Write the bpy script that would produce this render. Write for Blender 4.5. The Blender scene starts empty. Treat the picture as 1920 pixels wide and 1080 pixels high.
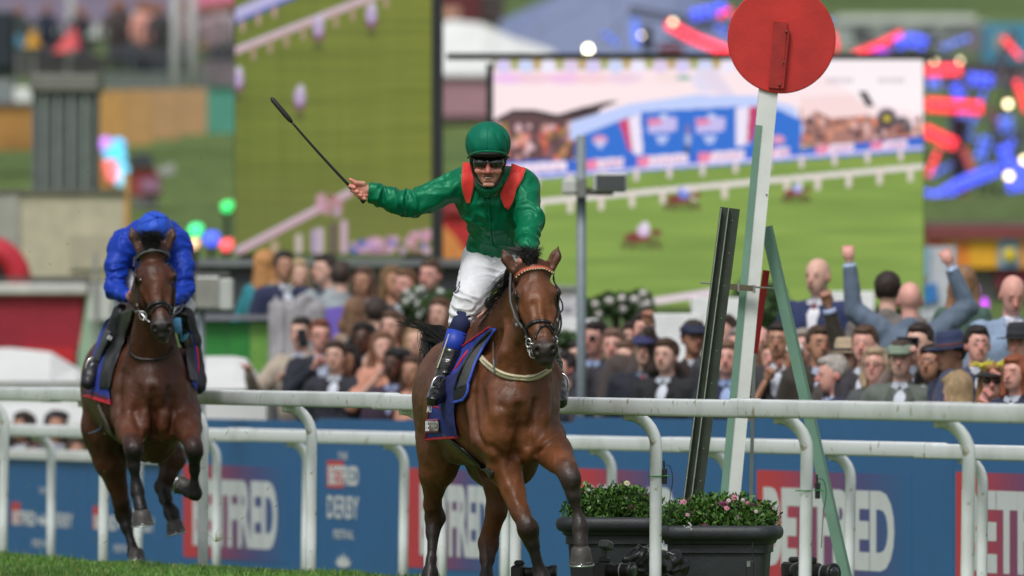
import bpy, math, random
import numpy as np
from mathutils import Vector, Matrix, Euler
random.seed(7); rng = np.random.default_rng(7)
sc = bpy.context.scene
C = sc.collection
# ------------------------------------------------------------------ camera
FPX = 21333.3                       # focal length in pixels of the 1920 px wide photograph (400 mm lens)
CAMZ = 1.38; HY = 650.0             # camera height and the row of the horizon
cd = bpy.data.cameras.new('camera'); cam = bpy.data.objects.new('camera', cd); C.objects.link(cam)
cam.location = (0, 0, CAMZ); cam.rotation_euler = (math.radians(90), 0, 0)
cd.lens = 400; cd.sensor_width = 36; cd.shift_y = (HY - 540) / 1920
cd.clip_start = 1; cd.clip_end = 4000
cd.dof.use_dof = True; cd.dof.focus_distance = 64.1; cd.dof.aperture_fstop = 3.25
sc.camera = cam
# ------------------------------------------------------------------ light: overcast
w = bpy.data.worlds.new('World'); sc.world = w; w.use_nodes = True
nt = w.node_tree; bg = nt.nodes['Background']
sky = nt.nodes.new('ShaderNodeTexSky'); sky.sky_type = 'NISHITA'; sky.sun_disc = False
sky.sun_elevation = math.radians(55); sky.sun_rotation = math.radians(200); sky.dust_density = 4; sky.air_density = 1.0
hsv = nt.nodes.new('ShaderNodeHueSaturation'); hsv.inputs['Saturation'].default_value = 0.25
nt.links.new(sky.outputs[0], hsv.inputs['Color']); nt.links.new(hsv.outputs[0], bg.inputs[0])
bg.inputs[1].default_value = 0.102
sd = bpy.data.lights.new('sun', 'SUN'); so = bpy.data.objects.new('sun', sd); C.objects.link(so)
sd.energy = 1.6; sd.angle = math.radians(16); sd.color = (1, .97, .93)
# sky sun_rotation is clockwise from +Y: direction to the sun
_e, _r = math.radians(55), math.radians(200)
_d = Vector((math.sin(_r) * math.cos(_e), math.cos(_r) * math.cos(_e), math.sin(_e)))
so.rotation_euler = _d.to_track_quat('Z', 'Y').to_euler()
sc.view_settings.view_transform = 'Standard'; sc.view_settings.look = 'None'
sc.view_settings.gamma = 1; sc.view_settings.exposure = 0.1; sc.view_settings.use_curve_mapping = False
# ------------------------------------------------------------------ helpers
def S(r, g, b):
    return tuple((c / 255 / 12.92 if c / 255 <= .04045 else ((c / 255 + .055) / 1.055) ** 2.4) for c in (r, g, b))
def P(px, py, Y): return np.array([(px - 960) * Y / FPX, Y, CAMZ - (py - HY) * Y / FPX])
_mats = {}
def mat(name, col, rough=.6, var=.12, scale=6, bump=0.0, bscale=40, metal=0, coat=0, emit=None, vcol=False, sheen=0, stretch=None, trans=0, spec=.5):
    key = (name, col, rough)
    if key in _mats: return _mats[key]
    m = bpy.data.materials.new(name); m.use_nodes = True; n = m.node_tree.nodes; l = m.node_tree.links
    b = n['Principled BSDF']
    tc = n.new('ShaderNodeTexCoord'); mp = n.new('ShaderNodeMapping'); l.new(tc.outputs['Object'], mp.inputs[0])
    if stretch: mp.inputs['Scale'].default_value = stretch
    no = n.new('ShaderNodeTexNoise'); no.inputs['Scale'].default_value = scale; no.inputs['Detail'].default_value = 5
    l.new(mp.outputs[0], no.inputs['Vector'])
    mr = n.new('ShaderNodeMapRange'); mr.inputs['From Min'].default_value = .3; mr.inputs['From Max'].default_value = .7
    mr.inputs['To Min'].default_value = 1 - var; mr.inputs['To Max'].default_value = 1 + var
    l.new(no.outputs['Fac'], mr.inputs['Value'])
    mx = n.new('ShaderNodeVectorMath'); mx.operation = 'SCALE'
    if vcol:
        a = n.new('ShaderNodeAttribute'); a.attribute_name = 'Col'; l.new(a.outputs['Color'], mx.inputs[0])
    else: mx.inputs[0].default_value = col[:3]
    l.new(mr.outputs[0], mx.inputs['Scale']); l.new(mx.outputs[0], b.inputs['Base Color'])
    b.inputs['Roughness'].default_value = rough; b.inputs['Metallic'].default_value = metal
    b.inputs['Coat Weight'].default_value = coat; b.inputs['Coat Roughness'].default_value = .15
    b.inputs['Sheen Weight'].default_value = sheen; b.inputs['Specular IOR Level'].default_value = spec
    b.inputs['Transmission Weight'].default_value = trans
    if emit:
        b.inputs['Emission Strength'].default_value = emit
        if vcol: l.new(a.outputs['Color'], b.inputs['Emission Color'])
        else: b.inputs['Emission Color'].default_value = (*col[:3], 1)
    if bump:
        n2 = n.new('ShaderNodeTexNoise'); n2.inputs['Scale'].default_value = bscale; n2.inputs['Detail'].default_value = 4
        l.new(mp.outputs[0], n2.inputs['Vector'])
        bp = n.new('ShaderNodeBump'); bp.inputs['Strength'].default_value = bump; bp.inputs['Distance'].default_value = .02
        l.new(n2.outputs['Fac'], bp.inputs['Height']); l.new(bp.outputs[0], b.inputs['Normal'])
    _mats[key] = m; return m
def link_mesh(name, V, F, m, parent=None, smooth=False, colors=None):
    """V (n,3) local coordinates; F list/array of faces"""
    me = bpy.data.meshes.new(name)
    V = np.asarray(V, dtype=np.float32)
    if isinstance(F, np.ndarray) and F.ndim == 2:
        nf, k = F.shape
        me.vertices.add(len(V)); me.vertices.foreach_set('co', V.ravel())
        me.loops.add(nf * k); me.loops.foreach_set('vertex_index', F.astype(np.int32).ravel())
        me.polygons.add(nf); me.polygons.foreach_set('loop_start', np.arange(0, nf * k, k, dtype=np.int32))
        me.update(calc_edges=True)
    else:
        me.from_pydata([tuple(map(float, v)) for v in V], [], [tuple(map(int, f)) for f in F])
    if colors is not None:
        a = me.color_attributes.new('Col', 'FLOAT_COLOR', 'POINT')
        c = np.ones((len(V), 4), dtype=np.float32); c[:, :3] = colors
        a.data.foreach_set('color', c.ravel())
    if smooth: me.polygons.foreach_set('use_smooth', np.ones(len(me.polygons), dtype=bool))
    me.materials.append(m)
    o = bpy.data.objects.new(name, me); C.objects.link(o)
    if parent is not None: o.parent = parent
    return o
def thing(name, label, cat, loc=(0, 0, 0), rotz=0, group=None):
    o = bpy.data.objects.new(name, None); C.objects.link(o); o.location = loc; o.rotation_euler = (0, 0, rotz)
    o['label'] = label; o['category'] = cat; o.empty_display_size = .2
    if group: o['group'] = group
    return o
def tag(o, label, cat, group=None):
    o['label'] = label; o['category'] = cat
    if group: o['group'] = group
    return o
def struct(o, kind='structure'): o['kind'] = kind; return o
class MB:
    """collects shapes into one mesh"""
    def __init__(s): s.V = []; s.F = []
    def add(s, V, F):
        n = len(s.V); s.V += [tuple(map(float, v)) for v in V]; s.F += [tuple(i + n for i in f) for f in F]; return s
    def box(s, c, d, rot=None, bev=0.0):
        x, y, z = d[0] / 2, d[1] / 2, d[2] / 2
        if bev <= 0:
            V = [(sx * x, sy * y, sz * z) for sz in (-1, 1) for sy in (-1, 1) for sx in (-1, 1)]
            F = [(0, 2, 3, 1), (4, 5, 7, 6), (0, 1, 5, 4), (2, 6, 7, 3), (0, 4, 6, 2), (1, 3, 7, 5)]
        else:
            b = bev; V = []; F = []
            prof = [(-x + b, -y), (x - b, -y), (x, -y + b), (x, y - b), (x - b, y), (-x + b, y), (-x, y - b), (-x, -y + b)]
            lay = [(-z, b), (-z + b, 0), (z - b, 0), (z, b)]
            for zz, ins in lay:
                for (px, py) in prof:
                    V.append((px * (x - ins) / x, py * (y - ins) / y, zz))
            for L in range(3):
                for i in range(8): j = (i + 1) % 8; F.append((L * 8 + i, L * 8 + j, L * 8 + 8 + j, L * 8 + 8 + i))
            F.append(tuple(range(7, -1, -1))); F.append(tuple(range(24, 32)))
        V = [Vector(v) for v in V]
        if rot is not None: V = [rot @ v for v in V]
        return s.add([v + Vector(c) for v in V], F)
    def tube(s, pts, r, n=10, cap=True, flat=None):
        pts = [Vector(map(float, p)) for p in pts]; rr = r if hasattr(r, '__len__') else [r] * len(pts)
        t = (pts[1] - pts[0]).normalized(); up = Vector((0, 0, 1)) if abs(t.z) < .9 else Vector((0, 1, 0))
        u = t.cross(up).normalized(); V = []; F = []
        for i, p in enumerate(pts):
            a = pts[max(i - 1, 0)]; b = pts[min(i + 1, len(pts) - 1)]; t = (b - a).normalized()
            u = (u - t * u.dot(t)).normalized(); v = t.cross(u)
            for k in range(n):
                an = 2 * math.pi * k / n; V.append(p + (u * math.cos(an) + v * math.sin(an)) * rr[i])
        for i in range(len(pts) - 1):
            for k in range(n):
                j = (k + 1) % n; F.append((i * n + k, i * n + j, (i + 1) * n + j, (i + 1) * n + k))
        if cap: F.append(tuple(range(n - 1, -1, -1))); F.append(tuple(range((len(pts) - 1) * n, len(pts) * n)))
        return s.add(V, F)
    def lathe(s, prof, c=(0, 0, 0), n=20, sx=1, sy=1):
        V = []; F = []
        for (r, z) in prof:
            for k in range(n): an = 2 * math.pi * k / n; V.append((c[0] + r * math.cos(an) * sx, c[1] + r * math.sin(an) * sy, c[2] + z))
        for i in range(len(prof) - 1):
            for k in range(n): j = (k + 1) % n; F.append((i * n + k, i * n + j, (i + 1) * n + j, (i + 1) * n + k))
        F.append(tuple(range(n - 1, -1, -1))); F.append(tuple(range((len(prof) - 1) * n, len(prof) * n)))
        return s.add(V, F)
    def prism(s, poly, y0, y1):
        """poly in (x,z), extruded along y"""
        n = len(poly); V = [(x, y0, z) for x, z in poly] + [(x, y1, z) for x, z in poly]
        a = sum(poly[i][0] * poly[(i + 1) % n][1] - poly[(i + 1) % n][0] * poly[i][1] for i in range(n))
        F = [tuple(range(n)), tuple(range(2 * n - 1, n - 1, -1))] + [(i, i + n, (i + 1) % n + n, (i + 1) % n) for i in range(n)]
        if a < 0: F = [tuple(reversed(f)) for f in F]
        return s.add(V, F)
    def sphere(s, c, r, n=12, m=8, sc_=(1, 1, 1)):
        V = [(c[0], c[1], c[2] - r * sc_[2])]; F = []
        for i in range(1, m):
            a = math.pi * i / m - math.pi / 2
            for k in range(n):
                b = 2 * math.pi * k / n; V.append((c[0] + r * sc_[0] * math.cos(a) * math.cos(b), c[1] + r * sc_[1] * math.cos(a) * math.sin(b), c[2] + r * sc_[2] * math.sin(a)))
        V.append((c[0], c[1], c[2] + r * sc_[2]))
        for k in range(n): F.append((0, 1 + (k + 1) % n, 1 + k))
        for i in range(m - 2):
            for k in range(n): j = (k + 1) % n; F.append((1 + i * n + k, 1 + i * n + j, 1 + (i + 1) * n + j, 1 + (i + 1) * n + k))
        t = len(V) - 1
        for k in range(n): F.append((t, 1 + (m - 2) * n + k, 1 + (m - 2) * n + (k + 1) % n))
        return s.add(V, F)
    def build(s, name, m, parent=None, smooth=False, origin=None):
        V = np.array(s.V)
        if origin is not None: V = V - np.array(origin)
        return link_mesh(name, V, s.F, m, parent, smooth)
def autosmooth(o, ang=40):
    me = o.data; me.polygons.foreach_set('use_smooth', np.ones(len(me.polygons), dtype=bool))
    try: me.set_sharp_from_angle(angle=math.radians(ang))
    except Exception: pass
    return o
# ---- value noise
_perm = rng.integers(0, 2**31, 4096)
def _h(i, j, k):
    v = (i * 73856093) ^ (j * 19349663) ^ (k * 83492791)
    return (_perm[v & 4095] % 10007) / 10007.0
def vnoise(Pt):
    Pt = np.asarray(Pt); f = np.floor(Pt).astype(np.int64); t = Pt - f; t = t * t * (3 - 2 * t)
    r = 0
    for a in (0, 1):
        for b in (0, 1):
            for c in (0, 1):
                wgt = (t[..., 0] if a else 1 - t[..., 0]) * (t[..., 1] if b else 1 - t[..., 1]) * (t[..., 2] if c else 1 - t[..., 2])
                r = r + wgt * _h(f[..., 0] + a, f[..., 1] + b, f[..., 2] + c)
    return r * 2 - 1
def fbm(Pt, o=3):
    r = 0; a = 1.0
    for i in range(o): r = r + a * vnoise(np.asarray(Pt) * 2**i + 17.3 * i); a *= .5
    return r
# ---- text
def text_mesh(s, height, width=None, bold=.0, depth=.004):
    cu = bpy.data.curves.new('t', 'FONT'); cu.body = s; cu.size = 1; cu.extrude = 0; cu.offset = bold; cu.resolution_u = 4
    to = bpy.data.objects.new('t', cu); C.objects.link(to); bpy.context.view_layer.update()
    me = bpy.data.meshes.new_from_object(to.evaluated_get(bpy.context.evaluated_depsgraph_get()))
    bpy.data.objects.remove(to); bpy.data.curves.remove(cu)
    n = len(me.vertices); co = np.zeros(n * 3, dtype=np.float32); me.vertices.foreach_get('co', co); co = co.reshape(-1, 3)
    F = [tuple(p.vertices) for p in me.polygons]; bpy.data.meshes.remove(me)
    lo = co.min(0); hi = co.max(0); co = (co - lo)
    hh = hi[1] - lo[1]; ww = hi[0] - lo[0]
    sx = (width / ww) if width else height / hh
    V = np.stack([co[:, 0] * sx, np.zeros(n), co[:, 1] * height / hh], 1)
    return V, F   # in x-z plane, facing -y, origin lower-left
# ------------------------------------------------------------------ SDF modelling
class rc:      # tapered capsule
    def __init__(s, a, b, ra, rb, k=.03, col=0, flat=None, op=1, reg=''):
        s.a = np.array(a, float); s.b = np.array(b, float); s.ra = ra; s.rb = rb; s.k = k; s.col = col; s.flat = flat; s.op = op; s.reg = reg
    def box(s):
        r = max(s.ra, s.rb); return np.minimum(s.a, s.b) - r, np.maximum(s.a, s.b) + r
    def d(s, X, inf=0):
        a, b = s.a, s.b; Pm = X - a
        if s.flat is not None:
            n, f = s.flat; n = np.asarray(n, float)
            Pm = Pm + (1 / f - 1) * (Pm @ n)[..., None] * n; ba = b - a; ba = ba + (1 / f - 1) * (ba @ n) * n
        else: ba = b - a
        t = np.clip((Pm @ ba) / (ba @ ba + 1e-12), 0, 1)
        q = Pm - t[..., None] * ba
        d = np.sqrt((q * q).sum(-1)) - (s.ra + (s.rb - s.ra) * t)
        if s.flat is not None and s.flat[1] < 1:   # correct the scale near the flattened side
            d = d * (.5 + .5 * s.flat[1])
        return d - inf
class el:      # ellipsoid
    def __init__(s, c, r, R=None, k=.03, col=0, op=1, reg=''):
        s.c = np.array(c, float); s.r = np.array(r, float); s.R = None if R is None else np.array(R); s.k = k; s.col = col; s.op = op; s.reg = reg
    def box(s):
        m = s.r.max() if s.R is not None else s.r; return s.c - m, s.c + m
    def d(s, X, inf=0):
        q = X - s.c
        if s.R is not None: q = q @ s.R
        k0 = np.sqrt(((q / s.r) ** 2).sum(-1)); k1 = np.sqrt(((q / s.r ** 2) ** 2).sum(-1)) + 1e-9
        return k0 * (k0 - 1) / k1 - inf
def rotz(a): c, s_ = math.cos(a), math.sin(a); return np.array([[c, -s_, 0], [s_, c, 0], [0, 0, 1]])
def align(z, x=(1, 0, 0)):
    z = np.array(z, float); z /= np.linalg.norm(z); x = np.array(x, float); x = x - z * (x @ z); x /= np.linalg.norm(x)
    return np.stack([x, np.cross(z, x), z], 1)
def comb(f, d, p):
    k = p.k
    if p.op == 1: h = np.maximum(k - np.abs(f - d), 0) / k; return np.minimum(f, d) - h * h * k * .25
    h = np.maximum(k - np.abs(f + d), 0) / k; return np.maximum(f, -d) + h * h * k * .25
def sdf(prims, X, inf=0):
    f = np.full(X.shape[:-1], 9.0)
    for p in prims: f = comb(f, p.d(X, inf if p.op == 1 else -inf), p)
    return f
_E = [(a, b) for a in range(8) for b in range(a + 1, 8) if bin(a ^ b).count('1') == 1]
def surfnet(F, lo, h):
    S_ = F < 0
    sh = [F[i:F.shape[0] - 1 + i, j:F.shape[1] - 1 + j, k:F.shape[2] - 1 + k] for i in (0, 1) for j in (0, 1) for k in (0, 1)]
    cnt = sum((x < 0).astype(np.int8) for x in sh)
    act = (cnt > 0) & (cnt < 8); idx = np.argwhere(act)
    vals = np.stack([x[act] for x in sh], 1)
    off = np.array([(i, j, k) for i in (0, 1) for j in (0, 1) for k in (0, 1)], float)
    pos = np.zeros((len(idx), 3)); c = np.zeros(len(idx))
    for a, b in _E:
        fa, fb = vals[:, a], vals[:, b]; m = (fa < 0) != (fb < 0)
        t = np.where(m, fa / np.where(m, fa - fb, 1), 0)
        pos += np.where(m[:, None], off[a] + t[:, None] * (off[b] - off[a]), 0); c += m
    V = (idx + pos / c[:, None]) * h + lo
    ID = np.full(act.shape, -1, dtype=np.int64); ID[act] = np.arange(len(idx))
    Q = []
    for ax in range(3):
        o1, o2 = [(1, 2), (2, 0), (0, 1)][ax]
        A = np.take(S_, range(0, S_.shape[ax] - 1), ax); B = np.take(S_, range(1, S_.shape[ax]), ax)
        e = np.argwhere(A != B); sg = A[tuple(e.T)]
        ok = (e[:, o1] >= 1) & (e[:, o2] >= 1) & (e[:, o1] < S_.shape[o1] - 1) & (e[:, o2] < S_.shape[o2] - 1)
        e = e[ok]; sg = sg[ok]
        def cell(da, db): q = e.copy(); q[:, o1] += da; q[:, o2] += db; return ID[tuple(q.T)]
        q = np.stack([cell(-1, -1), cell(0, -1), cell(0, 0), cell(-1, 0)], 1)
        q[~sg] = q[~sg][:, ::-1]; Q.append(q)
    Q = np.concatenate(Q); Q = Q[(Q >= 0).all(1)]
    return V, Q
def mesh_sdf(prims, h, inf=0.0, clip=None, extra=None, pad=.08):
    """clip: function X->field unioned by max (keeps clip<0)"""
    pos = [p for p in prims if p.op == 1]
    lo = np.min([p.box()[0] for p in pos], 0) - 4 * h - max(inf, 0) - .03; hi = np.max([p.box()[1] for p in pos], 0) + 4 * h + max(inf, 0) + .03
    n = np.ceil((hi - lo) / h).astype(int) + 1
    F = np.full(n, 5.0, dtype=np.float32)
    ax = [lo[i] + h * np.arange(n[i]) for i in range(3)]
    for p in prims:
        a, b = p.box(); pd = pad + max(inf, 0) + p.k
        i0 = np.clip(np.floor((a - pd - lo) / h).astype(int), 0, n - 1); i1 = np.clip(np.ceil((b + pd - lo) / h).astype(int) + 1, 1, n)
        if (i1 <= i0).any(): continue
        X = np.stack(np.meshgrid(*[ax[i][i0[i]:i1[i]] for i in range(3)], indexing='ij'), -1)
        sl = tuple(slice(i0[i], i1[i]) for i in range(3))
        F[sl] = comb(F[sl], p.d(X, inf if p.op == 1 else -inf), p)
    if clip is not None:
        X = np.stack(np.meshgrid(*ax, indexing='ij'), -1); F = np.maximum(F, clip(X))
    if extra is not None:
        X = np.stack(np.meshgrid(*ax, indexing='ij'), -1); F = F + extra(X)
    return surfnet(F, lo, h)
def vcols(V, prims, pal, soft=.012):
    W = np.zeros(len(V)); A = np.zeros((len(V), 3))
    for p in prims:
        if p.op != 1: continue
        w_ = np.exp(-np.clip(p.d(V) / soft, -6, 40)); W += w_; A += w_[:, None] * np.array(pal[p.col])
    return A / W[:, None]
def normals(V, prims, e=.004):
    g = np.stack([sdf(prims, V + np.eye(3)[i] * e) - sdf(prims, V - np.eye(3)[i] * e) for i in range(3)], -1)
    return g / (np.linalg.norm(g, axis=-1, keepdims=True) + 1e-9)
def snap(prims, pts, off=0.0, it=8):
    X = np.array(pts, float)
    for _ in range(it):
        f = sdf(prims, X); X = X - ((f - off) * .9)[:, None] * normals(X, prims)
    return X
def cast(prims, pts2d, y0, y1, off=0.0):
    """camera rays through pixels onto a surface; pixels that miss take the closest depth"""
    out = []
    for (px, py) in pts2d:
        ys = np.linspace(y0, y1, 260); X = np.array([P(px, py, y) for y in ys]); f = sdf(prims, X)
        hit = np.where(f < off)[0]
        i = hit[0] if len(hit) else int(np.argmin(f)); out.append(X[i])
    return np.array(out)
def spline(pts, n):
    pts = np.array(pts, float); m = len(pts); out = []
    for t in np.linspace(0, m - 1 - 1e-9, n):
        i = int(t); u = t - i; p0 = pts[max(i - 1, 0)]; p1 = pts[i]; p2 = pts[min(i + 1, m - 1)]; p3 = pts[min(i + 2, m - 1)]
        out.append(.5 * ((2 * p1) + (-p0 + p2) * u + (2 * p0 - 5 * p1 + 4 * p2 - p3) * u * u + (-p0 + 3 * p1 - 3 * p2 + p3) * u ** 3))
    return np.array(out)
def ribbon(pts, nrm, width, thick):
    """flat strap along pts with surface normals nrm"""
    pts = np.array(pts); n = len(pts); wd = width if hasattr(width, '__len__') else [width] * n
    V = []; F = []
    for i in range(n):
        t = pts[min(i + 1, n - 1)] - pts[max(i - 1, 0)]; t /= np.linalg.norm(t) + 1e-9
        N = nrm[i] / (np.linalg.norm(nrm[i]) + 1e-9); s_ = np.cross(t, N); s_ /= np.linalg.norm(s_) + 1e-9
        a = wd[i] / 2
        V += [pts[i] - s_ * a - N * thick / 2, pts[i] + s_ * a - N * thick / 2, pts[i] + s_ * a * .9 + N * thick / 2, pts[i] - s_ * a * .9 + N * thick / 2]
    for i in range(n - 1):
        for k in range(4): j = (k + 1) % 4; F.append((i * 4 + k, i * 4 + j, i * 4 + 4 + j, i * 4 + 4 + k))
    F.append((3, 2, 1, 0)); F.append(tuple((n - 1) * 4 + k for k in range(4)))
    return V, F
# ================================================================== SETTING
RA = np.array([-3.555, 79.0]); RB = np.array([2.493, 55.4]); RD = (RB - RA) / np.linalg.norm(RB - RA); RN = np.array([-RD[1], RD[0]])
if RN[0] < 0: RN = -RN
BA = np.array([-4.0, 88.9]); BB = np.array([3.117, 69.26])
AA = np.array([-2.213, 90.8]); AB = np.array([2.166, 77.0])
def on_line(px, A, B, off=0.0):
    D = (B - A) / np.linalg.norm(B - A); N = np.array([-D[1], D[0]]); N = N if N[0] > 0 else -N
    A = A + N * off; m = (px - 960) / FPX       # X = m*Y
    t = (m * A[1] - A[0]) / (D[0] - m * D[1]); q = A + D * t
    return q
AN = (AB - AA) / np.linalg.norm(AB - AA); AN = np.array([-AN[1], AN[0]]); AN = AN if AN[0] > 0 else -AN
def ground(X, Y):
    X = np.asarray(X, float); Y = np.asarray(Y, float)
    s = (X - RA[0]) * RN[0] + (Y - RA[1]) * RN[1]
    z = np.interp(s - np.interp(Y, [60, 68, 74, 90], [.3, .1, -.8, -1.1]), [-1e4, 0, .4, 1.3, 4.0, 1e4], [0, 0, -.07, -.30, -.42, -.42])
    d = (X - AA[0]) * AN[0] + (Y - AA[1]) * AN[1]          # distance behind the boards: the bank the spectators stand on
    z = z + np.where(s > 2.5, np.interp(d, [-1e4, .45, 3.1, 1e4], [0, 0, 1.02, 1.02]), 0)
    return z + np.maximum(0, np.interp(Y, [0, 125, 190, 205, 230, 262, 285, 300, 330, 400, 600, 1000, 3500], [0, .6, 4.6, 5.7, 6.7, 7.2, 8.6, 9.1, 10.4, 14.5, 30, 60, 200]) - .6)
# the ground sheet: dense near the rail, coarse to the hill
ss = np.concatenate([-np.geomspace(900, 3, 16), np.linspace(-2.5, 14, 67), 14 + np.geomspace(1, 1200, 34)])
tt = np.concatenate([-np.geomspace(3000, 62, 60), np.linspace(-60, 80, 141)])
SS, TT = np.meshgrid(ss, tt, indexing='ij')
GX = RA[0] + RN[0] * SS + RD[0] * TT; GY = RA[1] + RN[1] * SS + RD[1] * TT
GZ = ground(GX, GY); GZ = GZ + np.where(GY > 130, .25 * fbm(np.stack([GX / 9, GY / 9, GX * 0], -1)), 0) + .012 * fbm(np.stack([GX * 1.3, GY * 1.3, GX * 0], -1)) * (SS < 12)
ni, nj = SS.shape; idg = np.arange(ni * nj).reshape(ni, nj)
Fg = np.stack([idg[:-1, :-1], idg[:-1, 1:], idg[1:, 1:], idg[1:, :-1]], -1).reshape(-1, 4)
def turf_mat():
    m = bpy.data.materials.new('turf'); m.use_nodes = True; n = m.node_tree.nodes; l = m.node_tree.links; b = n['Principled BSDF']
    tc = n.new('ShaderNodeTexCoord')
    cols = []
    for sc_, c0, c1 in ((.06, (.05, .105, .022), (.125, .19, .04)), (3.0, (.6, .6, .6), (1.25, 1.25, 1.2)), (60.0, (.55, .55, .5), (1.4, 1.4, 1.3))):
        no = n.new('ShaderNodeTexNoise'); no.inputs['Scale'].default_value = sc_; no.inputs['Detail'].default_value = 6; l.new(tc.outputs['Object'], no.inputs['Vector'])
        cr = n.new('ShaderNodeValToRGB'); cr.color_ramp.elements[0].position = .35; cr.color_ramp.elements[1].position = .65
        cr.color_ramp.elements[0].color = (*c0, 1); cr.color_ramp.elements[1].color = (*c1, 1); l.new(no.outputs['Fac'], cr.inputs[0]); cols.append(cr)
    v = cols[0].outputs[0]
    for k in (1, 2):
        mu = n.new('ShaderNodeVectorMath'); mu.operation = 'MULTIPLY'; l.new(v, mu.inputs[0]); l.new(cols[k].outputs[0], mu.inputs[1]); v = mu.outputs[0]
    l.new(v, b.inputs['Base Color']); b.inputs['Roughness'].default_value = .9; return m
gr = link_mesh('ground', np.stack([GX, GY, GZ], -1).reshape(-1, 3), Fg, turf_mat(), None, True); struct(gr)
if gr.data.polygons[0].normal.z < 0: gr.data.flip_normals()
# grass blades along the crest that the camera sees edge-on
nb = 150000
bs = rng.uniform(-3.6, .6, nb); bt = rng.uniform(-2.5, 22, nb)
bx = RA[0] + RN[0] * bs + RD[0] * bt; by = RA[1] + RN[1] * bs + RD[1] * bt; bz = ground(bx, by) - .005
ang = rng.uniform(0, math.pi, nb); hgt = rng.uniform(.014, .040, nb) * (1 + .6 * fbm(np.stack([bx * 3, by * 2, bx * 0], -1))) * np.where(rng.random(nb) < .02, 1.7, 1); wd = rng.uniform(.002, .0045, nb); ln = rng.uniform(-.02, .02, (nb, 2))
V = np.zeros((nb, 5, 3)); dx = np.cos(ang) * wd; dy = np.sin(ang) * wd
V[:, 0] = np.stack([bx - dx, by - dy, bz], 1); V[:, 1] = np.stack([bx + dx, by + dy, bz], 1)
V[:, 2] = np.stack([bx + dx * .7 + ln[:, 0] * .4, by + dy * .7 + ln[:, 1] * .4, bz + hgt * .6], 1); V[:, 3] = np.stack([bx - dx * .7 + ln[:, 0] * .4, by - dy * .7 + ln[:, 1] * .4, bz + hgt * .6], 1)
V[:, 4] = np.stack([bx + ln[:, 0], by + ln[:, 1], bz + hgt], 1)
base = np.arange(nb)[:, None] * 5
T3 = np.concatenate([base + np.array([[0, 1, 2]]), base + np.array([[0, 2, 3]]), base + np.array([[3, 2, 4]])])
gcol = np.array([.085, .20, .028]) * (1 + .55 * (rng.random((nb, 1)) - .5)) * (1 + .4 * fbm(np.stack([bx * 1.4, by * 1.4, bx * 0], -1)))[:, None]
gcol = np.where(rng.random((nb, 1)) < .06, np.array([.28, .26, .10]), gcol)
go = link_mesh('grass', V.reshape(-1, 3), T3, mat('grass_blade', (1, 1, 1), .55, .1, 30, vcol=True), None, False, np.repeat(np.clip(gcol, .01, .6), 5, 0))
struct(go, 'stuff'); go['label'] = 'short green racecourse grass along the running rail'; 
# ------------------------------------------------------------------ running rails
def rail_paint():
    m = bpy.data.materials.new('rail_paint'); m.use_nodes = True; n = m.node_tree.nodes; l = m.node_tree.links; b = n['Principled BSDF']
    tc = n.new('ShaderNodeTexCoord'); no = n.new('ShaderNodeTexNoise'); no.inputs['Scale'].default_value = 2.2; no.inputs['Detail'].default_value = 7; l.new(tc.outputs['Object'], no.inputs['Vector'])
    cr = n.new('ShaderNodeValToRGB'); e = cr.color_ramp.elements; e[0].position = .28; e[0].color = (.62, .67, .65, 1); e[1].position = .52; e[1].color = (.82, .87, .89, 1); l.new(no.outputs['Fac'], cr.inputs[0])
    # dull green mixed in where the surface faces down: lower edge of beam and posts
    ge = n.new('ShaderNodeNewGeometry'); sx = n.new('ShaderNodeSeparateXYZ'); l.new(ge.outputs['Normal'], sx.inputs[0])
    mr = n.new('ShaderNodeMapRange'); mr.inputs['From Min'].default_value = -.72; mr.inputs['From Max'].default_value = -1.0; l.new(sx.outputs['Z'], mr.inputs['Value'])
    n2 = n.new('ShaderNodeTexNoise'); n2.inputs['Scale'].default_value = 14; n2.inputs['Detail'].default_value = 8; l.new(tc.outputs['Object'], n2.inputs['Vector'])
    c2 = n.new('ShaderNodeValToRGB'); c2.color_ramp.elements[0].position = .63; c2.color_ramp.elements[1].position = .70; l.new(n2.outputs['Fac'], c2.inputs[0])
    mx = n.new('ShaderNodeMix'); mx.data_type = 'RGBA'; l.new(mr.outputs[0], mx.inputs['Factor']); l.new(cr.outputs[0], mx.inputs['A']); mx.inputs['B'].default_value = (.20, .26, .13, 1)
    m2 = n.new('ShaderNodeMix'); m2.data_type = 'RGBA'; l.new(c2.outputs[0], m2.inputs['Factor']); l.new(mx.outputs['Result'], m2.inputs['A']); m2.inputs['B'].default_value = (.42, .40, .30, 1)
    l.new(m2.outputs['Result'], b.inputs['Base Color']); b.inputs['Roughness'].default_value = .26; return m
RAILM = rail_paint()
RUST = mat('rust_stain', (.32, .17, .08), .8)
def rail_section(A, B, z, th, joint=True):
    """one beam section, rounded oval, A->B"""
    d = Vector((*(B - A), 0)).normalized(); nrm = Vector((-d.y, d.x, 0)); hw = .052; hh = th / 2
    prof = []
    for k in range(20):
        a = 2 * math.pi * k / 20; c_, s_ = math.cos(a), math.sin(a); e = .34
        prof.append((hw * abs(c_) ** e * (1 if c_ > 0 else -1), hh * abs(s_) ** e * (1 if s_ > 0 else -1)))
    return d, nrm, prof
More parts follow.
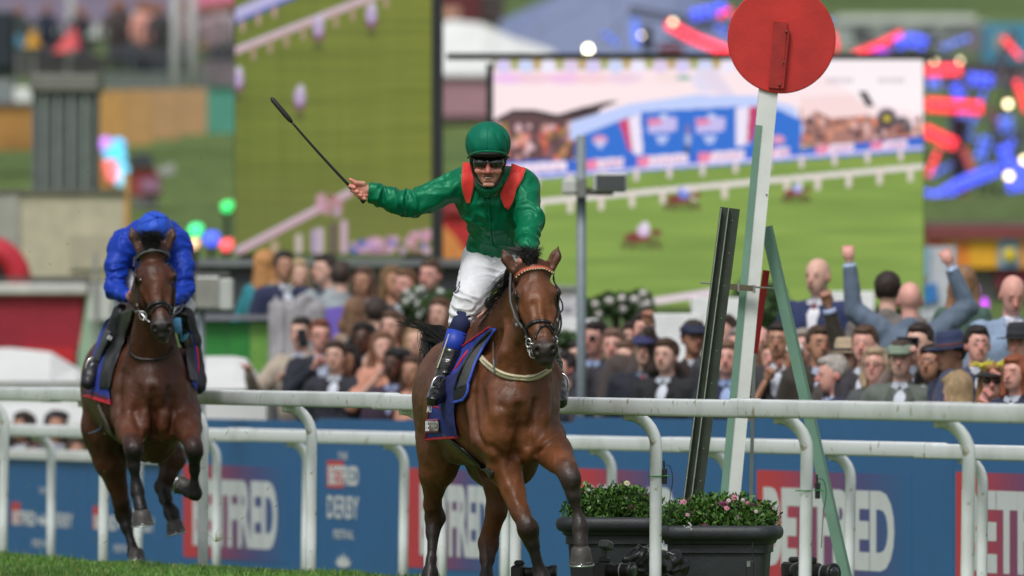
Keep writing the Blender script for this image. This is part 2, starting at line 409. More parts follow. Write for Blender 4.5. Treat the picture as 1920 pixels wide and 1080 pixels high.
def rail_beam(mb, A, B, z, th, scale=1.0):
    d, nrm, prof = rail_section(A, B, z, th); a = Vector((*A, z - th / 2)); b = Vector((*B, z - th / 2)); n = len(prof); V = []
    for p in (a, b):
        for (u, v) in prof: V.append(p + nrm * u * scale + Vector((0, 0, v * scale)))
    F = [(k, (k + 1) % n, n + (k + 1) % n, n + k) for k in range(n)] + [tuple(range(n - 1, -1, -1)), tuple(range(n, 2 * n))]
    mb.add(V, [tuple(reversed(f)) for f in F]) if nrm.x > 0 else mb.add(V, F)
def post_mesh(h, r, bend, off):
    """goose-neck post: origin at base, rises, then curves over towards -x (the track)"""
    pts = [(0, 0, 0), (0, 0, h * .35), (0, 0, h - bend)]
    for k in range(1, 9):
        a = math.radians(k * 11.5); pts.append((-bend * .92 * (1 - math.cos(a)), 0, h - bend + bend * .95 * math.sin(a)))
    mb = MB().tube(pts, r, 14); return mb
def running_rail(A, B, z, th, posts, sections, label, label2, r, off, bend):
    L0 = on_line(-500, A, B); L1 = on_line(2500, A, B)
    root = thing('running_rail', label, 'rail', (A[0], A[1], float(ground(A[0], A[1]))))
    o0 = np.array(root.location)
    D = (B - A) / np.linalg.norm(B - A); N = np.array([-D[1], D[0]]); N = N if N[0] > 0 else -N
    cuts = [L0] + [on_line(x, A, B) for x in sections] + [L1]
    for i in range(len(cuts) - 1):
        mb = MB(); wob = .004 * (i % 3 - 1)
        rail_beam(mb, cuts[i] + D * .006, cuts[i + 1] - D * .006, z + wob, th)
        o = mb.build('rail_beam', RAILM, root, origin=o0); autosmooth(o, 50)
    for c in cuts[1:-1]:
        mb = MB(); rail_beam(mb, c - D * .16, c + D * .16, z + .003, th + .006, 1.0); autosmooth(mb.build('joint_sleeve', RAILM, root, origin=o0), 50)
        mb = MB(); rail_beam(mb, c + D * .02, c + D * .028, z + .0045, th + .009, 1.0); mb.build('rust_line', mat('joint_gap', (.35, .33, .26), .8), root, origin=o0)
    proto = None
    zb = []
    for px in posts:
        q = on_line(px, A, B, off)
        if proto is None:
            h = z - th + .01 - float(ground(q[0], q[1])) + .02
            proto = post_mesh(h, r, bend, off); V = np.array(proto.V); an = math.atan2(N[1], N[0]); V = V @ rotz(an).T
            o = link_mesh('post', V, proto.F, RAILM, root, True)
        else: o = o.copy(); C.objects.link(o)
        o.location = (q[0] - o0[0], q[1] - o0[1], z - th + .012 - h - o0[2])
        o.rotation_euler = (0, math.radians(random.uniform(.2, 1.3)), random.uniform(-.05, .05))
    return root
front_rail = running_rail(RA, RB, 1.102, .097, [-190, 4, 192, 380, 583, 804, 965, 1228, 1507, 1811, 2140], [-300, 95, 724, 1398, 2090],
    'white running rail nearest the track, passing behind both horses', '', .0345, .15, .19)
back_rail = running_rail(BA, BB, .782, .097, [-80, 95, 258, 405, 572, 755, 828, 945, 1145, 1362, 1590, 1840, 2110], [450, 1270, 1745, 2200],
    'lower white second rail standing between the front rail and the blue boards', '', .0345, .13, .16)
# ------------------------------------------------------------------ winning post and its posts
def beam4(mb, pa, pb, w, d, tilt=0):
    """square bar from pa to pb, faces w wide (x) and d deep (y)"""
    a = Vector(map(float, pa)); b = Vector(map(float, pb)); t = (b - a).normalized(); x = Vector((1, tilt, 0)); x = (x - t * x.dot(t)).normalized(); y = t.cross(x)
    V = [p + x * sx * w / 2 + y * sy * d / 2 for p in (a, b) for sx, sy in ((-1, -1), (1, -1), (1, 1), (-1, 1))]
    mb.add(V, [(0, 1, 5, 4), (1, 2, 6, 5), (2, 3, 7, 6), (3, 0, 4, 7), (3, 2, 1, 0), (4, 5, 6, 7)]); return mb
YW = 67.6; k_ = YW / FPX
def gz(p): return float(ground(p[0], p[1]))
wb = P(1346, 1150, YW); wt = P(1441, 166, YW)
root = thing('winning_post', 'white leaning winning post topped by a big red disc', 'winning post', (wb[0], wb[1], gz(wb)))
o0 = np.array(root.location); wb[2] = o0[2]
WHT = mat('white_paint', (.72, .75, .74), .5, .08, 5, bump=.05); GRNP = mat('pale_green_paint', S(112, 150, 132), .55, .12, 4, bump=.06)
mb = beam4(MB(), wb, wt, 36 * k_, 36 * k_, .0); mb.build('post', WHT, root, origin=o0)
off = np.array([-13.5 * k_, -.062, 0]); wg = P(1430, 270, YW) + np.array([0, .03, 0])
lw = (wt - wb) / (wt[2] - wb[2])
ga = wb + off; gb = wb + lw * (P(0, 235, YW)[2] - wb[2]) + off * .92
beam4(MB(), ga, gb, 13 * k_, .012).build('side_board', GRNP, root, origin=o0)
dc = P(1465, 74, YW) + np.array([0, -.075, 0])
REDP = mat('red_disc_paint', S(188, 44, 40), .55, .20, 5, bump=.08, bscale=60)
disc = MB(); n = 64; r_ = 102 * k_; ydir = Vector((0, 1, 0))
prof = [(r_ - .006, 0), (r_, .004), (r_, .016), (r_ - .006, .02)]
V = []; F = []
for (r1, y1) in prof:
    for k in range(n): a = 2 * math.pi * k / n; V.append((dc[0] + r1 * math.cos(a) * .995, dc[1] + y1, dc[2] + r1 * math.sin(a)))
for i in range(3):
    for k in range(n): j = (k + 1) % n; F.append((i * n + k, i * n + n + k, i * n + n + j, i * n + j))
F.append(tuple(range(n))); F.append(tuple(range(4 * n - 1, 3 * n - 1, -1)))
disc.add(V, [tuple(reversed(f)) for f in F]).build('disc', REDP, root, origin=o0)
br = MB(); beam4(br, P(1453, 166, YW) + np.array([0, -.085, 0]), P(1463, 42, YW) + np.array([0, -.085, 0]), 26 * k_, .02); br.build('bracket', mat('bracket_red', S(160, 38, 34), .6, .15, 12, bump=.1), root, origin=o0)
br = MB(); beam4(br, P(1467, 166, YW) + np.array([0, -.10, 0]), P(1478, 55, YW) + np.array([0, -.10, 0]), 3 * k_, .04); br.build('bracket_flange', mat('bracket_red', S(160, 38, 34), .6, .15, 12, bump=.1), root, origin=o0)
for (x, y) in ((1474, 60), (1470, 118), (1461, 160)):
    b_ = MB().sphere(P(x, y, YW) + np.array([0, -.10, 0]), .009, 8, 6); b_.build('bolt', mat('bolt_rust', (.16, .05, .03), .7), root, smooth=True, origin=o0)
for (x, y) in ((1449, 130), (1437, 365), (1408, 740)):
    MB().sphere(P(x, y, YW) + np.array([0, -.06, 0]), .006, 8, 6).build('bolt', mat('bolt_grey', (.25, .27, .25), .6), root, smooth=True, origin=o0)
# green strut behind
sa = P(1437, 425, YW + .15); sb_ = P(1612, 1130, YW + .15); sb_[2] = gz(sb_)
root = thing('diagonal_strut', 'pale green diagonal timber propping the winning post on its right', 'strut', (sb_[0], sb_[1], sb_[2]))
beam4(MB(), sb_, sa, 19 * k_, 17 * k_, -.35).build('timber', GRNP, root, origin=sb_)
# red rod
ra_ = P(1414, 662, YW + .25); rb2 = P(1437, 507, YW + .25); ra0 = P(1402, 1000, YW + .25); ra0[2] = gz(ra0) 
root = thing('red_marker_rod', 'thin red painted rod between the white post and the green strut', 'rod', tuple(ra0))
beam4(MB(), ra_, rb2, 13 * k_, .02).build('rod', mat('red_rod', S(165, 25, 30), .5), root, origin=ra0)
beam4(MB(), ra0, ra_, 7 * k_, .012).build('rod_foot', mat('grey_steel', (.3, .33, .33), .5), root, origin=ra0)
# dark channel post
YC = 66.6; kc = YC / FPX
ca = P(1268, 1130, YC); ca[2] = gz(ca); cb = P(1369, 390, YC)
root = thing('channel_post', 'tall dark green steel channel post leaning beside the winning post', 'post', tuple(ca))
DG = mat('dark_green_steel', S(52, 62, 50), .5, .2, 9, bump=.1); LG = mat('worn_edge', S(150, 160, 148), .5, .2, 30)
ax_ = (cb - ca) / np.linalg.norm(cb - ca)
beam4(MB(), ca, cb, 37 * kc, .03).build('web', DG, root, origin=ca)
for sx, yy in ((-17, -.03), (-3, -.03)):
    w2 = 3 * kc; o2 = np.array([sx * kc, yy, 0]); beam4(MB(), ca + o2, cb + o2, w2, .05).build('flange', DG, root, origin=ca)
    o3 = o2 + np.array([0, -.027, 0]); beam4(MB(), ca + o3, cb + o3, 1.6 * kc, .003).build('edge_strip', LG, root, origin=ca)
for t in np.linspace(.35, .97, 9):
    p = ca + (cb - ca) * t + np.array([9 * kc + random.uniform(-1, 1) * 2 * kc, -.017, 0]); MB().sphere(p, .0035, 6, 4).build('rivet', LG, root, origin=ca)
# clamp rod
c0 = P(1313, 530, YW - .12); c1 = P(1452, 541, YW - .12)
rd = thing('clamp_rod', 'thin threaded rod clamping the dark channel post to the white post', 'clamp', tuple(c0))
GS = mat('galvanised', (.38, .38, .36), .4, metal=.6)
MB().tube([c0, c1], .0055, 8).build('rod', GS, rd, smooth=True, origin=c0)
beam4(MB(), P(1362, 537, YW - .13), P(1412, 541, YW - .13), .035, .035).build('clamp_block', mat('dirty_brass', S(92, 84, 66), .6), rd, origin=c0)
for x in (1360, 1385, 1414): MB().tube([P(x, 530 + (x - 1360) * .08, YW - .15), P(x, 545 + (x - 1360) * .08, YW - .15)], .008, 6).build('nut', GS, rd, origin=c0)
# ------------------------------------------------------------------ advertising boards
BLU = S(48, 104, 158)
def board_mat():
    m = mat('board_blue', BLU, .5, .05, 3, bump=.02); return m
def grad_mat(L):
    key = ('grad', round(L, 1))
    if key in _mats: return _mats[key]
    m = bpy.data.materials.new('red_to_blue_print'); m.use_nodes = True; n = m.node_tree.nodes; l = m.node_tree.links; b = n['Principled BSDF']
    tc = n.new('ShaderNodeTexCoord'); sx = n.new('ShaderNodeSeparateXYZ'); l.new(tc.outputs['Object'], sx.inputs[0])
    mr = n.new('ShaderNodeMapRange'); mr.inputs['From Max'].default_value = L; l.new(sx.outputs['X'], mr.inputs['Value'])
    cr = n.new('ShaderNodeValToRGB'); e = cr.color_ramp.elements; e[0].color = (*S(205, 62, 68), 1); e[1].color = (*BLU, 1); e[1].position = .98
    for p, c in ((.14, S(195, 62, 78)), (.38, S(140, 72, 112)), (.68, S(82, 84, 140))): q = e.new(p); q.color = (*c, 1)
    l.new(mr.outputs[0], cr.inputs[0]); l.new(cr.outputs[0], b.inputs['Base Color']); b.inputs['Roughness'].default_value = .5; _mats[key] = m; return m
LET = mat('white_print', (.68, .72, .74), .5, .03)
def dist(a, b): return float(np.linalg.norm(a - b))
BANG = math.atan2(AB[1] - AA[1], AB[0] - AA[0])
def board(px0, px1, ztop, zbot, label, ledge=False):
    a = on_line(px0, AA, AB); b = on_line(px1, AA, AB); L = dist(a, b) - .012
    root = thing('advertising_board', label, 'advertising board', (a[0], a[1], zbot), BANG, 'blue sponsor boards along the enclosure')
    MB().box((L / 2, .0, (ztop - zbot) / 2), (L, .03, ztop - zbot)).build('panel', board_mat(), root)
    if ledge: MB().box((L / 2, .02, ztop - zbot + .044), (L, .14, .085), bev=.01).build('top_ledge', WHT, root)
    for x in (.25, L - .25): MB().box((x, .06, (ztop - zbot) / 2 - .02), (.05, .05, (ztop - zbot) - .05)).build('support', mat('steel_grey', (.2, .21, .22), .5), root)
    def at(px): return dist(on_line(px, AA, AB), a)
    return root, at
def lettering(root, s, x0, x1, z0, h, bold=.03, name='lettering', m=None, y=-.0195):
    V, F = text_mesh(s, h, x1 - x0, bold); V = V + np.array([x0, y, z0]); return link_mesh(name, V, F, m or LET, root)
def logo(px0, px1, lx0, lx1, dz, bx0, label):
    zt = .80 + dz; zb = -.42 + dz; root, at = board(px0, px1, zt, zb, label)
    W = at(px1) - at(bx0) - .3 if False else at(bx0 + (lx1 - bx0) * 1.12) - at(bx0)
    o = MB().box((W / 2, 0, .375), (W, .003, .75)).build('logo_square', grad_mat(W), root); o.location = (at(bx0), -.0168, .43 + dz - .75 - zb)
    word = 'BETFRED'; xa, xb = at(lx0), at(lx1); z0 = .43 + dz - .115 - .537 - zb
    lettering(root, word, xa, xb, z0, .537, .045)
    return root
logo(345, 600, 366, 524, 0, 348, 'blue board with the BETFRED logo directly right of the left horse')
root, at = board(600, 765, .82, -.40, 'blue board with the stacked BETFRED DERBY lettering between two horses')
zb = -.40; pxm = 241
def zz(y, p=241): return CAMZ - (y - HY) / p - zb
lettering(root, 'THE', at(638), at(656), zz(860), .055, .02)
o = MB().box((0, 0, 0), (at(648) - at(617), .003, .21)).build('logo_square', mat('logo_red', S(205, 70, 72), .5), root); o.location = ((at(648) + at(617)) / 2, -.0168, zz(888))
lettering(root, 'BETFRED', at(620), at(677), zz(908), .15, .045)
lettering(root, 'DERBY', at(618), at(678), zz(970), .175, .02)
lettering(root, 'FESTIVAL', at(630), at(668), zz(1008), .07, .02)
emb = MB()
for a in (-50, -25, 0, 25, 50):
    aa = math.radians(a); L = .12 - abs(a) * .0006
    c = np.array([math.sin(aa), math.cos(aa)]); pp = [(-.0, 0), (-.02, .5 * L), (0, L), (.02, .5 * L)]
    V = [((at(648)) + (p[0] * math.cos(aa) + p[1] * math.sin(aa)) * 3.2, -.0185 - .0003 * (a + 50) / 25, zz(1062) + (p[1] * math.cos(aa) - p[0] * math.sin(aa))) for p in pp]
    emb.add(V, [(0, 3, 2, 1)])
emb.build('emblem', LET, root)
logo(765, 1080, 792, 922, .03, 768, 'blue board with the BETFRED logo seen between the legs of the leading horse')
logo(1080, 1420, 1102, 1272, .07, 1085, 'blue board with the BETFRED logo behind the flower planters')
logo(1420, 1793, 1436, 1682, .10, 1424, 'blue board with the BETFRED logo behind the diagonal green strut')
logo(1793, 2190, 1810, 2060, .13, 1797, 'blue board with the BETFRED logo at the far right edge')
for (a_, b_, x0, lab) in ((-150, 168, 25, 'lower blue board with white ledge and small lettering at the far left'), (168, 343, 178, 'lower blue board with white ledge and small lettering behind the left horse')):
    zt = .42; zb = -.42; root, at = board(a_, b_, zt, zb, lab, True); q = 229 - 0.4
    def zz(y, p=225): return CAMZ - (y - HY) / p - zb
    lettering(root, 'THE', at(x0 + 52), at(x0 + 66), zz(930), .05, .02)
    o = MB().box((0, 0, 0), (at(x0 + 16) - at(x0), .003, .19)).build('logo_square', mat('logo_red', S(205, 70, 72), .5), root); o.location = ((at(x0) + at(x0 + 16)) / 2, -.0168, zz(970))
    lettering(root, 'BETFRED', at(x0 + 3), at(x0 + 46), zz(992), .12, .045)
    lettering(root, 'DERBY', at(x0 + 74), at(x0 + 116), zz(992), .12, .025)
    lettering(root, 'FESTIVAL', at(x0 + 40), at(x0 + 78), zz(1032), .06, .02)
    emb = MB()
    for a in (-40, 0, 40):
        aa = math.radians(a); V = [(at(x0 + 60) + (p[0] * math.cos(aa) + p[1] * math.sin(aa)) * 3, -.0185 - .0003 * (a + 40) / 40, zz(992) + (p[1] * math.cos(aa) - p[0] * math.sin(aa))) for p in [(0, 0), (-.02, .06), (0, .12), (.02, .06)]]
        emb.add(V, [(0, 3, 2, 1)])
    emb.build('emblem', LET, root)
# ------------------------------------------------------------------ big screens
class Canvas:
    def __init__(s, x0, y0, x1, y1, res, base):
        s.nx = int((x1 - x0) / res); s.ny = int((y1 - y0) / res); xs = np.linspace(x0, x1, s.nx); ys = np.linspace(y0, y1, s.ny)
        s.X, s.Y = np.meshgrid(xs, ys); s.a = np.zeros((s.ny, s.nx, 3)); s.a[:] = base; s.e = (x0, y0, x1, y1)
    def _mix(s, m, c): m = np.clip(m, 0, 1)[..., None]; s.a = s.a * (1 - m) + m * np.array(c, float)
    def poly(s, pts, c):
        ins = np.zeros(s.X.shape, bool); n = len(pts)
        for i in range(n):
            (xa, ya), (xb, yb) = pts[i], pts[(i + 1) % n]
            if ya == yb: continue
            cnd = ((s.Y >= min(ya, yb)) & (s.Y < max(ya, yb))) & (s.X < xa + (s.Y - ya) * (xb - xa) / (yb - ya)); ins ^= cnd
        s._mix(ins.astype(float), c)
    def ell(s, x, y, rx, ry, c, a=1.0): s._mix(a * np.clip(1.6 * (1.1 - ((s.X - x) / rx) ** 2 - ((s.Y - y) / ry) ** 2), 0, 1), c)
    def line(s, x0, y0, x1, y1, w_, c):
        d = np.hypot(x1 - x0, y1 - y0); t = np.clip(((s.X - x0) * (x1 - x0) + (s.Y - y0) * (y1 - y0)) / d ** 2, 0, 1)
        s._mix(np.clip(w_ / 2 - np.hypot(s.X - x0 - t * (x1 - x0), s.Y - y0 - t * (y1 - y0)) + .5, 0, 1), c)
def screen(cv, Y, name, label, strength):
    x0, y0, x1, y1 = cv.e; a = P(x0, y1, Y); b = P(x1, y0, Y); gzv = float(ground((a[0] + b[0]) / 2, Y)); org = np.array([(a[0] + b[0]) / 2, Y, gzv])
    root = thing('video_screen', label, 'video screen', tuple(org))
    X = P(0, 0, Y)[0] * 0 + (cv.X - 960) * Y / FPX; Z = CAMZ - (cv.Y - HY) * Y / FPX
    V = np.stack([X, np.full(X.shape, Y - .002), Z], -1).reshape(-1, 3) - org; idx = np.arange(cv.nx * cv.ny).reshape(cv.ny, cv.nx)
    F = np.stack([idx[:-1, :-1], idx[1:, :-1], idx[1:, 1:], idx[:-1, 1:]], -1).reshape(-1, 4)
    c = cv.a * (1 + .05 * np.cos(cv.Y * .9))[..., None]; c = np.clip(c, 0, 255) / 255; lin = np.where(c <= .04045, c / 12.92, ((c + .055) / 1.055) ** 2.4)
    m = bpy.data.materials.new('led_picture'); m.use_nodes = True; n = m.node_tree.nodes; b_ = n['Principled BSDF']; at_ = n.new('ShaderNodeAttribute'); at_.attribute_name = 'Col'
    b_.inputs['Base Color'].default_value = (.01, .01, .01, 1); m.node_tree.links.new(at_.outputs['Color'], b_.inputs['Emission Color']); b_.inputs['Emission Strength'].default_value = strength; b_.inputs['Roughness'].default_value = .6
    link_mesh('screen_picture', V, F, m, root, False, lin.reshape(-1, 3))
    return root, org, a, b
BLK = mat('black_metal', (.018, .021, .024), .5, .1)
cv = Canvas(925, 112, 1732, 575, 2.0, (124, 152, 66))
nz = fbm(np.stack([cv.X / 160, cv.Y / 14, cv.X * 0], -1)); cv.a += nz[..., None] * np.array([9, 8, 5])
cv._mix(np.clip((330 - cv.Y + (cv.X - 925) * -.03) / 60, 0, 1) * (cv.Y < 400), (120, 124, 50))
cv.poly([(925, 112), (1732, 112), (1732, 262), (925, 310)], (252, 228, 232))
cv.poly([(925, 112), (1370, 112), (1370, 128), (925, 132)], (190, 180, 150))
for i, x in enumerate(range(930, 1380, 42)): cv.ell(x + 14, 124, 17, 14, [(215, 205, 245), (205, 215, 250), (238, 232, 255), (225, 205, 235)][i % 4]); cv.ell(x + 36, 120, 7, 10, [(150, 165, 60), (190, 150, 60)][i % 2], .7)
for x, c in ((955, (238, 190, 240)), (1000, (240, 200, 215)), (1060, (240, 190, 230)), (1110, (245, 205, 215)), (1170, (235, 205, 225)), (1260, (245, 220, 220))): cv.ell(x, 147, 38, 12, c, .8)
cv.ell(1325, 150, 30, 28, (225, 218, 240)); cv.poly([(1340, 128), (1380, 180), (1350, 180), (1310, 140)], (228, 214, 232)); cv.ell(1282, 146, 16, 5, (120, 175, 165), .8)
cv.poly([(1500, 112), (1732, 112), (1732, 215), (1620, 190), (1560, 150)], (255, 240, 244))
def crowd_px(pts, n, y0, y1, x0, x1, cols, r=9):
    cv2 = cv
    for i in range(n): cv.ell(random.uniform(x0, x1), random.uniform(y0, y1), random.uniform(.5, 1) * r, random.uniform(.6, 1.2) * r, random.choice(cols), .8)
cv.poly([(925, 225), (960, 208), (1000, 208), (1045, 216), (1085, 205), (1130, 198), (1075, 300), (925, 305)], (92, 62, 66))
crowd_px(0, 60, 232, 300, 930, 1070, [(225, 140, 110), (235, 170, 160), (200, 90, 80), (150, 130, 60), (130, 90, 100), (240, 200, 205), (245, 120, 80)])
cv.poly([(925, 225), (960, 206), (1000, 205), (1045, 215), (1085, 203), (1140, 190), (1160, 190), (1100, 215), (1040, 222), (1000, 214), (960, 214), (925, 232)], (40, 30, 35))
cv.poly([(1500, 200), (1520, 180), (1560, 205), (1620, 215), (1700, 235), (1732, 250), (1732, 262), (1500, 275)], (168, 118, 108)); crowd_px(0, 60, 222, 262, 1505, 1725, [(225, 150, 120), (120, 60, 60), (60, 50, 60), (240, 200, 200), (230, 130, 90)], 8)
cv.poly([(1500, 182), (1600, 178), (1640, 215), (1560, 222), (1530, 208), (1505, 225)], (245, 215, 215)); cv.ell(1663, 222, 20, 20, (45, 38, 60)); cv.ell(1663, 222, 9, 8, (200, 180, 60)); cv.poly([(1610, 172), (1625, 172), (1640, 200), (1625, 200)], (50, 40, 50)); cv.ell(1702, 238, 8, 16, (60, 60, 70), .8)
cv.poly([(1068, 262), (1070, 228), (1180, 195), (1300, 178), (1420, 180), (1490, 200), (1508, 240), (1500, 262)], (190, 205, 250))
cv.poly([(1078, 315), (1080, 258), (1190, 215), (1205, 210), (1380, 200), (1460, 205), (1502, 225), (1500, 300)], (36, 108, 206))
cv.poly([(1160, 228), (1200, 212), (1206, 290), (1190, 290)], (235, 225, 245)); cv.poly([(1160, 228), (1178, 221), (1186, 285), (1180, 285)], (205, 60, 110))
cv.poly([(1380, 202), (1420, 200), (1405, 270), (1380, 275)], (235, 225, 245)); cv.poly([(1405, 200), (1425, 200), (1412, 262), (1400, 268)], (190, 50, 100))
for x in (1242, 1332): cv.poly([(x - 28, 222), (x + 28, 220), (x + 26, 246), (x - 26, 250)], (195, 185, 235)); cv.poly([(x - 26, 224), (x, 223), (x, 232), (x - 26, 234)], (230, 110, 150)); cv.poly([(x - 14, 254), (x + 14, 253), (x + 4, 270), (x - 6, 271)], (180, 195, 240)); cv.ell(x + 2, 218, 10, 5, (200, 210, 245))
cv.ell(1125, 262, 16, 10, (225, 150, 185)); cv.poly([(1112, 266), (1138, 264), (1126, 280)], (200, 205, 240)); cv.ell(1458, 262, 16, 10, (225, 150, 185)); cv.ell(1290, 245, 6, 16, (120, 110, 170)); cv.ell(1290, 262, 7, 14, (170, 175, 210)); cv.ell(1288, 282, 5, 12, (60, 70, 110))
cv.poly([(925, 302), (1080, 300), (1500, 280), (1732, 255), (1732, 283), (925, 342)], (42, 100, 205))
for (x0, x1) in ((930, 1062), (1098, 1168), (1195, 1290), (1310, 1395), (1428, 1480), (1530, 1600), (1632, 1700)):
    def yl(x): return 322 - (x - 925) * .062
    cv.poly([(x0, yl(x0) - 11), (x1, yl(x1) - 12), (x1, yl(x1) + 6), (x0, yl(x0) + 8)], (240, 225, 240)); cv.poly([(x0, yl(x0) - 11), (x0 + 26, yl(x0) - 12), (x0 + 20, yl(x0) + 6), (x0, yl(x0) + 8)], (235, 130, 165))
    for k in range(6): cv.ell(x0 + 34 + (x1 - x0 - 34) * k / 6, yl(x0) - 3 - k * .8, 4, 5, (205, 150, 190), .8)
cv.line(925, 338, 1732, 276, 6, (205, 200, 245))
for i in range(14): x = 945 + i * 62; y = 338 - (x - 925) * .077; cv.line(x, y, x, y + 18, 8, (225, 205, 215))
cv.line(925, 386, 1730, 312, 10, (225, 215, 215))
for i in range(14): x = 953 + i * 58; y = 386 - (x - 925) * .092; cv.line(x, y + 2, x, y + 22, 10, (220, 205, 200))
def scr_horse(x, y, c, s=1.0):
    cv.ell(x, y + 12, 40 * s, 12 * s, (70, 90, 30), .5); cv.ell(x - 6 * s, y, 24 * s, 10 * s, (120, 50, 40)); cv.ell(x + 26 * s, y - 8 * s, 10 * s, 6 * s, (110, 50, 40)); cv.ell(x + 4 * s, y - 12 * s, 12 * s, 13 * s, c); cv.ell(x + 8, y - 20 * s, 7 * s, 7 * s, (230, 220, 240))
    for dx in (-22, -12, 14, 24): cv.line(x + dx * s, y + 4, x + dx * s * 1.4, y + 20 * s, 4, (90, 50, 40))
scr_horse(1278, 374, (110, 130, 225)); scr_horse(1492, 362, (170, 170, 235), .8); scr_horse(1202, 445, (215, 190, 225), 1.1)
for x, s_ in ((1575, 'NIGHT'), (1672, '1:42.09')):
    for k in range(6): cv.ell(x - 22 + k * 8.5, 151, 3.2, 6, (185, 180, 190), .85)
cv.line(1205, 568, 1335, 548, 12, (225, 205, 220)); 
for x in (1220, 1300, 1330): cv.line(x, 560, x, 575, 9, (225, 205, 220))
root, org, a, b = screen(cv, 106, 's2', 'wide video screen showing the finish with white tents, right of the jockey in green', .95)
kS = 106 / FPX; zc = (a[2] + b[2]) / 2; H_ = b[2] - a[2]; W_ = b[0] - a[0]
MB().box((0, .35, zc - org[2]), (W_ + .02, .6, H_ + .02)).build('cabinet', BLK, root)
MB().box((-.16, .2, b[2] + .035 - org[2]), (W_ + .55, .7, 9 * kS)).build('top_beam', BLK, root)
MB().box((-W_ / 2 - 7 * kS, .2, zc - org[2] - .03), (12 * kS, .7, H_ - .02)).build('side_frame', BLK, root)
for sx in (-1, 1): MB().box((sx * W_ * .42, .5, (a[2] - org[2]) / 2), (.25, .25, a[2] - org[2])).build('leg', BLK, root)
cv = Canvas(441, -30, 809, 476, 2.0, (122, 134, 44))
nz = fbm(np.stack([cv.X / 200, cv.Y / 10, cv.X * 0], -1)); n2_ = fbm(np.stack([cv.X / 12, cv.Y / 300, cv.X * 0 + 5], -1)); cv.a += (nz + .4 * n2_)[..., None] * np.array([8, 8, 5]); cv.a += ((cv.X - 600) / 200)[..., None] * np.array([8, 6, 4])
cv._mix(np.clip((cv.Y - 300) / 200, 0, .5), (116, 122, 60))
cv.line(441, 28, 600, -40, 22, (205, 200, 245)); cv.line(441, 42, 600, -26, 6, (70, 90, 200)); cv.line(441, 96, 720, -14, 13, (225, 190, 200)); cv.line(441, 90, 720, -20, 4, (235, 215, 235))
for i in range(9): x = 475 + i * 31; y = 96 - (x - 441) * .394; cv.line(x, y + 5, x, y + 26, 8, (190, 160, 140))
for i in range(3): x = 455 + i * 30; y = 42 - (x - 441) * .43; cv.line(x, y + 5, x, y + 20, 8, (205, 170, 160))
for (x, y) in ((562, 180), (597, 50), (696, 26), (446, 146)):
    cv.ell(x, y + 16, 13, 14, (125, 85, 100)); cv.ell(x, y, 12, 20, (205, 180, 225)); cv.ell(x + 2, y - 14, 8, 10, (230, 220, 245), .8); cv.ell(x, y + 38, 12, 8, (80, 85, 35), .6)
cv.line(441, 474, 655, 362, 13, (222, 180, 200)); cv.line(441, 468, 655, 356, 4, (240, 220, 235))
for x, c in ((515, (200, 175, 150)), (560, (215, 200, 195)), (600, (215, 195, 205)), (625, (110, 85, 90)), (645, (220, 185, 205)), (590, (190, 170, 200))): cv.line(x, 480 - (x - 441) * .3, x, 470, 13, c)
for i in range(60):
    x = random.uniform(665, 806); cv.ell(x, random.uniform(455 - (x - 665) * .15, 474), random.uniform(6, 11), random.uniform(7, 12), random.choice([(235, 185, 215), (215, 175, 225), (90, 110, 200), (235, 200, 220), (180, 130, 150), (240, 170, 190)]), .85)
for i in range(14): cv.ell(random.uniform(590, 660), random.uniform(370, 400), 8, 10, random.choice([(225, 170, 195), (180, 120, 120), (205, 175, 215)]), .7)
root, org, a, b = screen(cv, 113, 's1', 'tall video screen showing olive green turf, between the two jockeys', .68)
kS = 113 / FPX; zc = (a[2] + b[2]) / 2; H_ = b[2] - a[2]; W_ = b[0] - a[0]
MB().box((0, .35, zc - org[2]), (W_ + .02, .6, H_ + .02)).build('cabinet', BLK, root)
MB().box((W_ / 2 + 11 * kS, .1, zc - org[2] - .05), (21 * kS, .9, H_ + .4)).build('side_frame', BLK, root)
for sx in (-1, 1): MB().box((sx * W_ * .42, .5, (a[2] - org[2]) / 2), (.25, .25, a[2] - org[2])).build('leg', BLK, root)
# ------------------------------------------------------------------ far background
def pbox(px0, py0, px1, py1, Y, depth): a = P(px0, py1, Y); b = P(px1, py0, Y); return (a + b) / 2 + np.array([0, depth / 2, 0]), (abs(b[0] - a[0]), depth, abs(b[2] - a[2]))
def thing_at(name, label, cat, px, Y, group=None):
    X = (px - 960) * Y / FPX; return thing(name, label, cat, (X, Y, float(ground(X, Y))), 0, group)
def part_box(root, name, rect, Y, depth, m, bev=0.0):
    c, d = pbox(*rect, Y, depth); o0 = np.array(root.location); return MB().box(tuple(c - o0), d, bev=bev).build(name, m, root)
def part_poly(root, name, pts, Y, depth, m):
    o0 = np.array(root.location); poly = [(P(x, y, Y)[0] - o0[0], P(x, y, Y)[2] - o0[2]) for x, y in pts]
    return MB().prism(poly, Y - o0[1], Y + depth - o0[1]).build(name, m, root)
def down(root, rect_px, Y, depth, m, name='base'):
    """a plinth that carries something down to the ground"""
    c, d = pbox(*rect_px, Y, depth); o0 = np.array(root.location); zt = c[2] - d[2] / 2
    if zt - o0[2] > .02: MB().box((c[0] - o0[0], c[1] - o0[1], (zt - o0[2]) / 2 - .01), (d[0] * .94, depth * .9, zt - o0[2] - .02)).build(name, m, root)
def cm(r, g, b, k=1.0, **kw): c = tuple(min(.85, v * k) for v in S(r, g, b)); return mat('paint_%d_%d_%d' % (r, g, b), c, kw.pop('rough', .6), **kw)
t = thing_at('portable_cabin', 'cream portable cabin block behind the jockey in blue', 'cabin', 120, 122)
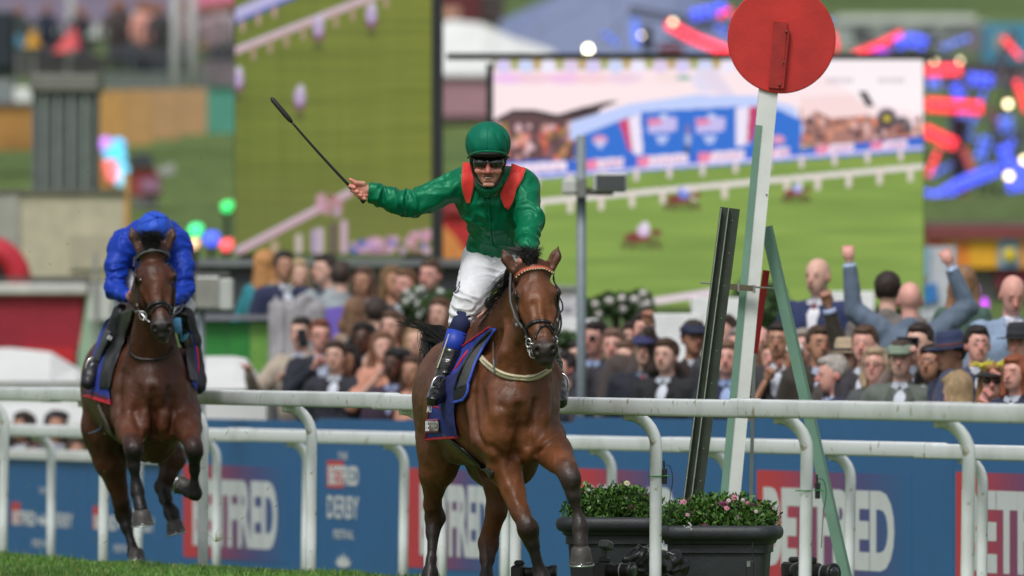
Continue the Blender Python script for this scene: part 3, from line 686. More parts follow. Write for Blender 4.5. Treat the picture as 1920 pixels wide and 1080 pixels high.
part_box(t, 'wall', (-60, 362, 232, 525), 122, 2.5, cm(188, 182, 158)); part_box(t, 'end_panel', (-60, 366, 36, 520), 121.97, .02, cm(160, 160, 152)); part_box(t, 'side_post', (232, 325, 243, 525), 122, .5, cm(190, 150, 90)); part_box(t, 'roof_edge', (-60, 356, 234, 362), 121.95, 2.6, cm(110, 108, 100)); part_box(t, 'panel', (130, 440, 228, 505), 121.96, .03, cm(176, 170, 148)); down(t, (-60, 362, 232, 525), 122, 2.5, cm(120, 118, 105))
t = thing_at('grey_tower', 'grey corrugated tower rising above the cream cabin', 'tower', 120, 132)
part_box(t, 'wall', (60, 172, 180, 362), 132, 1.2, cm(108, 118, 116)); part_box(t, 'cap', (54, 138, 186, 172), 131.9, 1.4, cm(118, 118, 112), .02)
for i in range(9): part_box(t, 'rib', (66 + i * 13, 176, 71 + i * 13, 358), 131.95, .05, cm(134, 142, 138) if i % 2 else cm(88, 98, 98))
down(t, (60, 172, 180, 362), 132, 1.2, cm(108, 118, 116))
t = thing_at('orange_hoarding', 'long orange tan hoarding on the grass left of the tall screen', 'hoarding', 290, 190)
for i in range(4): part_box(t, 'panel', (183 + i * 51.5, 170 - i * 1.5, 233 + i * 51.5, 282 - i * 10), 190, .1, [cm(192, 146, 84), cm(186, 144, 92), cm(182, 144, 104), cm(184, 146, 106)][i])
t = thing_at('teal_hoarding', 'teal hoarding panel beside the left edge of the tall screen', 'hoarding', 415, 189); part_box(t, 'panel', (389, 164, 448, 250), 189, .12, cm(78, 150, 132)); part_box(t, 'frame', (389, 160, 448, 164), 188.95, .2, cm(90, 120, 110))
t = thing_at('orange_hoarding', 'short orange hoarding left of the grey tower', 'hoarding', 30, 185); part_box(t, 'panel', (-40, 192, 62, 282), 185, .1, cm(188, 138, 76)); part_box(t, 'frame', (-40, 188, 62, 192), 184.9, .2, cm(120, 90, 110))
t = thing_at('white_box', 'small white box on the wall top left of the grey tower', 'box', 42, 184); part_box(t, 'case', (26, 164, 62, 193), 184, .4, cm(225, 228, 225), .03); part_box(t, 'plinth', (-30, 148, 24, 190), 184, .3, cm(130, 138, 142)); part_box(t, 'shelf', (-40, 193, 64, 197), 183.9, .5, cm(120, 125, 125))
# neon
t = thing_at('neon_sign', 'glowing cyan and pink neon shape beside the grey tower', 'neon sign', 210, 176)
def emis(name, c, s): return mat(name, c, .5, .0, emit=s)
o0 = np.array(t.location)
for (x, y, r, c) in ((198, 270, 13, (190, 130, 235)), (222, 272, 13, (90, 190, 240)), (206, 288, 13, (60, 190, 230)), (226, 294, 11, (100, 200, 240)), (230, 318, 12, (110, 200, 240)), (206, 310, 12, (245, 110, 110)), (214, 328, 13, (250, 120, 130)), (226, 338, 11, (130, 210, 240))):
    MB().sphere(P(x, y, 176) - o0, r * 176 / FPX, 10, 7, (1, .5, 1)).build('neon_bulb', emis('neon%d' % x, S(*c), 1.1), t, True)
part_box(t, 'frame', (186, 262, 238, 352), 176.1, .1, cm(180, 130, 70)); down(t, (186, 262, 238, 352), 176.1, .1, cm(150, 110, 60))
t = thing_at('red_kiosk', 'small red kiosk with a dark roof on the grass by the neon sign', 'kiosk', 272, 172)
part_poly(t, 'roof', [(238, 312), (248, 290), (280, 288), (290, 312)], 172, .7, cm(58, 62, 72)); part_box(t, 'wall', (244, 315, 300, 368), 172.1, .6, cm(150, 62, 62)); part_box(t, 'counter', (265, 335, 300, 360), 172, .1, cm(150, 110, 140)); part_poly(t, 'awning', [(290, 318), (325, 305), (328, 325), (300, 330)], 171.9, .4, cm(165, 165, 165)); down(t, (250, 315, 295, 368), 172.1, .6, cm(110, 105, 120))
for (x, y, r, c, s_) in ((425, 388, 13, (60, 210, 110), 'upper green lamp at the left edge of the tall screen'), (366, 432, 15, (70, 225, 140), 'green lamp right of the blue jockey'), (362, 458, 11, (245, 190, 150), 'small warm lamp beside the blue jockey\'s shoulder'), (396, 448, 17, (70, 90, 225), 'blue lamp between the green and red lamps'), (424, 460, 13, (255, 90, 100), 'bright red lamp beside the tall screen\'s corner')):
    t = thing_at('stage_lamp', s_, 'lamp', x, 130); o0 = np.array(t.location)
    MB().sphere(P(x, y, 130) - o0, r * 130 / FPX * .85, 12, 8).build('lens', emis('lamp%d' % x, S(*c), 1.7), t, True); MB().sphere(P(x + 7, y - 5, 130) - o0, r * 130 / FPX * .55, 10, 7).build('side_lens', emis('lampb%d' % x, S(*c), 1.3), t, True)
    p = P(x, y + r, 130) - o0; MB().tube([(p[0], .1, 0), (p[0], .1, p[2])], .03, 6).build('stand', BLK, t); MB().box((p[0], .14, p[2] + .05), (.12, .1, .12)).build('housing', BLK, t)
# red arch, red stall, marquees left
t = thing_at('inflatable_arch', 'red inflatable arch at the left edge above the red stall', 'arch', 0, 119); o0 = np.array(t.location)
pts = [P(-30 + 66 * math.cos(a), 530 - 66 * math.sin(a), 119) - o0 for a in np.linspace(math.radians(-8), math.radians(188), 28)]
pts = [np.array([pts[0][0], 0, 0])] + pts + [np.array([pts[-1][0], 0, 0])]
MB().tube(pts, 24 * 119 / FPX, 14).build('tube', cm(196, 44, 62, rough=.45), t, True)
part_box(t, 'dark_liner', (-70, 480, 16, 540), 119.3, .1, cm(62, 66, 70)); down(t, (-70, 480, 16, 540), 119.3, .1, cm(62, 66, 70))
t = thing_at('red_stall', 'dark red stall with a pale gutter left of the blue jockey', 'stall', 70, 114)
part_box(t, 'front_panel', (-60, 553, 152, 652), 114, 1.5, cm(146, 28, 48)); part_poly(t, 'side_panel', [(152, 553), (162, 545), (142, 660), (137, 652)], 114.02, 1.4, cm(120, 28, 42)); part_box(t, 'gutter', (-60, 531, 164, 553), 113.9, 1.7, cm(196, 196, 192), .02); part_box(t, 'roof_rail', (-60, 519, 168, 527), 113.95, .1, cm(80, 80, 78))
part_box(t, 'counter', (40, 652, 140, 682), 113.8, .5, cm(192, 34, 44)); part_box(t, 'kick_panel', (-60, 652, 40, 690), 114.1, .5, cm(110, 40, 50)); down(t, (-60, 553, 150, 660), 114, 1.4, cm(100, 30, 40))
t = thing_at('pale_green_screen', 'pale green translucent windbreak beside the red stall', 'windbreak', 180, 111); part_poly(t, 'sheet', [(165, 555), (205, 555), (205, 740), (138, 740), (150, 640)], 111, .05, cm(150, 178, 152)); part_poly(t, 'upper_sheet', [(172, 530), (212, 530), (206, 600), (165, 600)], 110.9, .04, cm(196, 200, 196)); MB().tube([(0, -.15, 0), (0, -.15, 1.7)], .02, 6).build('pole', cm(150, 150, 148), t)
WT = mat('tent_white', (.70, .72, .72), .6, .06, 2)
def marquee(name, label, pts, eave, Y, walls=True, m=WT, depth=2.5):
    """tent from its outline: ridge points with a sloping roof down to an eave row"""
    t = thing_at(name, label, 'tent', (pts[0][0] + pts[-1][0]) / 2, Y); o0 = np.array(t.location)
    n = len(pts); V = []; F = []
    for (x, y) in pts: p = P(x, y, Y + depth / 2) - o0; V.append(p)
    for (x, y) in pts: V.append(P(x, eave, Y) - o0)
    for (x, y) in pts: q = P(x, eave, Y) - o0; V.append(q + np.array([0, depth, 0]))
    for i in range(n - 1): F.append((n + i, n + i + 1, i + 1, i)); F.append((i, i + 1, 2 * n + i + 1, 2 * n + i))
    F.append((n, 0, 2 * n)); F.append((2 * n - 1, 3 * n - 1, n - 1)); link_mesh('roof', V, F, m, t)
    if walls:
        a = P(pts[0][0], eave, Y) - o0; b = P(pts[-1][0], eave, Y) - o0
        MB().box(((a[0] + b[0]) / 2, depth / 2, a[2] / 2), (abs(b[0] - a[0]) - .05, depth - .1, a[2] - .02)).build('wall', m, t)
    return t
marquee('white_parasol', 'white sloping stall roof in front of the red stall at left', [(-60, 655), (20, 652), (95, 660), (145, 690), (170, 712)], 716, 107)
marquee('white_parasol', 'wide white sloping stall roof right of the blue jockey', [(372, 668), (440, 668), (462, 672), (492, 712), (505, 722)], 730, 93)
t = thing_at('tray_table', 'round white tray table top just above the board beside the left horse', 'table', 440, 93.5); part_box(t, 'top', (370, 752, 502, 784), 93.5, .5, WT, .03); down(t, (380, 752, 480, 784), 93.5, .4, WT, 'leg')
marquee('white_parasol', 'low white awning seen between the two rails at far left', [(-60, 757), (50, 756), (130, 757), (170, 765)], 792, 104, False)
t = thing_at('green_banner', 'bright green banner fence right of the blue jockey', 'banner', 450, 96.5)
for i in range(3): part_box(t, 'sheet', (385 + i * 42, 603, 426 + i * 42, 700), 96.5, .04, cm(40, 130, 52) if i < 2 else cm(110, 160, 70)); 
part_box(t, 'top_bar', (330, 590, 512, 600), 96.4, .1, cm(120, 122, 130)); down(t, (385, 603, 510, 690), 96.5, .04, cm(40, 110, 52))
t = thing_at('dark_fence', 'dark slatted fence panels behind the standing crowd at centre', 'fence', 620, 107)
for i in range(11): part_box(t, 'panel', (370 + i * 48, 500, 417 + i * 48, 610), 107, .06, cm(50, 54, 60))
part_box(t, 'handrail', (370, 485, 900, 499), 106.9, .12, cm(112, 116, 120)); down(t, (370, 500, 898, 610), 107, .06, cm(45, 48, 52))
# between the screens
t = thing_at('striped_ride_panel', 'red and orange painted ride panel behind the green jockey\'s elbow', 'ride panel', 860, 128)
part_box(t, 'backing', (828, 372, 900, 490), 128.1, .1, cm(180, 40, 42)); part_poly(t, 'stripe', [(828, 420), (850, 440), (885, 490), (828, 490)], 128.02, .05, cm(214, 138, 70)); part_poly(t, 'corner_patch', [(828, 372), (860, 372), (872, 400), (828, 400)], 128.02, .05, cm(150, 50, 56)); down(t, (828, 372, 900, 490), 128.1, .1, cm(60, 40, 40))  # upper left corner of the panel is a duller red
marquee('white_marquee', 'white peaked marquee between the two video screens', [(790, 45), (850, 38), (905, 44), (960, 70), (1040, 96)], 140, 230)
t = thing_at('pink_building', 'dusty pink low building below the white marquee', 'building', 880, 200); part_box(t, 'wall', (800, 143, 960, 218), 200, 3, cm(168, 128, 140)); part_box(t, 'roof_edge', (800, 138, 960, 144), 199.9, 3.2, cm(200, 200, 205)); down(t, (800, 143, 960, 218), 200, 2, cm(150, 120, 130))
t = thing_at('dark_red_shed', 'dark red shed at the top edge behind the white marquee', 'shed', 885, 262); part_box(t, 'wall', (820, -15, 900, 48), 262, 3, cm(98, 40, 44)); part_box(t, 'side_wall', (900, -10, 945, 40), 262.1, 3, cm(70, 58, 60)); part_box(t, 'sign', (828, 14, 862, 34), 261.9, .1, cm(196, 150, 130)); down(t, (820, -15, 940, 48), 262, 2, cm(70, 50, 50))
marquee('blue_marquee', 'large slate blue marquee above the wide video screen', [(935, 40), (1080, -25), (1260, -30), (1390, 30), (1440, 60)], 116, 250, m=cm(112, 124, 160))
for i, (x0, y0, x1, y1) in enumerate(((1000, 60, 1150, -20), (1120, 80, 1240, -20))):
    t0 = thing_at('guy_rope', ['pale rope line over the left slope of the blue marquee', 'pale rope line over the right slope of the blue marquee'][i], 'rope', x1, 247); o0 = np.array(t0.location)
    p = P(x1, y1, 247); MB().tube([P(x0, y0, 247) - o0, p - o0, (p[0] - o0[0] + .3, 0, 0)], .03, 6).build('rope', cm(130, 138, 168), t0)
# right background
t = thing_at('white_building', 'long pale grey building at the top right', 'building', 1720, 300)
part_box(t, 'wall', (1560, 40, 1860, 100), 300, 4, cm(160, 168, 166)); part_box(t, 'roof_edge', (1570, 28, 1830, 42), 299.9, 4.2, cm(205, 210, 208))
for x in (1600, 1660, 1720, 1780): part_box(t, 'window', (x, 52, x + 30, 86), 299.95, .1, cm(110, 118, 120))
down(t, (1560, 40, 1860, 100), 300, 3, cm(130, 138, 130))
t = thing_at('blue_container', 'sky blue container with an orange patch at the top right corner', 'container', 1885, 285); part_box(t, 'wall', (1845, 44, 1960, 116), 285, 3, cm(66, 140, 178)); part_box(t, 'mural', (1864, 62, 1905, 96), 284.95, .1, cm(150, 146, 140)); part_box(t, 'door', (1812, 50, 1842, 100), 284.9, .5, cm(120, 112, 118)); down(t, (1845, 44, 1960, 116), 285, 2, cm(90, 100, 110))
t = thing_at('mauve_building', 'low mauve brown building beneath the blue container', 'building', 1860, 262); part_box(t, 'wall', (1735, 124, 1960, 186), 262, 3, cm(124, 108, 118)); part_box(t, 'roof_edge', (1735, 116, 1960, 124), 261.9, 3.2, cm(96, 92, 98)); down(t, (1735, 124, 1960, 186), 262, 2.5, cm(90, 100, 70))
# top left clutter
t = thing_at('lilac_building', 'long lilac grey building across the top left', 'building', 200, 330); part_box(t, 'wall', (-80, -20, 460, 52), 330, 4, cm(140, 128, 156)); part_box(t, 'roof_edge', (-80, -34, 460, -20), 329.9, 4.2, cm(170, 160, 165)); part_box(t, 'lower_wall', (-80, 52, 460, 70), 329.95, 4, cm(150, 152, 160)); down(t, (-80, -20, 460, 70), 330, 3, cm(120, 130, 120))
t = thing_at('dark_speaker_stack', 'tall dark box standing at the top left edge', 'speaker stack', 5, 205); part_box(t, 'cabinet', (-40, 20, 27, 136), 205, 1, cm(40, 52, 62), .05); part_box(t, 'grille', (-34, 28, 20, 126), 204.95, .1, cm(34, 44, 54)); down(t, (-40, 20, 27, 136), 205, 1, cm(60, 70, 60))
for (x0, x1, yt, yb, Y, lab) in ((124, 142, -30, 110, 260, 'thin pale pole above the red parasol'), (318, 340, -30, 172, 200, 'thick pale pole in front of the teal tent'), (350, 372, -30, 150, 205, 'second pale pole just left of the tall screen')):
    t = thing_at('tall_pole', lab, 'pole', (x0 + x1) / 2, Y, 'tall pale poles at the top left'); h = P(0, yt, Y)[2] - t.location[2]; MB().tube([(0, 0, 0), (0, 0, h)], (x1 - x0) / 2 * Y / FPX * .8, 10).build('shaft', cm(168, 170, 170), t, True); MB().tube([(0, 0, 0), (0, 0, .3)], (x1 - x0) / 2 * Y / FPX * 1.2, 10).build('base', cm(120, 120, 120), t, True)
t = thing_at('teal_tent', 'dark teal tent in front of the lilac building', 'tent', 230, 280); part_poly(t, 'wall', [(205, 95), (205, 45), (228, 32), (258, 45), (258, 95)], 280, 2, cm(36, 78, 78)); part_poly(t, 'roof', [(200, 46), (228, 26), (266, 46)], 279.9, 2.2, cm(52, 84, 90)); down(t, (205, 45, 258, 95), 280, 2, cm(30, 60, 60))
t = thing_at('pink_canopy', 'bright pink canopy at the top edge beside the tall screen', 'canopy', 400, 240); part_poly(t, 'roof', [(365, 22), (375, -20), (450, -30), (450, 4)], 240, 2, cm(226, 120, 160)); part_box(t, 'post', (372, 20, 378, 120), 240.5, .1, cm(180, 160, 165)); part_box(t, 'post', (436, 0, 442, 120), 240.5, .1, cm(180, 160, 165)); down(t, (372, 20, 376, 120), 240.5, .1, cm(150, 140, 140), 'foot')
t = thing_at('orange_awning', 'small tan awning stall left of the tall screen', 'stall', 405, 225); part_box(t, 'awning', (374, 72, 432, 92), 225, 1.5, cm(176, 140, 104)); part_box(t, 'upper_panel', (385, 48, 432, 70), 225.2, 1, cm(110, 90, 90)); down(t, (374, 72, 432, 92), 225, 1, cm(90, 110, 70))
def parasol(x, yt, yb, w_, Y, c, label, tilt=0):
    t = thing_at('parasol', label, 'parasol', x, Y); o0 = np.array(t.location); p = P(x, yt, Y) - o0; r = w_ / 2 * Y / FPX; hh = (yb - yt) * Y / FPX
    mb = MB(); n = 8; mb.add([(p[0] + tilt * r, 0, p[2])] + [(p[0] + r * math.cos(2 * math.pi * k / n), r * math.sin(2 * math.pi * k / n), p[2] - hh + (tilt * r * .5 if math.cos(2 * math.pi * k / n) > 0 else 0)) for k in range(n)], [(0, 1 + k, 1 + (k + 1) % n) for k in range(n)]); mb.build('canopy', c, t); MB().tube([(p[0], 0, 0), (p[0], 0, p[2])], .025, 6).build('pole', cm(150, 150, 150), t)
parasol(62, 50, 88, 34, 215, cm(206, 150, 40), 'closed mustard yellow parasol at the top left'); parasol(126, 48, 98, 56, 212, cm(214, 84, 90), 'tilted coral red parasol at the top left', .5); parasol(92, 24, 62, 60, 240, cm(172, 180, 172), 'pale grey parasol behind the coral one'); parasol(35, 60, 86, 28, 220, cm(70, 140, 170), 'small blue parasol beside the mustard one'); parasol(185, 38, 70, 50, 236, cm(165, 172, 165), 'pale parasol left of the dark teal tent')
# fairground ride with coloured light tubes
t = thing_at('fairground_ride', 'fairground ride of red and blue light tubes on the right behind the wide screen', 'fairground ride', 1800, 175); o0 = np.array(t.location)
RL = mat('red_light', S(255, 52, 72), .5, .25, 26, emit=.60); BL = mat('blue_light', S(70, 92, 240), .5, .3, 14, emit=.36); BL2 = mat('deep_blue_light', S(80, 110, 215), .5, .3, 14, emit=.28)
BEADS = {RL.name: mat('red_beads', S(255, 70, 84), .5, 0, emit=3.2), BL.name: mat('blue_beads', S(96, 112, 255), .5, 0, emit=2.2), BL2.name: mat('soft_blue_beads', S(110, 135, 245), .5, 0, emit=1.5)}
def arm(pts, w_, m, Y=175, name='light_tube'):
    q = [P(x, y, Y) - o0 for x, y in pts]; mb = MB().tube(q, w_ / 2 * Y / FPX, 8)
    tb = mb.build(name, m, t)
    if m.name in BEADS:
        bd = MB()
        for i in range(len(q) - 1):
            L = np.linalg.norm(q[i + 1] - q[i]); nn = max(2, int(L / .10)); dv = (q[i + 1] - q[i]) / L; nv_ = np.array([-dv[2], 0, dv[0]]); rw = w_ / 2 * Y / FPX
            for k in range(nn):
                for sd_ in ((-.6, .6) if w_ > 16 else (0,)): bd.sphere(q[i] + dv * L * (k + .5) / nn + nv_ * rw * sd_ + np.array([0, -rw, 0]), .026, 5, 4)
        struct(bd.build('light_beads', BEADS[m.name], tb), 'stuff')
    return tb
arm([(1250, 44), (1300, 72), (1372, 100)], 18, RL); arm([(1345, 28), (1372, 20)], 14, RL); arm([(1600, 104), (1650, 84), (1692, 62)], 13, RL); arm([(1560, 60), (1568, 95)], 12, RL)
arm([(1736, 133), (1802, 130)], 20, RL); arm([(1736, 196), (1842, 203)], 24, RL); arm([(1732, 244), (1792, 272)], 22, RL); arm([(1804, 275), (1822, 318)], 12, mat('dim_red_light', S(190, 80, 80), .5, emit=.45))
arm([(1802, 368), (1838, 428)], 20, RL); arm([(1866, 392), (1832, 432)], 24, RL); arm([(1858, 205), (1876, 245)], 10, mat('dim_rust_light', S(120, 60, 70), .5, emit=.4))
arm([(1295, 30), (1330, 22), (1362, 10)], 22, BL); arm([(1340, 48), (1366, 66)], 14, BL2); arm([(1678, 82), (1712, 74), (1736, 84)], 26, BL); arm([(1635, 96), (1668, 98)], 12, mat('violet_light', S(150, 70, 220), .5, emit=.9))
arm([(1738, 158), (1764, 155)], 20, BL2); arm([(1788, 158), (1802, 185)], 20, BL); arm([(1815, 148), (1862, 152)], 24, BL); arm([(1795, 216), (1815, 216)], 14, BL2); arm([(1872, 235), (1900, 232)], 30, BL2); arm([(1850, 255), (1836, 300)], 20, BL2)
arm([(1876, 272), (1890, 305), (1925, 330)], 22, BL); arm([(1888, 350), (1925, 345)], 22, BL); arm([(1728, 366), (1755, 372), (1800, 345), (1868, 318)], 24, BL); arm([(1728, 378), (1750, 384)], 14, BL); arm([(1190, 35), (1192, 88)], 16, mat('soft_blue_light', S(100, 130, 235), .5, emit=.55))
arm([(1196, 66), (1204, 66)], 14, BL2); arm([(1866, 350), (1888, 392)], 12, mat('arm_dark', (.03, .03, .04), .5), 176, 'steel_arm'); arm([(1790, 320), (1810, 230)], 8, mat('arm_dark', (.03, .03, .04), .5), 176, 'steel_arm'); arm([(1700, 118), (1780, 60)], 8, mat('arm_dark', (.03, .03, .04), .5), 176, 'steel_arm'); arm([(1870, 130), (1905, 80)], 10, mat('arm_slate', S(90, 95, 120), .5), 176, 'steel_arm'); arm([(1212, 50), (1215, 96)], 22, mat('arm_dark', (.03, .03, .04), .5), 176, 'steel_arm'); arm([(1236, 92), (1282, 94)], 14, cm(120, 40, 50), 176, 'steel_arm')
for pts, w_, m_ in (([(1764, 90), (1820, 70)], 9, BL2), ([(1880, 70), (1915, 110)], 9, RL), ([(1846, 170), (1820, 240)], 10, BL2), ([(1900, 260), (1870, 330)], 11, BL), ([(1780, 235), (1830, 262)], 9, BL2), ([(1745, 330), (1800, 300)], 10, BL2), ([(1815, 395), (1880, 372)], 9, BL2), ([(1905, 150), (1925, 210)], 11, RL), ([(1760, 280), (1740, 330)], 8, RL), ([(1420, 20), (1560, 40)], 10, BL2), ([(1130, 60), (1160, 84)], 9, BL2), ([(1895, 395), (1920, 440)], 10, RL)): arm(pts, w_, m_, 175.6)
SARM = mat('arm_slate', S(90, 95, 120), .5); DARM = mat('arm_dark', (.03, .03, .04), .5); _r = random.Random(4)
def truss(x0, y0, x1, y1, w_, m):
    dx, dy = x1 - x0, y1 - y0; L = math.hypot(dx, dy); nx, ny = -dy / L * w_ / 2, dx / L * w_ / 2; n_ = max(3, int(L / w_)); mb = MB()
    q = lambda u, s_: P(x0 + dx * u + nx * s_, y0 + dy * u + ny * s_, 176.4) - o0
    mb.tube([q(0, -1), q(1, -1)], .022, 5); mb.tube([q(0, 1), q(1, 1)], .022, 5)
    for k in range(n_): mb.tube([q(k / n_, -1 if k % 2 else 1), q((k + 1) / n_, 1 if k % 2 else -1)], .014, 4)
    mb.build('lattice_arm', m, t)
for (x0, y0, x1, y1, w_, m) in ((1740, 60, 1910, 300, 16, SARM), (1905, 60, 1760, 330, 14, DARM), (1700, 150, 1925, 160, 12, SARM), (1730, 300, 1925, 250, 14, DARM), (1780, 100, 1800, 420, 12, SARM), (1900, 120, 1830, 420, 16, DARM), (1735, 400, 1900, 300, 10, SARM), (1230, 95, 1400, 10, 12, SARM), (1180, 20, 1400, 60, 12, DARM), (1600, 60, 1740, 110, 12, DARM), (1880, 420, 1930, 200, 12, SARM)): truss(x0, y0, x1, y1, w_, m)
WB = mat('warm_bulb', (1, .82, .50), .5, 0, emit=5.5)
for (x, y, r) in ((1890, 195, 6), (1892, 330, 6), (1846, 379, 6), (1813, 407, 6), (1262, 41, 4.2), (1921, 300, 6), (1203, 66, 3), (1752, 114, 3), (1800, 114, 3)):
    MB().sphere(P(x, y, 174.7) - o0, r * 174.7 / FPX, 8, 6).build('bulb', WB, t, True)
MB().tube([(0, .4, 0), (0, .4, P(0, 200, 175)[2] - o0[2])], .12, 8).build('mast', mat('arm_dark', (.03, .03, .04), .5), t)
part_poly(t, 'seat_pod', [(1860, 395), (1900, 385), (1915, 420), (1870, 425)], 175.5, .5, mat('arm_dark', (.03, .03, .04), .5))
t = thing_at('flood_lamp', 'single bright round lamp above the top beam of the wide screen', 'lamp', 1103, 152); o0 = np.array(t.location)
MB().sphere(P(1103, 92, 152) - o0, 7 * 152 / FPX, 10, 8).build('bulb', mat('flood_bulb', (1, .95, .62), .5, 0, emit=9), t, True); q = P(1103, 100, 152) - o0; MB().tube([(q[0], .05, 0), (q[0], .05, q[2])], .03, 6).build('stand', BLK, t)
t = thing_at('fair_stall', 'red fair stall with orange and yellow painted front at right', 'stall', 1850, 145)
part_box(t, 'fascia', (1735, 425, 1990, 447), 144.9, .8, cm(126, 60, 62)); part_box(t, 'top_trim', (1735, 415, 1990, 425), 144.95, .8, cm(110, 95, 92))
for (x0, x1, c) in ((1736, 1770, (196, 70, 40)), (1770, 1818, (222, 128, 40)), (1818, 1872, (230, 170, 40)), (1872, 1912, (120, 160, 190)), (1912, 1990, (220, 150, 40))): part_box(t, 'painted_panel', (x0, 449, x1 - 1, 502), 145, .1, cm(*c))
MB().sphere(P(1893, 478, 144.95) - np.array(t.location), .09, 8, 6, (1, .4, 1)).build('star', cm(228, 200, 50), t); part_box(t, 'lower_wall', (1868, 502, 1990, 542), 145.1, .6, cm(120, 36, 52)); part_box(t, 'lower_wall', (1736, 502, 1868, 620), 145.3, .6, cm(120, 120, 124)); down(t, (1736, 449, 1990, 542), 145.3, .6, cm(90, 80, 90))
t = thing_at('printed_banner', 'tall white and blue printed banner at the right end of the wide screen', 'banner', 1752, 120); part_box(t, 'sheet', (1724, 462, 1790, 600), 120, .04, cm(190, 195, 205)); part_poly(t, 'blue_print', [(1726, 535), (1756, 530), (1760, 565), (1728, 572)], 119.96, .03, cm(50, 120, 190)); part_poly(t, 'pale_print', [(1724, 462), (1744, 462), (1740, 520), (1724, 520)], 119.96, .03, cm(140, 180, 205)); part_box(t, 'pole', (1790, 455, 1794, 600), 120, .05, cm(120, 120, 125)); down(t, (1724, 462, 1790, 600), 120, .04, cm(150, 150, 155))
for (x, y, c, lab) in ((1846, 572, (205, 80, 240), 'purple ring lamp behind the crowd at right'), (1828, 545, (200, 110, 190), 'pink lamp beside the purple ring lamp')):
    t = thing_at('party_lamp', lab, 'lamp', x, 118); o0 = np.array(t.location); MB().sphere(P(x, y, 118) - o0, 9 * 118 / FPX, 10, 8, (.8, .6, 1.5)).build('lens', emis('pl%d' % x, S(*c), 1.0 if x > 1840 else .5), t, True); q = P(x, y + 8, 118) - o0; MB().tube([(q[0], .05, 0), (q[0], .05, q[2])], .02, 6).build('stand', BLK, t)
# pole speakers
def speaker_pole(px, ytop, Y, label, boxes, r, ybot=None):
    t = thing_at('speaker_pole', label, 'pole', px, Y); o0 = np.array(t.location); h = P(0, ytop, Y)[2] - o0[2]; GP = cm(120, 132, 140, rough=.45)
    MB().tube([(0, 0, 0), (0, 0, h)], r, 14).build('shaft', GP, t, True)
    for (x0, y0, x1, y1, grille, dpt) in boxes:
        b_ = part_box(t, 'speaker_box', (x0, y0, x1, y1), Y - .16, dpt, cm(186, 190, 186), .015)
        if grille: g0, g1, g2, g3 = grille; part_box(t, 'grille', (g0, g1, g2, g3), Y - .175, .03, cm(72, 76, 78))
    return t
t = speaker_pole(1090, 254, 84, 'grey pole with two small speaker boxes between screen and crowd', [(1112, 324, 1176, 360, (1118, 328, 1172, 356), .3), (1054, 336, 1082, 364, None, .3)], .036)
part_box(t, 'mount', (1076, 352, 1150, 366), 83.9, .1, cm(90, 86, 78)); part_box(t, 'pole_clamp', (1082, 334, 1100, 372), 83.85, .25, cm(120, 122, 120), .01)
t = speaker_pole(378, 512, 90, 'short grey pole with a large speaker box right of the blue jockey', [(366, 518, 412, 580, (366, 522, 408, 576), .3), (412, 522, 437, 582, None, .35)], .026); part_box(t, 'crossbar', (364, 510, 430, 516), 89.9, .1, cm(90, 92, 90))
for o in list(t.children):
    if o.name.startswith('grille'): o.data.materials[0] = cm(140, 140, 134)
# ================================================================== HORSES AND JOCKEYS
def coat_mat():
    m = mat('horse_coat', (1, 1, 1), .47, .2, 7, bump=.3, bscale=22, vcol=True, sheen=.0, coat=.0, spec=.42)
    nt_ = m.node_tree; n = nt_.nodes; l = nt_.links; tc = n.new('ShaderNodeTexCoord'); mp = n.new('ShaderNodeMapping'); mp.inputs['Scale'].default_value = (1, 1, .22); l.new(tc.outputs['Object'], mp.inputs[0])
    no = n.new('ShaderNodeTexNoise'); no.inputs['Scale'].default_value = 150; no.inputs['Detail'].default_value = 3; l.new(mp.outputs[0], no.inputs['Vector'])      # short hair lying down the body
    mr = n.new('ShaderNodeMapRange'); mr.inputs['To Min'].default_value = .33; mr.inputs['To Max'].default_value = .62; l.new(no.outputs['Fac'], mr.inputs['Value']); l.new(mr.outputs[0], n['Principled BSDF'].inputs['Roughness'])
    b2 = n.new('ShaderNodeBump'); b2.inputs['Strength'].default_value = .25; b2.inputs['Distance'].default_value = .003; l.new(no.outputs['Fac'], b2.inputs['Height']); old = n['Principled BSDF'].inputs['Normal'].links[0].from_socket; l.new(old, b2.inputs['Normal']); l.new(b2.outputs[0], n['Principled BSDF'].inputs['Normal'])
    return m
COAT = coat_mat(); LEATHER = mat('black_leather', (.012, .012, .013), .35, .2, 20); STEEL = mat('bright_steel', (.62, .63, .64), .25, metal=1.0)
HOOFM = mat('hoof_horn', (.06, .055, .052), .5, .25, 30, bump=.1); EYEM = mat('horse_eye', (.008, .006, .005), .05, coat=1)
HAIRM = mat('black_horse_hair', (.016, .015, .016), .55, .3, 30)
def lips(Mf, pts, r, k=.04, col=0):
    out = []
    for i in range(len(pts) - 1): out.append(rc(Mf(*pts[i]), Mf(*pts[i + 1]), r[i] * (.92 if i > 1 else 1), r[i + 1] * (.92 if i > 0 else 1), k, col[i] if isinstance(col, list) else col))
    return out
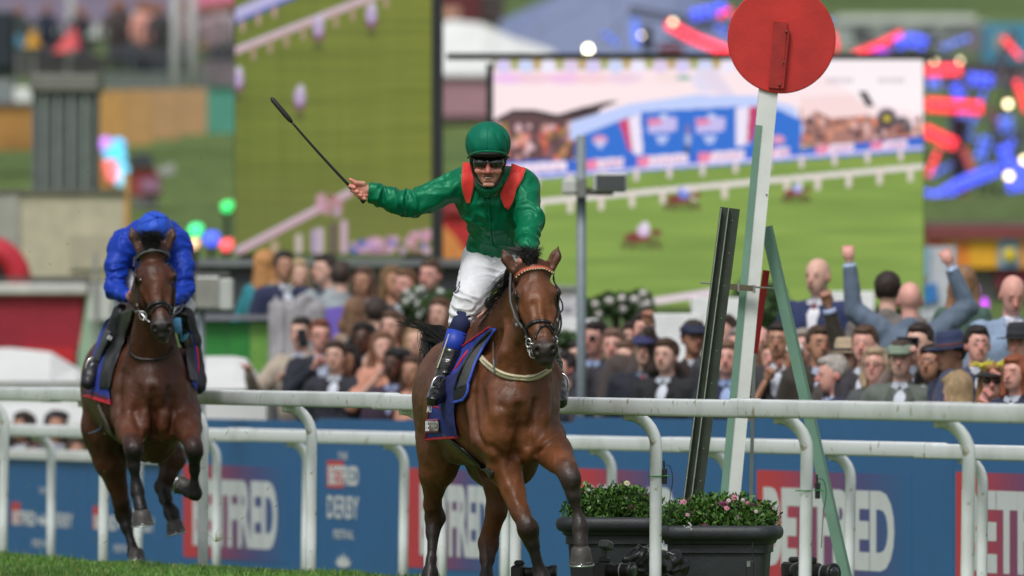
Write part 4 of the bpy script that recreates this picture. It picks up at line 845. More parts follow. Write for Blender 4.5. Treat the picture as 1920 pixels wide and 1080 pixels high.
def horse_prims(M, g):
    """M maps (px,py,depth) to the world; g gives the measured joints"""
    lat = np.array([g['lat'][0], g['lat'][1], 0]); Pm = []
    A = Pm.append
    x = g['axis']                      # ((px,py,d),(px,py,d)) of the barrel
    A(rc(M(*x[0]), M(*x[1]), .365, .33, .06, 0, (lat, .84)))
    Rl = align((0, 0, 1), lat)
    c = g['croup']; A(el(M(*c), (.275, .37, .315), Rl, .08, 0))
    for sx in (-1, 1): A(el(M(*c) + lat * sx * .13 + np.array([0, .05, -.22]), (.135, .25, .30), Rl, .07, 0))
    c = g['chest']; A(el(M(*c), g.get('cr', (.255, .27, .33)), Rl, .06, 0))
    for sx in (-1, 1):
        A(el(M(*c) + lat * sx * .085 + np.array([0, -.19, -.13]), (.095, .085, .15), Rl, .035, 3))
        A(rc(M(*c) + lat * sx * .165 + np.array([0, .08, .2]), M(*c) + lat * sx * .145 + np.array([0, -.1, -.14]), .108, .095, .05, 0))
    A(rc(M(*c) + np.array([0, -.2, .05]), M(*c) + np.array([0, .1, -.27]), .13, .14, .06, 0))
    A(rc(M(*g['withers'][0]), M(*g['withers'][1]), .10, .08, .12, 0))
    n = g['neck']
    A(rc(M(*n[0]), M(*n[1]), .21, .105, .08, 0, (lat, .78)))
    A(rc(M(*n[2]), M(*n[3]), .20, .095, .07, 0, (lat, .86)))
    # neck muscles
    for sx in (-1, 1): A(rc(M(*n[3]) + lat * sx * .045, M(*n[2]) + lat * sx * .10 + np.array([0, -.09, 0]), .045, .08, .04, 0))
    h = g['head']
    A(el(M(*h['poll']), (.095, .11, .085), None, .04, 0)); A(el(M(*h['brow']), (.122, .10, .105), None, .04, 0))
    A(rc(M(*h['nose0']), M(*h['nose1']), .082, .052, .03, 3))
    for e in h['eyes']:
        A(el(M(*e) + np.array([0, .03, .014]), (.030, .045, .024), None, .025, 0)); 
    for j in h['jaw']: A(el(M(*j), (.058, .11, .12), None, .04, 0))
    # facial crest and hollow above the nostrils
    for sx in (-1, 1):
        q0 = M(*h['nose0']) + np.array([sx * .085, .0, -.03]); q1 = M(*h['nose1']) + np.array([sx * .05, .03, .05]); A(rc(q0, q1, .018, .012, .03, 3))
        A(el(M(*h['nose0']) + np.array([sx * .062, -.085, -.075]), (.018, .02, .07), None, .03, 0, op=-1))
    mz = h['muzzle']; A(el(M(*mz), (.073, .072, .068), None, .035, 2))
    for e in h['nostrils']: A(el(M(*e), (.026, .03, .034), None, .02, 2))
    A(el(M(*h['lip']), (.046, .052, .03), None, .018, 2)); A(el(M(*h['chin']), (.036, .05, .024), None, .012, 5))
    for e in h['nostrils']: A(el(M(*e) + np.array([0, -.034, -.006]), (.0125, .028, .020), None, .012, 2, op=-1))
    for (b0, t0) in h['ears']:
        B0 = M(*b0); T0 = M(*t0); mid = (B0 * .45 + T0 * .55) + np.array([(B0[0] - T0[0]) * -.12, 0, 0])
        A(rc(B0, mid, .033, .029, .02, 0, (np.array([0, 1., 0]), .8))); A(rc(mid, T0, .030, .006, .02, 6, (np.array([0, 1., 0]), .8)))
        A(rc(B0 * .75 + mid * .25 + np.array([0, -.032, 0]), mid * .55 + T0 * .45 + np.array([0, -.024, 0]), .016, .010, .012, 2, op=-1))
    for L in g['legs']: Pm += lips(M, L['p'], L['r'], .035, L['c'])
    for m_ in g.get('muscle', []): A(el(M(*m_[0]), m_[1], None, .035, m_[2]))
    return Pm
def hoof(root, c, axis, r, o0, front=(0, -1, 0), shoe=True, h=.075):
    """truncated cone hoof; c = centre of the sole, axis points from sole to the coronet"""
    R = align(axis, np.cross(np.array(front, float), np.array(axis, float))); n = 20; V = []; F = []
    pr = [(1.0, 0), (.99, .006), (.86, .05), (.78, h), (.62, h + .012)]
    for (k, z) in pr:
        for i in range(n):
            a = 2 * math.pi * i / n; sh = z * .28 / max(h, .01) * r
            V.append(R @ np.array([k * r * math.cos(a), k * r * 1.12 * math.sin(a) - sh * 0, z]) + c)
    for L in range(len(pr) - 1):
        for i in range(n): j = (i + 1) % n; F.append((L * n + i, L * n + j, (L + 1) * n + j, (L + 1) * n + i))
    F.append(tuple(range(n - 1, -1, -1))); F.append(tuple(range((len(pr) - 1) * n, len(pr) * n)))
    hf = link_mesh('hoof', np.array(V) - o0, F, HOOFM, root, True)
    if shoe:
        pts = [R @ np.array([r * 1.0 * math.cos(a), r * 1.12 * math.sin(a), -.004]) + c - o0 for a in np.linspace(math.radians(-60), math.radians(240), 22)]
        MB().tube(pts, .0055, 6).build('horseshoe', STEEL, hf, True)
        q = R @ np.array([0, r * 1.12 + .002, .006]) + c - o0; MB().sphere(q, .008, 8, 6).build('toe_clip', STEEL, hf, True)
        nb_ = MB()
        for a in (40, 58, 122, 140):
            q = R @ np.array([r * .97 * math.cos(math.radians(a)), r * 1.08 * math.sin(math.radians(a)), .014]) + c - o0; nb_.sphere(q, .0028, 5, 4)
        nb_.build('shoe_nails', STEEL, hf)
    return hf
def strap(root, name, prims, px, y0, y1, o0, width=.02, thick=.006, off=.006, n=24, m=None, pts3=None, snap_it=4):
    """a strap that follows the surface, given through the points it passes in view"""
    if pts3 is None:
        p2 = spline([(a, b, 0) for a, b in px], n)[:, :2]; X = cast(prims, p2, y0, y1, off)
    else: X = spline(pts3, n)
    if snap_it: X = snap(prims, X, off, snap_it)
    N = normals(X, prims); X = np.array([X[max(i - 1, 0)] + X[i] * 2 + X[min(i + 1, n - 1)] for i in range(n)]) / 4
    V, F = ribbon(X, N, width, thick); return link_mesh(name, np.array(V) - o0, F, m or LEATHER, root, True)
def cast_many(prims, P2, y0, y1, off=0.0, n=180):
    P2 = np.array(P2, float); ys = np.linspace(y0, y1, n); k = ys / FPX
    X = np.stack([(P2[:, :1] - 960) * k, np.repeat(ys[None], len(P2), 0), CAMZ - (P2[:, 1:2] - HY) * k], -1)
    lo = X.reshape(-1, 3).min(0) - .25; hi = X.reshape(-1, 3).max(0) + .25
    pr = [p for p in prims if (p.box()[0] < hi).all() and (p.box()[1] > lo).all()]
    f = sdf(pr, X); hit = f < off; idx = np.where(hit.any(1), hit.argmax(1), f.argmin(1))
    return X[np.arange(len(P2)), idx]
def patch(root, name, prims, Lp, Rp, y0, y1, o0, m, nu=12, nv=24, off=.01, thick=.006, wave=0.0):
    """cloth panel between two edge lines, draped on the body"""
    a = spline([(x, y, 0) for x, y in Lp], nv)[:, :2]; b = spline([(x, y, 0) for x, y in Rp], nv)[:, :2]
    G = np.array([[a[j] * (1 - i / (nu - 1)) + b[j] * i / (nu - 1) for i in range(nu)] for j in range(nv)]).reshape(-1, 2)
    X = cast_many(prims, G, y0, y1, off).reshape(nv, nu, 3)
    for _ in range(6):                          # relax depth so that loose parts hang smoothly
        Yp = np.pad(X[..., 1], 1, mode='edge'); s_ = (Yp[:-2, 1:-1] + Yp[2:, 1:-1] + Yp[1:-1, :-2] + Yp[1:-1, 2:]) / 4; newY = .5 * X[..., 1] + .5 * s_; newY = np.minimum(newY, X[..., 1] + .003)
        sc_ = newY / X[..., 1]; X = np.stack([X[..., 0] * sc_, newY, CAMZ + (X[..., 2] - CAMZ) * sc_], -1)
    if wave: X[..., 1] += wave * fbm(X * 18, 2)
    N = np.array([0, -1.0, 0]) * thick; V = np.concatenate([(X + N).reshape(-1, 3), X.reshape(-1, 3)]) - o0; idx = np.arange(nu * nv).reshape(nv, nu); K = nu * nv
    F = [tuple(q) for q in np.stack([idx[:-1, :-1], idx[1:, :-1], idx[1:, 1:], idx[:-1, 1:]], -1).reshape(-1, 4)]
    F += [tuple(K + np.array(q[::-1])) for q in F]
    rim = list(idx[0, :]) + list(idx[1:, -1]) + list(idx[-1, -2::-1]) + list(idx[-2:0:-1, 0])
    F += [(rim[i], rim[(i + 1) % len(rim)], rim[(i + 1) % len(rim)] + K, rim[i] + K) for i in range(len(rim))]
    return link_mesh(name, V, F, m, root, True), X
def edge_strip(root, name, pts, o0, r, m): return MB().tube([p - o0 for p in pts], r, 6).build(name, m, root, True)
def hair(root, name, roots, ends_fn, n, o0, r=.0016, seg=7, m=None):
    mb = MB()
    for i in range(n):
        pts = ends_fn(i); q = spline(pts, seg); mb.tube([p - o0 for p in q], [r * (1 - .75 * k / (seg - 1)) for k in range(seg)], 3, False)
    return mb.build(name, m or HAIRM, root)
PALH = {0: S(95, 56, 33), 1: S(32, 27, 26), 2: S(24, 21, 22), 3: S(114, 67, 37), 4: S(47, 40, 38), 5: S(140, 130, 118), 6: S(60, 36, 25), 7: S(66, 40, 28)}
# ---------------------------------------------------------------- the leading horse
Y1 = 62.3
def D(px, py, d=0.0): return P(px, py, Y1 + d)
g1 = dict(lat=(.974, .225), axis=((935, 760, .45), (885, 752, 1.12)), croup=(868, 738, 1.34), chest=(963, 772, .14), cr=(.222, .27, .33), withers=((925, 634, .45), (900, 648, .85)),
    neck=((930, 655, .42), (996, 535, -.16), (972, 725, .12), (1004, 595, -.16)),
    head=dict(poll=(1002, 512, -.33), brow=(1004, 556, -.40), nose0=(1006, 572, -.46), nose1=(1019, 640, -.56), eyes=((969, 556, -.45), (1042, 553, -.45)),
        jaw=((984, 602, -.33), (1030, 602, -.33)), muzzle=(1021, 658, -.58), nostrils=((1007, 655, -.62), (1037, 652, -.62)), lip=(1023, 676, -.59), chin=(1027, 685, -.55),
        ears=(((966, 505, -.30), (943, 468, -.28)), ((1030, 503, -.30), (1047, 462, -.28)))),
    legs=[dict(p=[(940, 838, .05), (948, 880, .0), (976, 962, -.12), (990, 992, -.14), (996, 1016, -.13), (1012, 1072, -.10), (1016, 1086, -.10), (1020, 1106, -.13)], r=[.09, .083, .05, .056, .036, .029, .041, .036], c=[0, 3, 7, 1, 1, 1, 1]),
          dict(p=[(1022, 815, .12), (1040, 850, -.12), (1064, 882, -.38), (1071, 900, -.42), (1076, 930, -.42), (1085, 972, -.40), (1088, 987, -.41), (1089, 1022, -.44)], r=[.11, .092, .058, .053, .033, .028, .042, .045], c=[0, 3, 4, 4, 4, 4, 4]),
          dict(p=[(822, 838, 1.32), (816, 885, 1.36), (811, 945, 1.47), (816, 972, 1.52), (812, 996, 1.50), (809, 1050, 1.44), (807, 1075, 1.42), (803, 1098, 1.36)], r=[.115, .088, .048, .056, .037, .029, .041, .036], c=[0, 0, 7, 1, 1, 1, 1]),
          dict(p=[(922, 850, 1.30), (936, 905, 1.12), (932, 955, 1.12), (914, 1020, 1.18), (913, 1046, 1.14), (912, 1080, 1.08), (912, 1092, 1.06), (913, 1105, 1.0)], r=[.12, .085, .058, .056, .037, .031, .04, .036], c=[0, 0, 0, 7, 1, 1, 1])],
    muscle=[((1046, 848, -.08), (.045, .08, .075), 3), ((932, 862, -.02), (.05, .07, .10), 3), ((862, 852, 1.05), (.09, .12, .06), 7), ((1069, 888, -.43), (.045, .03, .035), 4), ((990, 985, -.175), (.042, .03, .045), 1)])
H1 = horse_prims(D, g1)
def grooves(H, lines, y0, y1):
    base = list(H)
    for pts, r, k, op in lines:
        X = cast_many(base, pts, y0, y1, 0.0); X[:, 1] += (-.004 if op < 0 else .010)
        for i in range(len(X) - 1):
            if abs(X[i][1] - X[i + 1][1]) < .15: H.append(rc(X[i], X[i + 1], r, r, k, 0 if op < 0 else 3, op=op))
grooves(H1, [([(893, 690), (884, 740), (889, 790), (908, 838)], .010, .05, -1), ([(973, 765), (976, 805), (972, 850)], .013, .05, -1), ([(1004, 752), (996, 795), (991, 835)], .009, .04, -1), ([(938, 765), (950, 805), (962, 845)], .009, .04, -1),
    ([(924, 838), (944, 856), (966, 852)], .010, .035, -1), ([(1004, 852), (1024, 836), (1050, 818)], .010, .035, -1), ([(978, 600), (972, 650), (978, 705)], .012, .045, -1), ([(955, 610), (947, 660), (950, 700)], .014, .05, 1), ([(925, 730), (935, 780), (945, 820)], .022, .06, 1), ([(1022, 730), (1018, 780), (1012, 815)], .02, .06, 1),
    ([(940, 870), (955, 910), (972, 950)], .009, .03, 1), ([(1000, 570), (1008, 600), (1014, 625)], .006, .03, -1)], Y1 - .9, Y1 + 1.2)
def build_horse(prims, label, org, h, dark_y):
    root = thing('racehorse', label, 'horse', tuple(org)); o0 = np.array(root.location)
    V, Q = mesh_sdf(prims, h)
    col = vcols(V, prims, PALH, .022)
    N = normals(V, prims); rg = fbm(V * np.array([11, 8, 5.5]), 3); hm_ = np.clip((CAMZ + .75 - V[:, 2]) * 3, .15, 1)
    V = V + N * ((0.0052 * rg + .003 * (1 - np.abs(fbm(V * np.array([16, 12, 7]) + 31, 2)) * 2)) * hm_)[:, None]
    f = fbm(V * 4.0, 3)[:, None]; col = col * (1 + .16 * f)
    body = link_mesh('body', V - o0, Q, COAT, root, True, np.clip(col, 0, 1)); return root, o0, body
g0 = P(950, 1115, Y1 + .3); g0[2] = 0.0
horse1, O1, body1 = build_horse(H1, 'bright bay racehorse with a cream breastplate leading the race under the jockey in green', g0, .0085, 0)
hoof(horse1, D(1090, 1058, -.475), (-.02, -.10, .99), .066, O1, h=.085); hoof(horse1, np.array([D(1021, 1110, -.17)[0], Y1 - .17, .0]), (0, .35, 1), .062, O1)
hoof(horse1, np.array([D(801, 1110, 1.32)[0], Y1 + 1.32, .0]), (0, .35, 1), .06, O1); hoof(horse1, np.array([D(914, 1110, .96)[0], Y1 + .96, .0]), (0, .35, 1), .06, O1)
for e in ((970.5, 557), (1043, 554)):
    X = cast_many(H1, [e], Y1 - .9, Y1 + .2)[0]; MB().sphere(X - O1 + np.array([.010 if e[0] < 1000 else -.012, .008, 0]), .019, 14, 10).build('eye', EYEM, horse1, True)
# bridle
br1 = MB().tube([D(961, 512, -.28) - O1, D(958, 530, -.30) - O1], .008, 6).build('bridle', LEATHER, horse1)
YA, YB = Y1 - .9, Y1 + .2
CRM = mat('cream_strap', S(196, 190, 158), .6, .08, 20, bump=.1); ORB = mat('orange_browband', S(196, 92, 70), .5, .1)
strap(br1, 'browband', H1, [(965, 522), (972, 513), (985, 506), (1002, 502), (1018, 502), (1030, 506), (1037, 512)], YA, YB, O1, .018, .007, .008, m=ORB)
for i in range(17):
    t = i / 16; q = spline([(966, 521, 0), (985, 507.5, 0), (1004, 503.5, 0), (1020, 503.5, 0), (1036, 511, 0)], 17)[i]; X = snap(H1, cast(H1, [(q[0], q[1] + 1)], YA, YB, .01), .013, 2)
    MB().sphere(X[0] - O1, .0055, 6, 5).build('bead', CRM, br1, True)
strap(br1, 'noseband', H1, [(984, 622), (988, 612), (998, 605), (1010, 602), (1022, 602), (1032, 606), (1040, 618)], YA, YB, O1, .02, .009, .008)
strap(br1, 'lower_noseband', H1, [(1003, 636), (1007, 622), (1014, 613), (1022, 610), (1030, 614), (1037, 626)], YA, YB, O1, .012, .006, .007)
strap(br1, 'cheek_strap', H1, [(964, 520), (966, 545), (968, 572), (974, 596), (983, 620), (992, 640)], YA, YB, O1, .018, .006, .008)
strap(br1, 'cheek_strap', H1, [(1038, 512), (1047, 545), (1046, 580), (1042, 610), (1040, 640)], YA, YB, O1, .016, .006, .008)
MB().tube([D(958, 510, -.3) - O1, D(956, 540, -.33) - O1, D(957, 566, -.36) - O1, D(966, 595, -.42) - O1, D(980, 615, -.47) - O1], .006, 6).build('throat_strap', mat('grey_leather', (.10, .11, .11), .5), br1)
for i, r in enumerate((.024, .018)):
    c = D(991 + i * 2, 643 + i * 12, -.575 + .02 * i) - O1; MB().tube([c + np.array([r * .6 * math.cos(a), -.3 * r * math.cos(a), r * math.sin(a)]) for a in np.linspace(0, 2 * math.pi, 18)], .0038, 6).build('bit_ring', STEEL, br1, True)
c = D(1041, 638, -.57) - O1; MB().tube([c + np.array([.012 * math.cos(a), 0, .022 * math.sin(a)]) for a in np.linspace(0, 2 * math.pi, 14)], .0038, 6).build('bit_ring', STEEL, br1, True)
MB().tube([D(990, 643, -.60) - O1, D(1001, 645, -.62) - O1], .005, 6).build('bit_bar', STEEL, br1, True)
MB().tube(list(spline([D(992, 655, -.58), D(994, 668, -.6), D(1003, 672, -.62)], 8) - O1), .003, 6).build('curb_chain', STEEL, br1)
for (x, y) in ((969, 608), (986, 630), (1044, 600), (1043, 630)):
    X = snap(H1, cast(H1, [(x, y)], YA, YB, .01), .012, 2)[0] - O1; MB().box(X, (.012, .006, .016)).build('buckle', STEEL, br1)
MB().tube(list(spline([D(1047, 555, -.4), D(1054, 568, -.38), D(1055, 580, -.4), D(1050, 588, -.42), D(1052, 596, -.42)], 14) - O1), .0045, 6).build('strap_end', LEATHER, br1)
# reins
MB().tube(list(spline([D(993, 640, -.56), D(976, 600, -.42), D(960, 545, -.15), D(958, 505, .02), D(975, 492, .12)], 24) - O1), .006, 6).build('rein', LEATHER, horse1)
MB().tube(list(spline([D(1042, 640, -.56), D(1052, 600, -.35), D(1030, 530, .0), D(990, 495, .12)], 24) - O1), .006, 6).build('rein', LEATHER, horse1)
V, F = ribbon(spline([D(957, 500, .0), D(950, 512, .02), D(947, 536, .06), D(936, 553, .12), D(922, 563, .18), D(917, 568, .2)], 22), np.tile(np.array([[.3, -1, .2]]), (22, 1)), .028, .005)
link_mesh('rein_loop', np.array(V) - O1, F, LEATHER, horse1, True)
mb = MB(); mb.sphere(D(917, 568, .19) - O1, .028, 10, 8, (.9, .6, 1.2)); mb.sphere(D(922, 575, .19) - O1, .018, 8, 6); mb.build('rein_knot', LEATHER, horse1, True)
MB().tube(list(spline([D(932, 590, .30), D(928, 615, .22), D(925, 640, .10), D(925, 670, -.06), D(927, 699, -.1)], 20) - O1), [.003] * 15 + [.006] * 5, 6).build('neck_strap', mat('grey_leather', (.10, .11, .11), .5), horse1)
# breastplate
YBD = (Y1 - .5, Y1 + 1.3)
strap(horse1, 'breastplate', H1, [(899, 668), (912, 682), (930, 696), (952, 705), (978, 709), (1003, 707), (1020, 699), (1034, 690)], *YBD, O1, .034, .008, .008, 40, CRM)
strap(horse1, 'breastplate_strap', H1, [(883, 652), (892, 662), (903, 675)], *YBD, O1, .018, .006, .008, 12, mat('grey_webbing', S(120, 122, 118), .7))
strap(horse1, 'breastplate_seam', H1, [(903, 674), (930, 695), (952, 704), (978, 708), (1003, 706), (1030, 692)], *YBD, O1, .005, .003, .014, 40, mat('brown_stitch', S(120, 108, 80), .7))
# girth
strap(horse1, 'girth', H1, [(833, 820), (850, 832), (872, 850), (893, 868), (912, 884), (925, 892)], *YBD, O1, .055, .008, .010, 24, LEATHER)
# saddle cloth, pad, saddle
CBL = mat('cloth_blue', S(38, 58, 150), .75, .12, 12, bump=.25, bscale=30); CRD = mat('cloth_red', S(188, 32, 48), .7, .1, 10); CNV = mat('cloth_navy', S(32, 42, 98), .75, .15, 12, bump=.2); CGY = mat('pad_grey', S(70, 72, 72), .8, .12, 30, bump=.2); CBK = mat('pad_black', S(26, 27, 30), .6, .15, 30); CBB = mat('binding_blue', S(52, 84, 190), .6, .1)
cl, X0 = patch(horse1, 'saddle_cloth', H1, [(918, 613), (880, 640), (838, 672), (820, 700), (810, 735), (803, 780), (797, 824)], [(927, 616), (905, 652), (880, 685), (862, 715), (850, 745), (848, 780), (858, 820)], *YBD, O1, CBL, 16, 34, .012, .008, .010)
edge_strip(cl, 'red_binding', list(X0[:, 0] + np.array([0, -.008, 0])), O1, .006, CRD); edge_strip(cl, 'red_binding', list(X0[-1] + np.array([0, -.008, 0])), O1, .009, CRD)
fl, X1 = patch(horse1, 'cloth_flap', H1, [(838, 705), (832, 730), (826, 765), (834, 792), (852, 818)], [(872, 690), (862, 720), (853, 755), (852, 785), (858, 822)], *YBD, O1, CNV, 10, 22, .026, .008, .016)
edge_strip(fl, 'red_binding', list(spline([D(812, 762, .5), D(826, 768, .5), D(832, 787, .48), D(845, 805, .46), D(859, 820, .45)], 20)), O1, .006, CRD)
edge_strip(fl, 'red_binding', list(spline([D(920, 617, .35), D(895, 640, .32), D(872, 665, .3), D(856, 690, .32), D(844, 712, .38)], 20)), O1, .0085, CRD)
pd, X2 = patch(horse1, 'number_pad', H1, [(921, 620), (898, 642), (876, 672), (862, 700), (852, 730)], [(929, 617), (908, 648), (893, 675), (884, 700), (877, 722)], *YBD, O1, CGY, 10, 20, .026, .008)
p2, X3 = patch(pd, 'pad_base', H1, [(852, 728), (850, 742), (850, 755)], [(878, 718), (876, 736), (868, 750)], *YBD, O1, CBK, 8, 8, .027, .009)
edge_strip(pd, 'blue_binding', list(X2[:, -1] + np.array([0, -.008, 0])) + [p + np.array([0, -.008, 0]) for p in X3[:, -1]] + [p + np.array([0, -.01, 0]) for p in X3[-1, ::-1]], O1, .008, CBB)
edge_strip(pd, 'dark_binding', list(X2[:, 0] + np.array([0, -.012, 0])), O1, .009, CBK)
# printed square with lettering on the cloth
lp, XL = patch(cl, 'printed_square', H1, [(799, 786), (798, 798), (797, 812)], [(822, 785), (823, 798), (824, 811)], *YBD, O1, mat('print_purple', S(150, 72, 110), .7), 8, 8, .022, .003)
def cloth_text(s, x0, y0, x1, y1, off, parent):
    V, F = text_mesh(s, 1.0, 1.0, .04); P2 = np.stack([x0 + V[:, 0] * (x1 - x0), y1 - V[:, 2] * (y1 - y0)], 1); X = cast_many(H1, P2, *YBD, off); X[:, 1] = np.minimum(X[:, 1], np.percentile(X[:, 1], 60)) - .016
    link_mesh('lettering', X - O1, F, LET, parent)
cloth_text('BETFRED', 798, 789, 822, 808, .03, cl); cloth_text('ALI', 800, 762, 809, 773, .03, cl)
sdl = MB().tube([D(912, 618, .62) - O1, D(902, 622, .75) - O1, D(893, 628, .9) - O1, D(886, 622, 1.02) - O1], [.05, .075, .08, .06], 14).build('saddle', mat('saddle_leather', (.035, .035, .04), .45), horse1, True)
MB().sphere(D(885, 652, .42) - O1, .022, 10, 8, (1.3, .7, .7)).build('white_buckle_pad', CRM, sdl, True)
_ank = cast_many(H1, [(838, 716)], Y1 - .2, Y1 + 1.9, 0.0)[0][1] - Y1 - .03
def LG(px, py, d=0, r=0):
    return P(px, py, Y1 + .46 + (min(_ank, .62) - .46) * np.clip((py - 590) / 120, 0, 1.05) - max(0, py - 722) / 25 * .12 - r * .35)
print('ankle depth', _ank)
# stirrup
def stirrup(root, c, o0, ang=0):
    pts = [np.array([.052 * math.cos(a), 0, .066 * math.sin(a)]) for a in np.linspace(math.radians(-40), math.radians(220), 18)]
    R = rotz(ang); mb = MB().tube([R @ p + c - o0 for p in pts + [pts[0]]], .007, 8); s = mb.build('stirrup', STEEL, root, True); return s
stirrup(horse1, LG(825, 728, .46, .09), O1, .5); MB().tube([LG(826, 706, .46, .10) - O1, LG(852, 660, .6, .03) - O1], .008, 6).build('stirrup_leather', LEATHER, horse1)
stirrup(horse1, D(1050, 722, .6), O1, -.4)
# hair
def fore(i):
    b = D(997 + random.uniform(-9, 9), 497 + random.uniform(-4, 3), -.40 + random.uniform(-.02, .04)); a = random.uniform(-1, 1); L = random.uniform(.07, .13)
    return [b, b + np.array([a * .03 - .01, -.02, L * .6]), b + np.array([a * .075 - .02, -.03, L * random.uniform(.5, 1.0)])]
hair(horse1, 'forelock', None, fore, 560, O1, .0022)
def fore2(i):
    b = D(990 + random.uniform(-10, 14), 490 + random.uniform(-4, 3), -.40); return [b, b + np.array([-.03, -.02, .05]), b + np.array([-.07 - random.random() * .04, 0, .055 + random.uniform(-.02, .02)])]
hair(horse1, 'forelock', None, fore2, 120, O1, .0018)
def mane(i):
    t = random.random(); b = D(968 - 30 * t, 520 + 100 * t, -.12 + .45 * t) + np.array([random.uniform(-.02, .02), 0, .02]); u = random.random()
    return [b, b + np.array([-.04 - .03 * u, -.04, .02 - .02 * u]), b + np.array([-.09 - .06 * u, -.05, -.03 - .05 * u])]
hair(horse1, 'mane', None, mane, 300, O1, .0022)
def tail(i):
    u = random.random(); b = D(852 + random.uniform(-8, 6), 650 + random.uniform(-6, 6), 1.66)
    if i < 330:
        x = 803 + random.gauss(0, 8); e = D(x, 668 + random.uniform(0, 50), 1.85 + random.uniform(-.1, .15)); m_ = D(812 + random.gauss(0, 10), 622 + random.uniform(-14, 18), 1.85); return [b, m_, e]
    e = D(742 + 55 * u + random.gauss(0, 6), 602 + 8 * u + random.gauss(0, 5), 2.1); m_ = D(805 + random.gauss(0, 5), 622 + random.gauss(0, 5), 1.95); return [b, m_, D(770 + 40 * u, 611 + random.gauss(0, 3), 2.05), e]
hair(horse1, 'tail', None, tail, 420, O1, .0028, 9)
# ---------------------------------------------------------------- people: skin, cloth
SKIN = mat('skin', (1, 1, 1), .5, .06, 14, vcol=True); SKIN.node_tree.nodes['Principled BSDF'].inputs['Subsurface Weight'].default_value = .08
SKIN.node_tree.nodes['Principled BSDF'].inputs['Subsurface Radius'].default_value = (.02, .008, .004)
def silk(name, c, rough=.28):
    if (name, c, rough + .12) in _mats: return _mats[(name, c, rough + .12)]
    m = mat(name, c, rough + .12, .10, 9, bump=.3, bscale=15, sheen=.0, coat=.0, spec=.5)
    nt_ = m.node_tree; n = nt_.nodes; l = nt_.links; b = n['Principled BSDF']; mx_ = max(c); b.inputs['Specular Tint'].default_value = (*[.35 + .65 * v / mx_ for v in c], 1)
    tc = n.new('ShaderNodeTexCoord'); mp = n.new('ShaderNodeMapping'); mp.inputs['Scale'].default_value = (1, 1, .6); mp.inputs['Rotation'].default_value = (.3, .5, .2); l.new(tc.outputs['Object'], mp.inputs[0])
    no = n.new('ShaderNodeTexNoise'); no.noise_type = 'RIDGED_MULTIFRACTAL'; no.inputs['Scale'].default_value = 9.5; no.inputs['Detail'].default_value = 3; no.inputs['Distortion'].default_value = .7; l.new(mp.outputs[0], no.inputs['Vector'])
    b2 = n.new('ShaderNodeBump'); b2.inputs['Strength'].default_value = 1.0; b2.inputs['Distance'].default_value = .022; l.new(no.outputs['Fac'], b2.inputs['Height']); old = b.inputs['Normal'].links[0].from_socket; l.new(old, b2.inputs['Normal']); l.new(b2.outputs[0], b.inputs['Normal']); return m
def wrinkle(V, prims, amp, freq=14, stretch=(1, 1, .45), crease=None):
    """fold displacement along the normals, stronger where the cloth is gathered"""
    N = normals(V, prims); Vs = V * np.array(stretch) * freq; w_ = fbm(np.stack([vnoise(Vs * .4) * 1.6, vnoise(Vs * .4 + 9) * 1.6, vnoise(Vs * .4 + 21) * 1.6], -1) + Vs, 2)
    f = (1 - np.abs(w_) * 2.4); f = np.maximum(f, -.5) + .25 * np.maximum(1 - np.abs(vnoise(Vs * 1.7 + w_[:, None] * 1.2 + 5)) * 3.0, -.4)
    a = amp if crease is None else amp * crease(V); return V + N * (f * a)[:, None] if np.isscalar(a) else V + N * (f * a)[:, None]
def cloth(root, name, prims, h, o0, m, inf=0.0, clip=None, amp=.006, freq=14, colors=None, crease=None, stretch=(1, 1, .45)):
    V, Q = mesh_sdf(prims, h, inf, clip)
    V2 = wrinkle(V, prims, amp, freq, stretch, crease) if amp else V
    return link_mesh(name, V2 - o0, Q, m, root, True, colors(V) if colors else None)
GREEN = S(0, 104, 70)
r1 = D(925, 640, .7)
jk1 = thing('person', 'jockey in green silks with red shoulder stripes raising a whip', 'jockey', tuple(r1)); J1 = np.array(jk1.location)
PALS = {0: S(205, 150, 130), 1: S(186, 112, 100), 2: S(120, 70, 62), 3: S(225, 215, 190), 4: S(70, 50, 40), 5: S(215, 140, 125)}
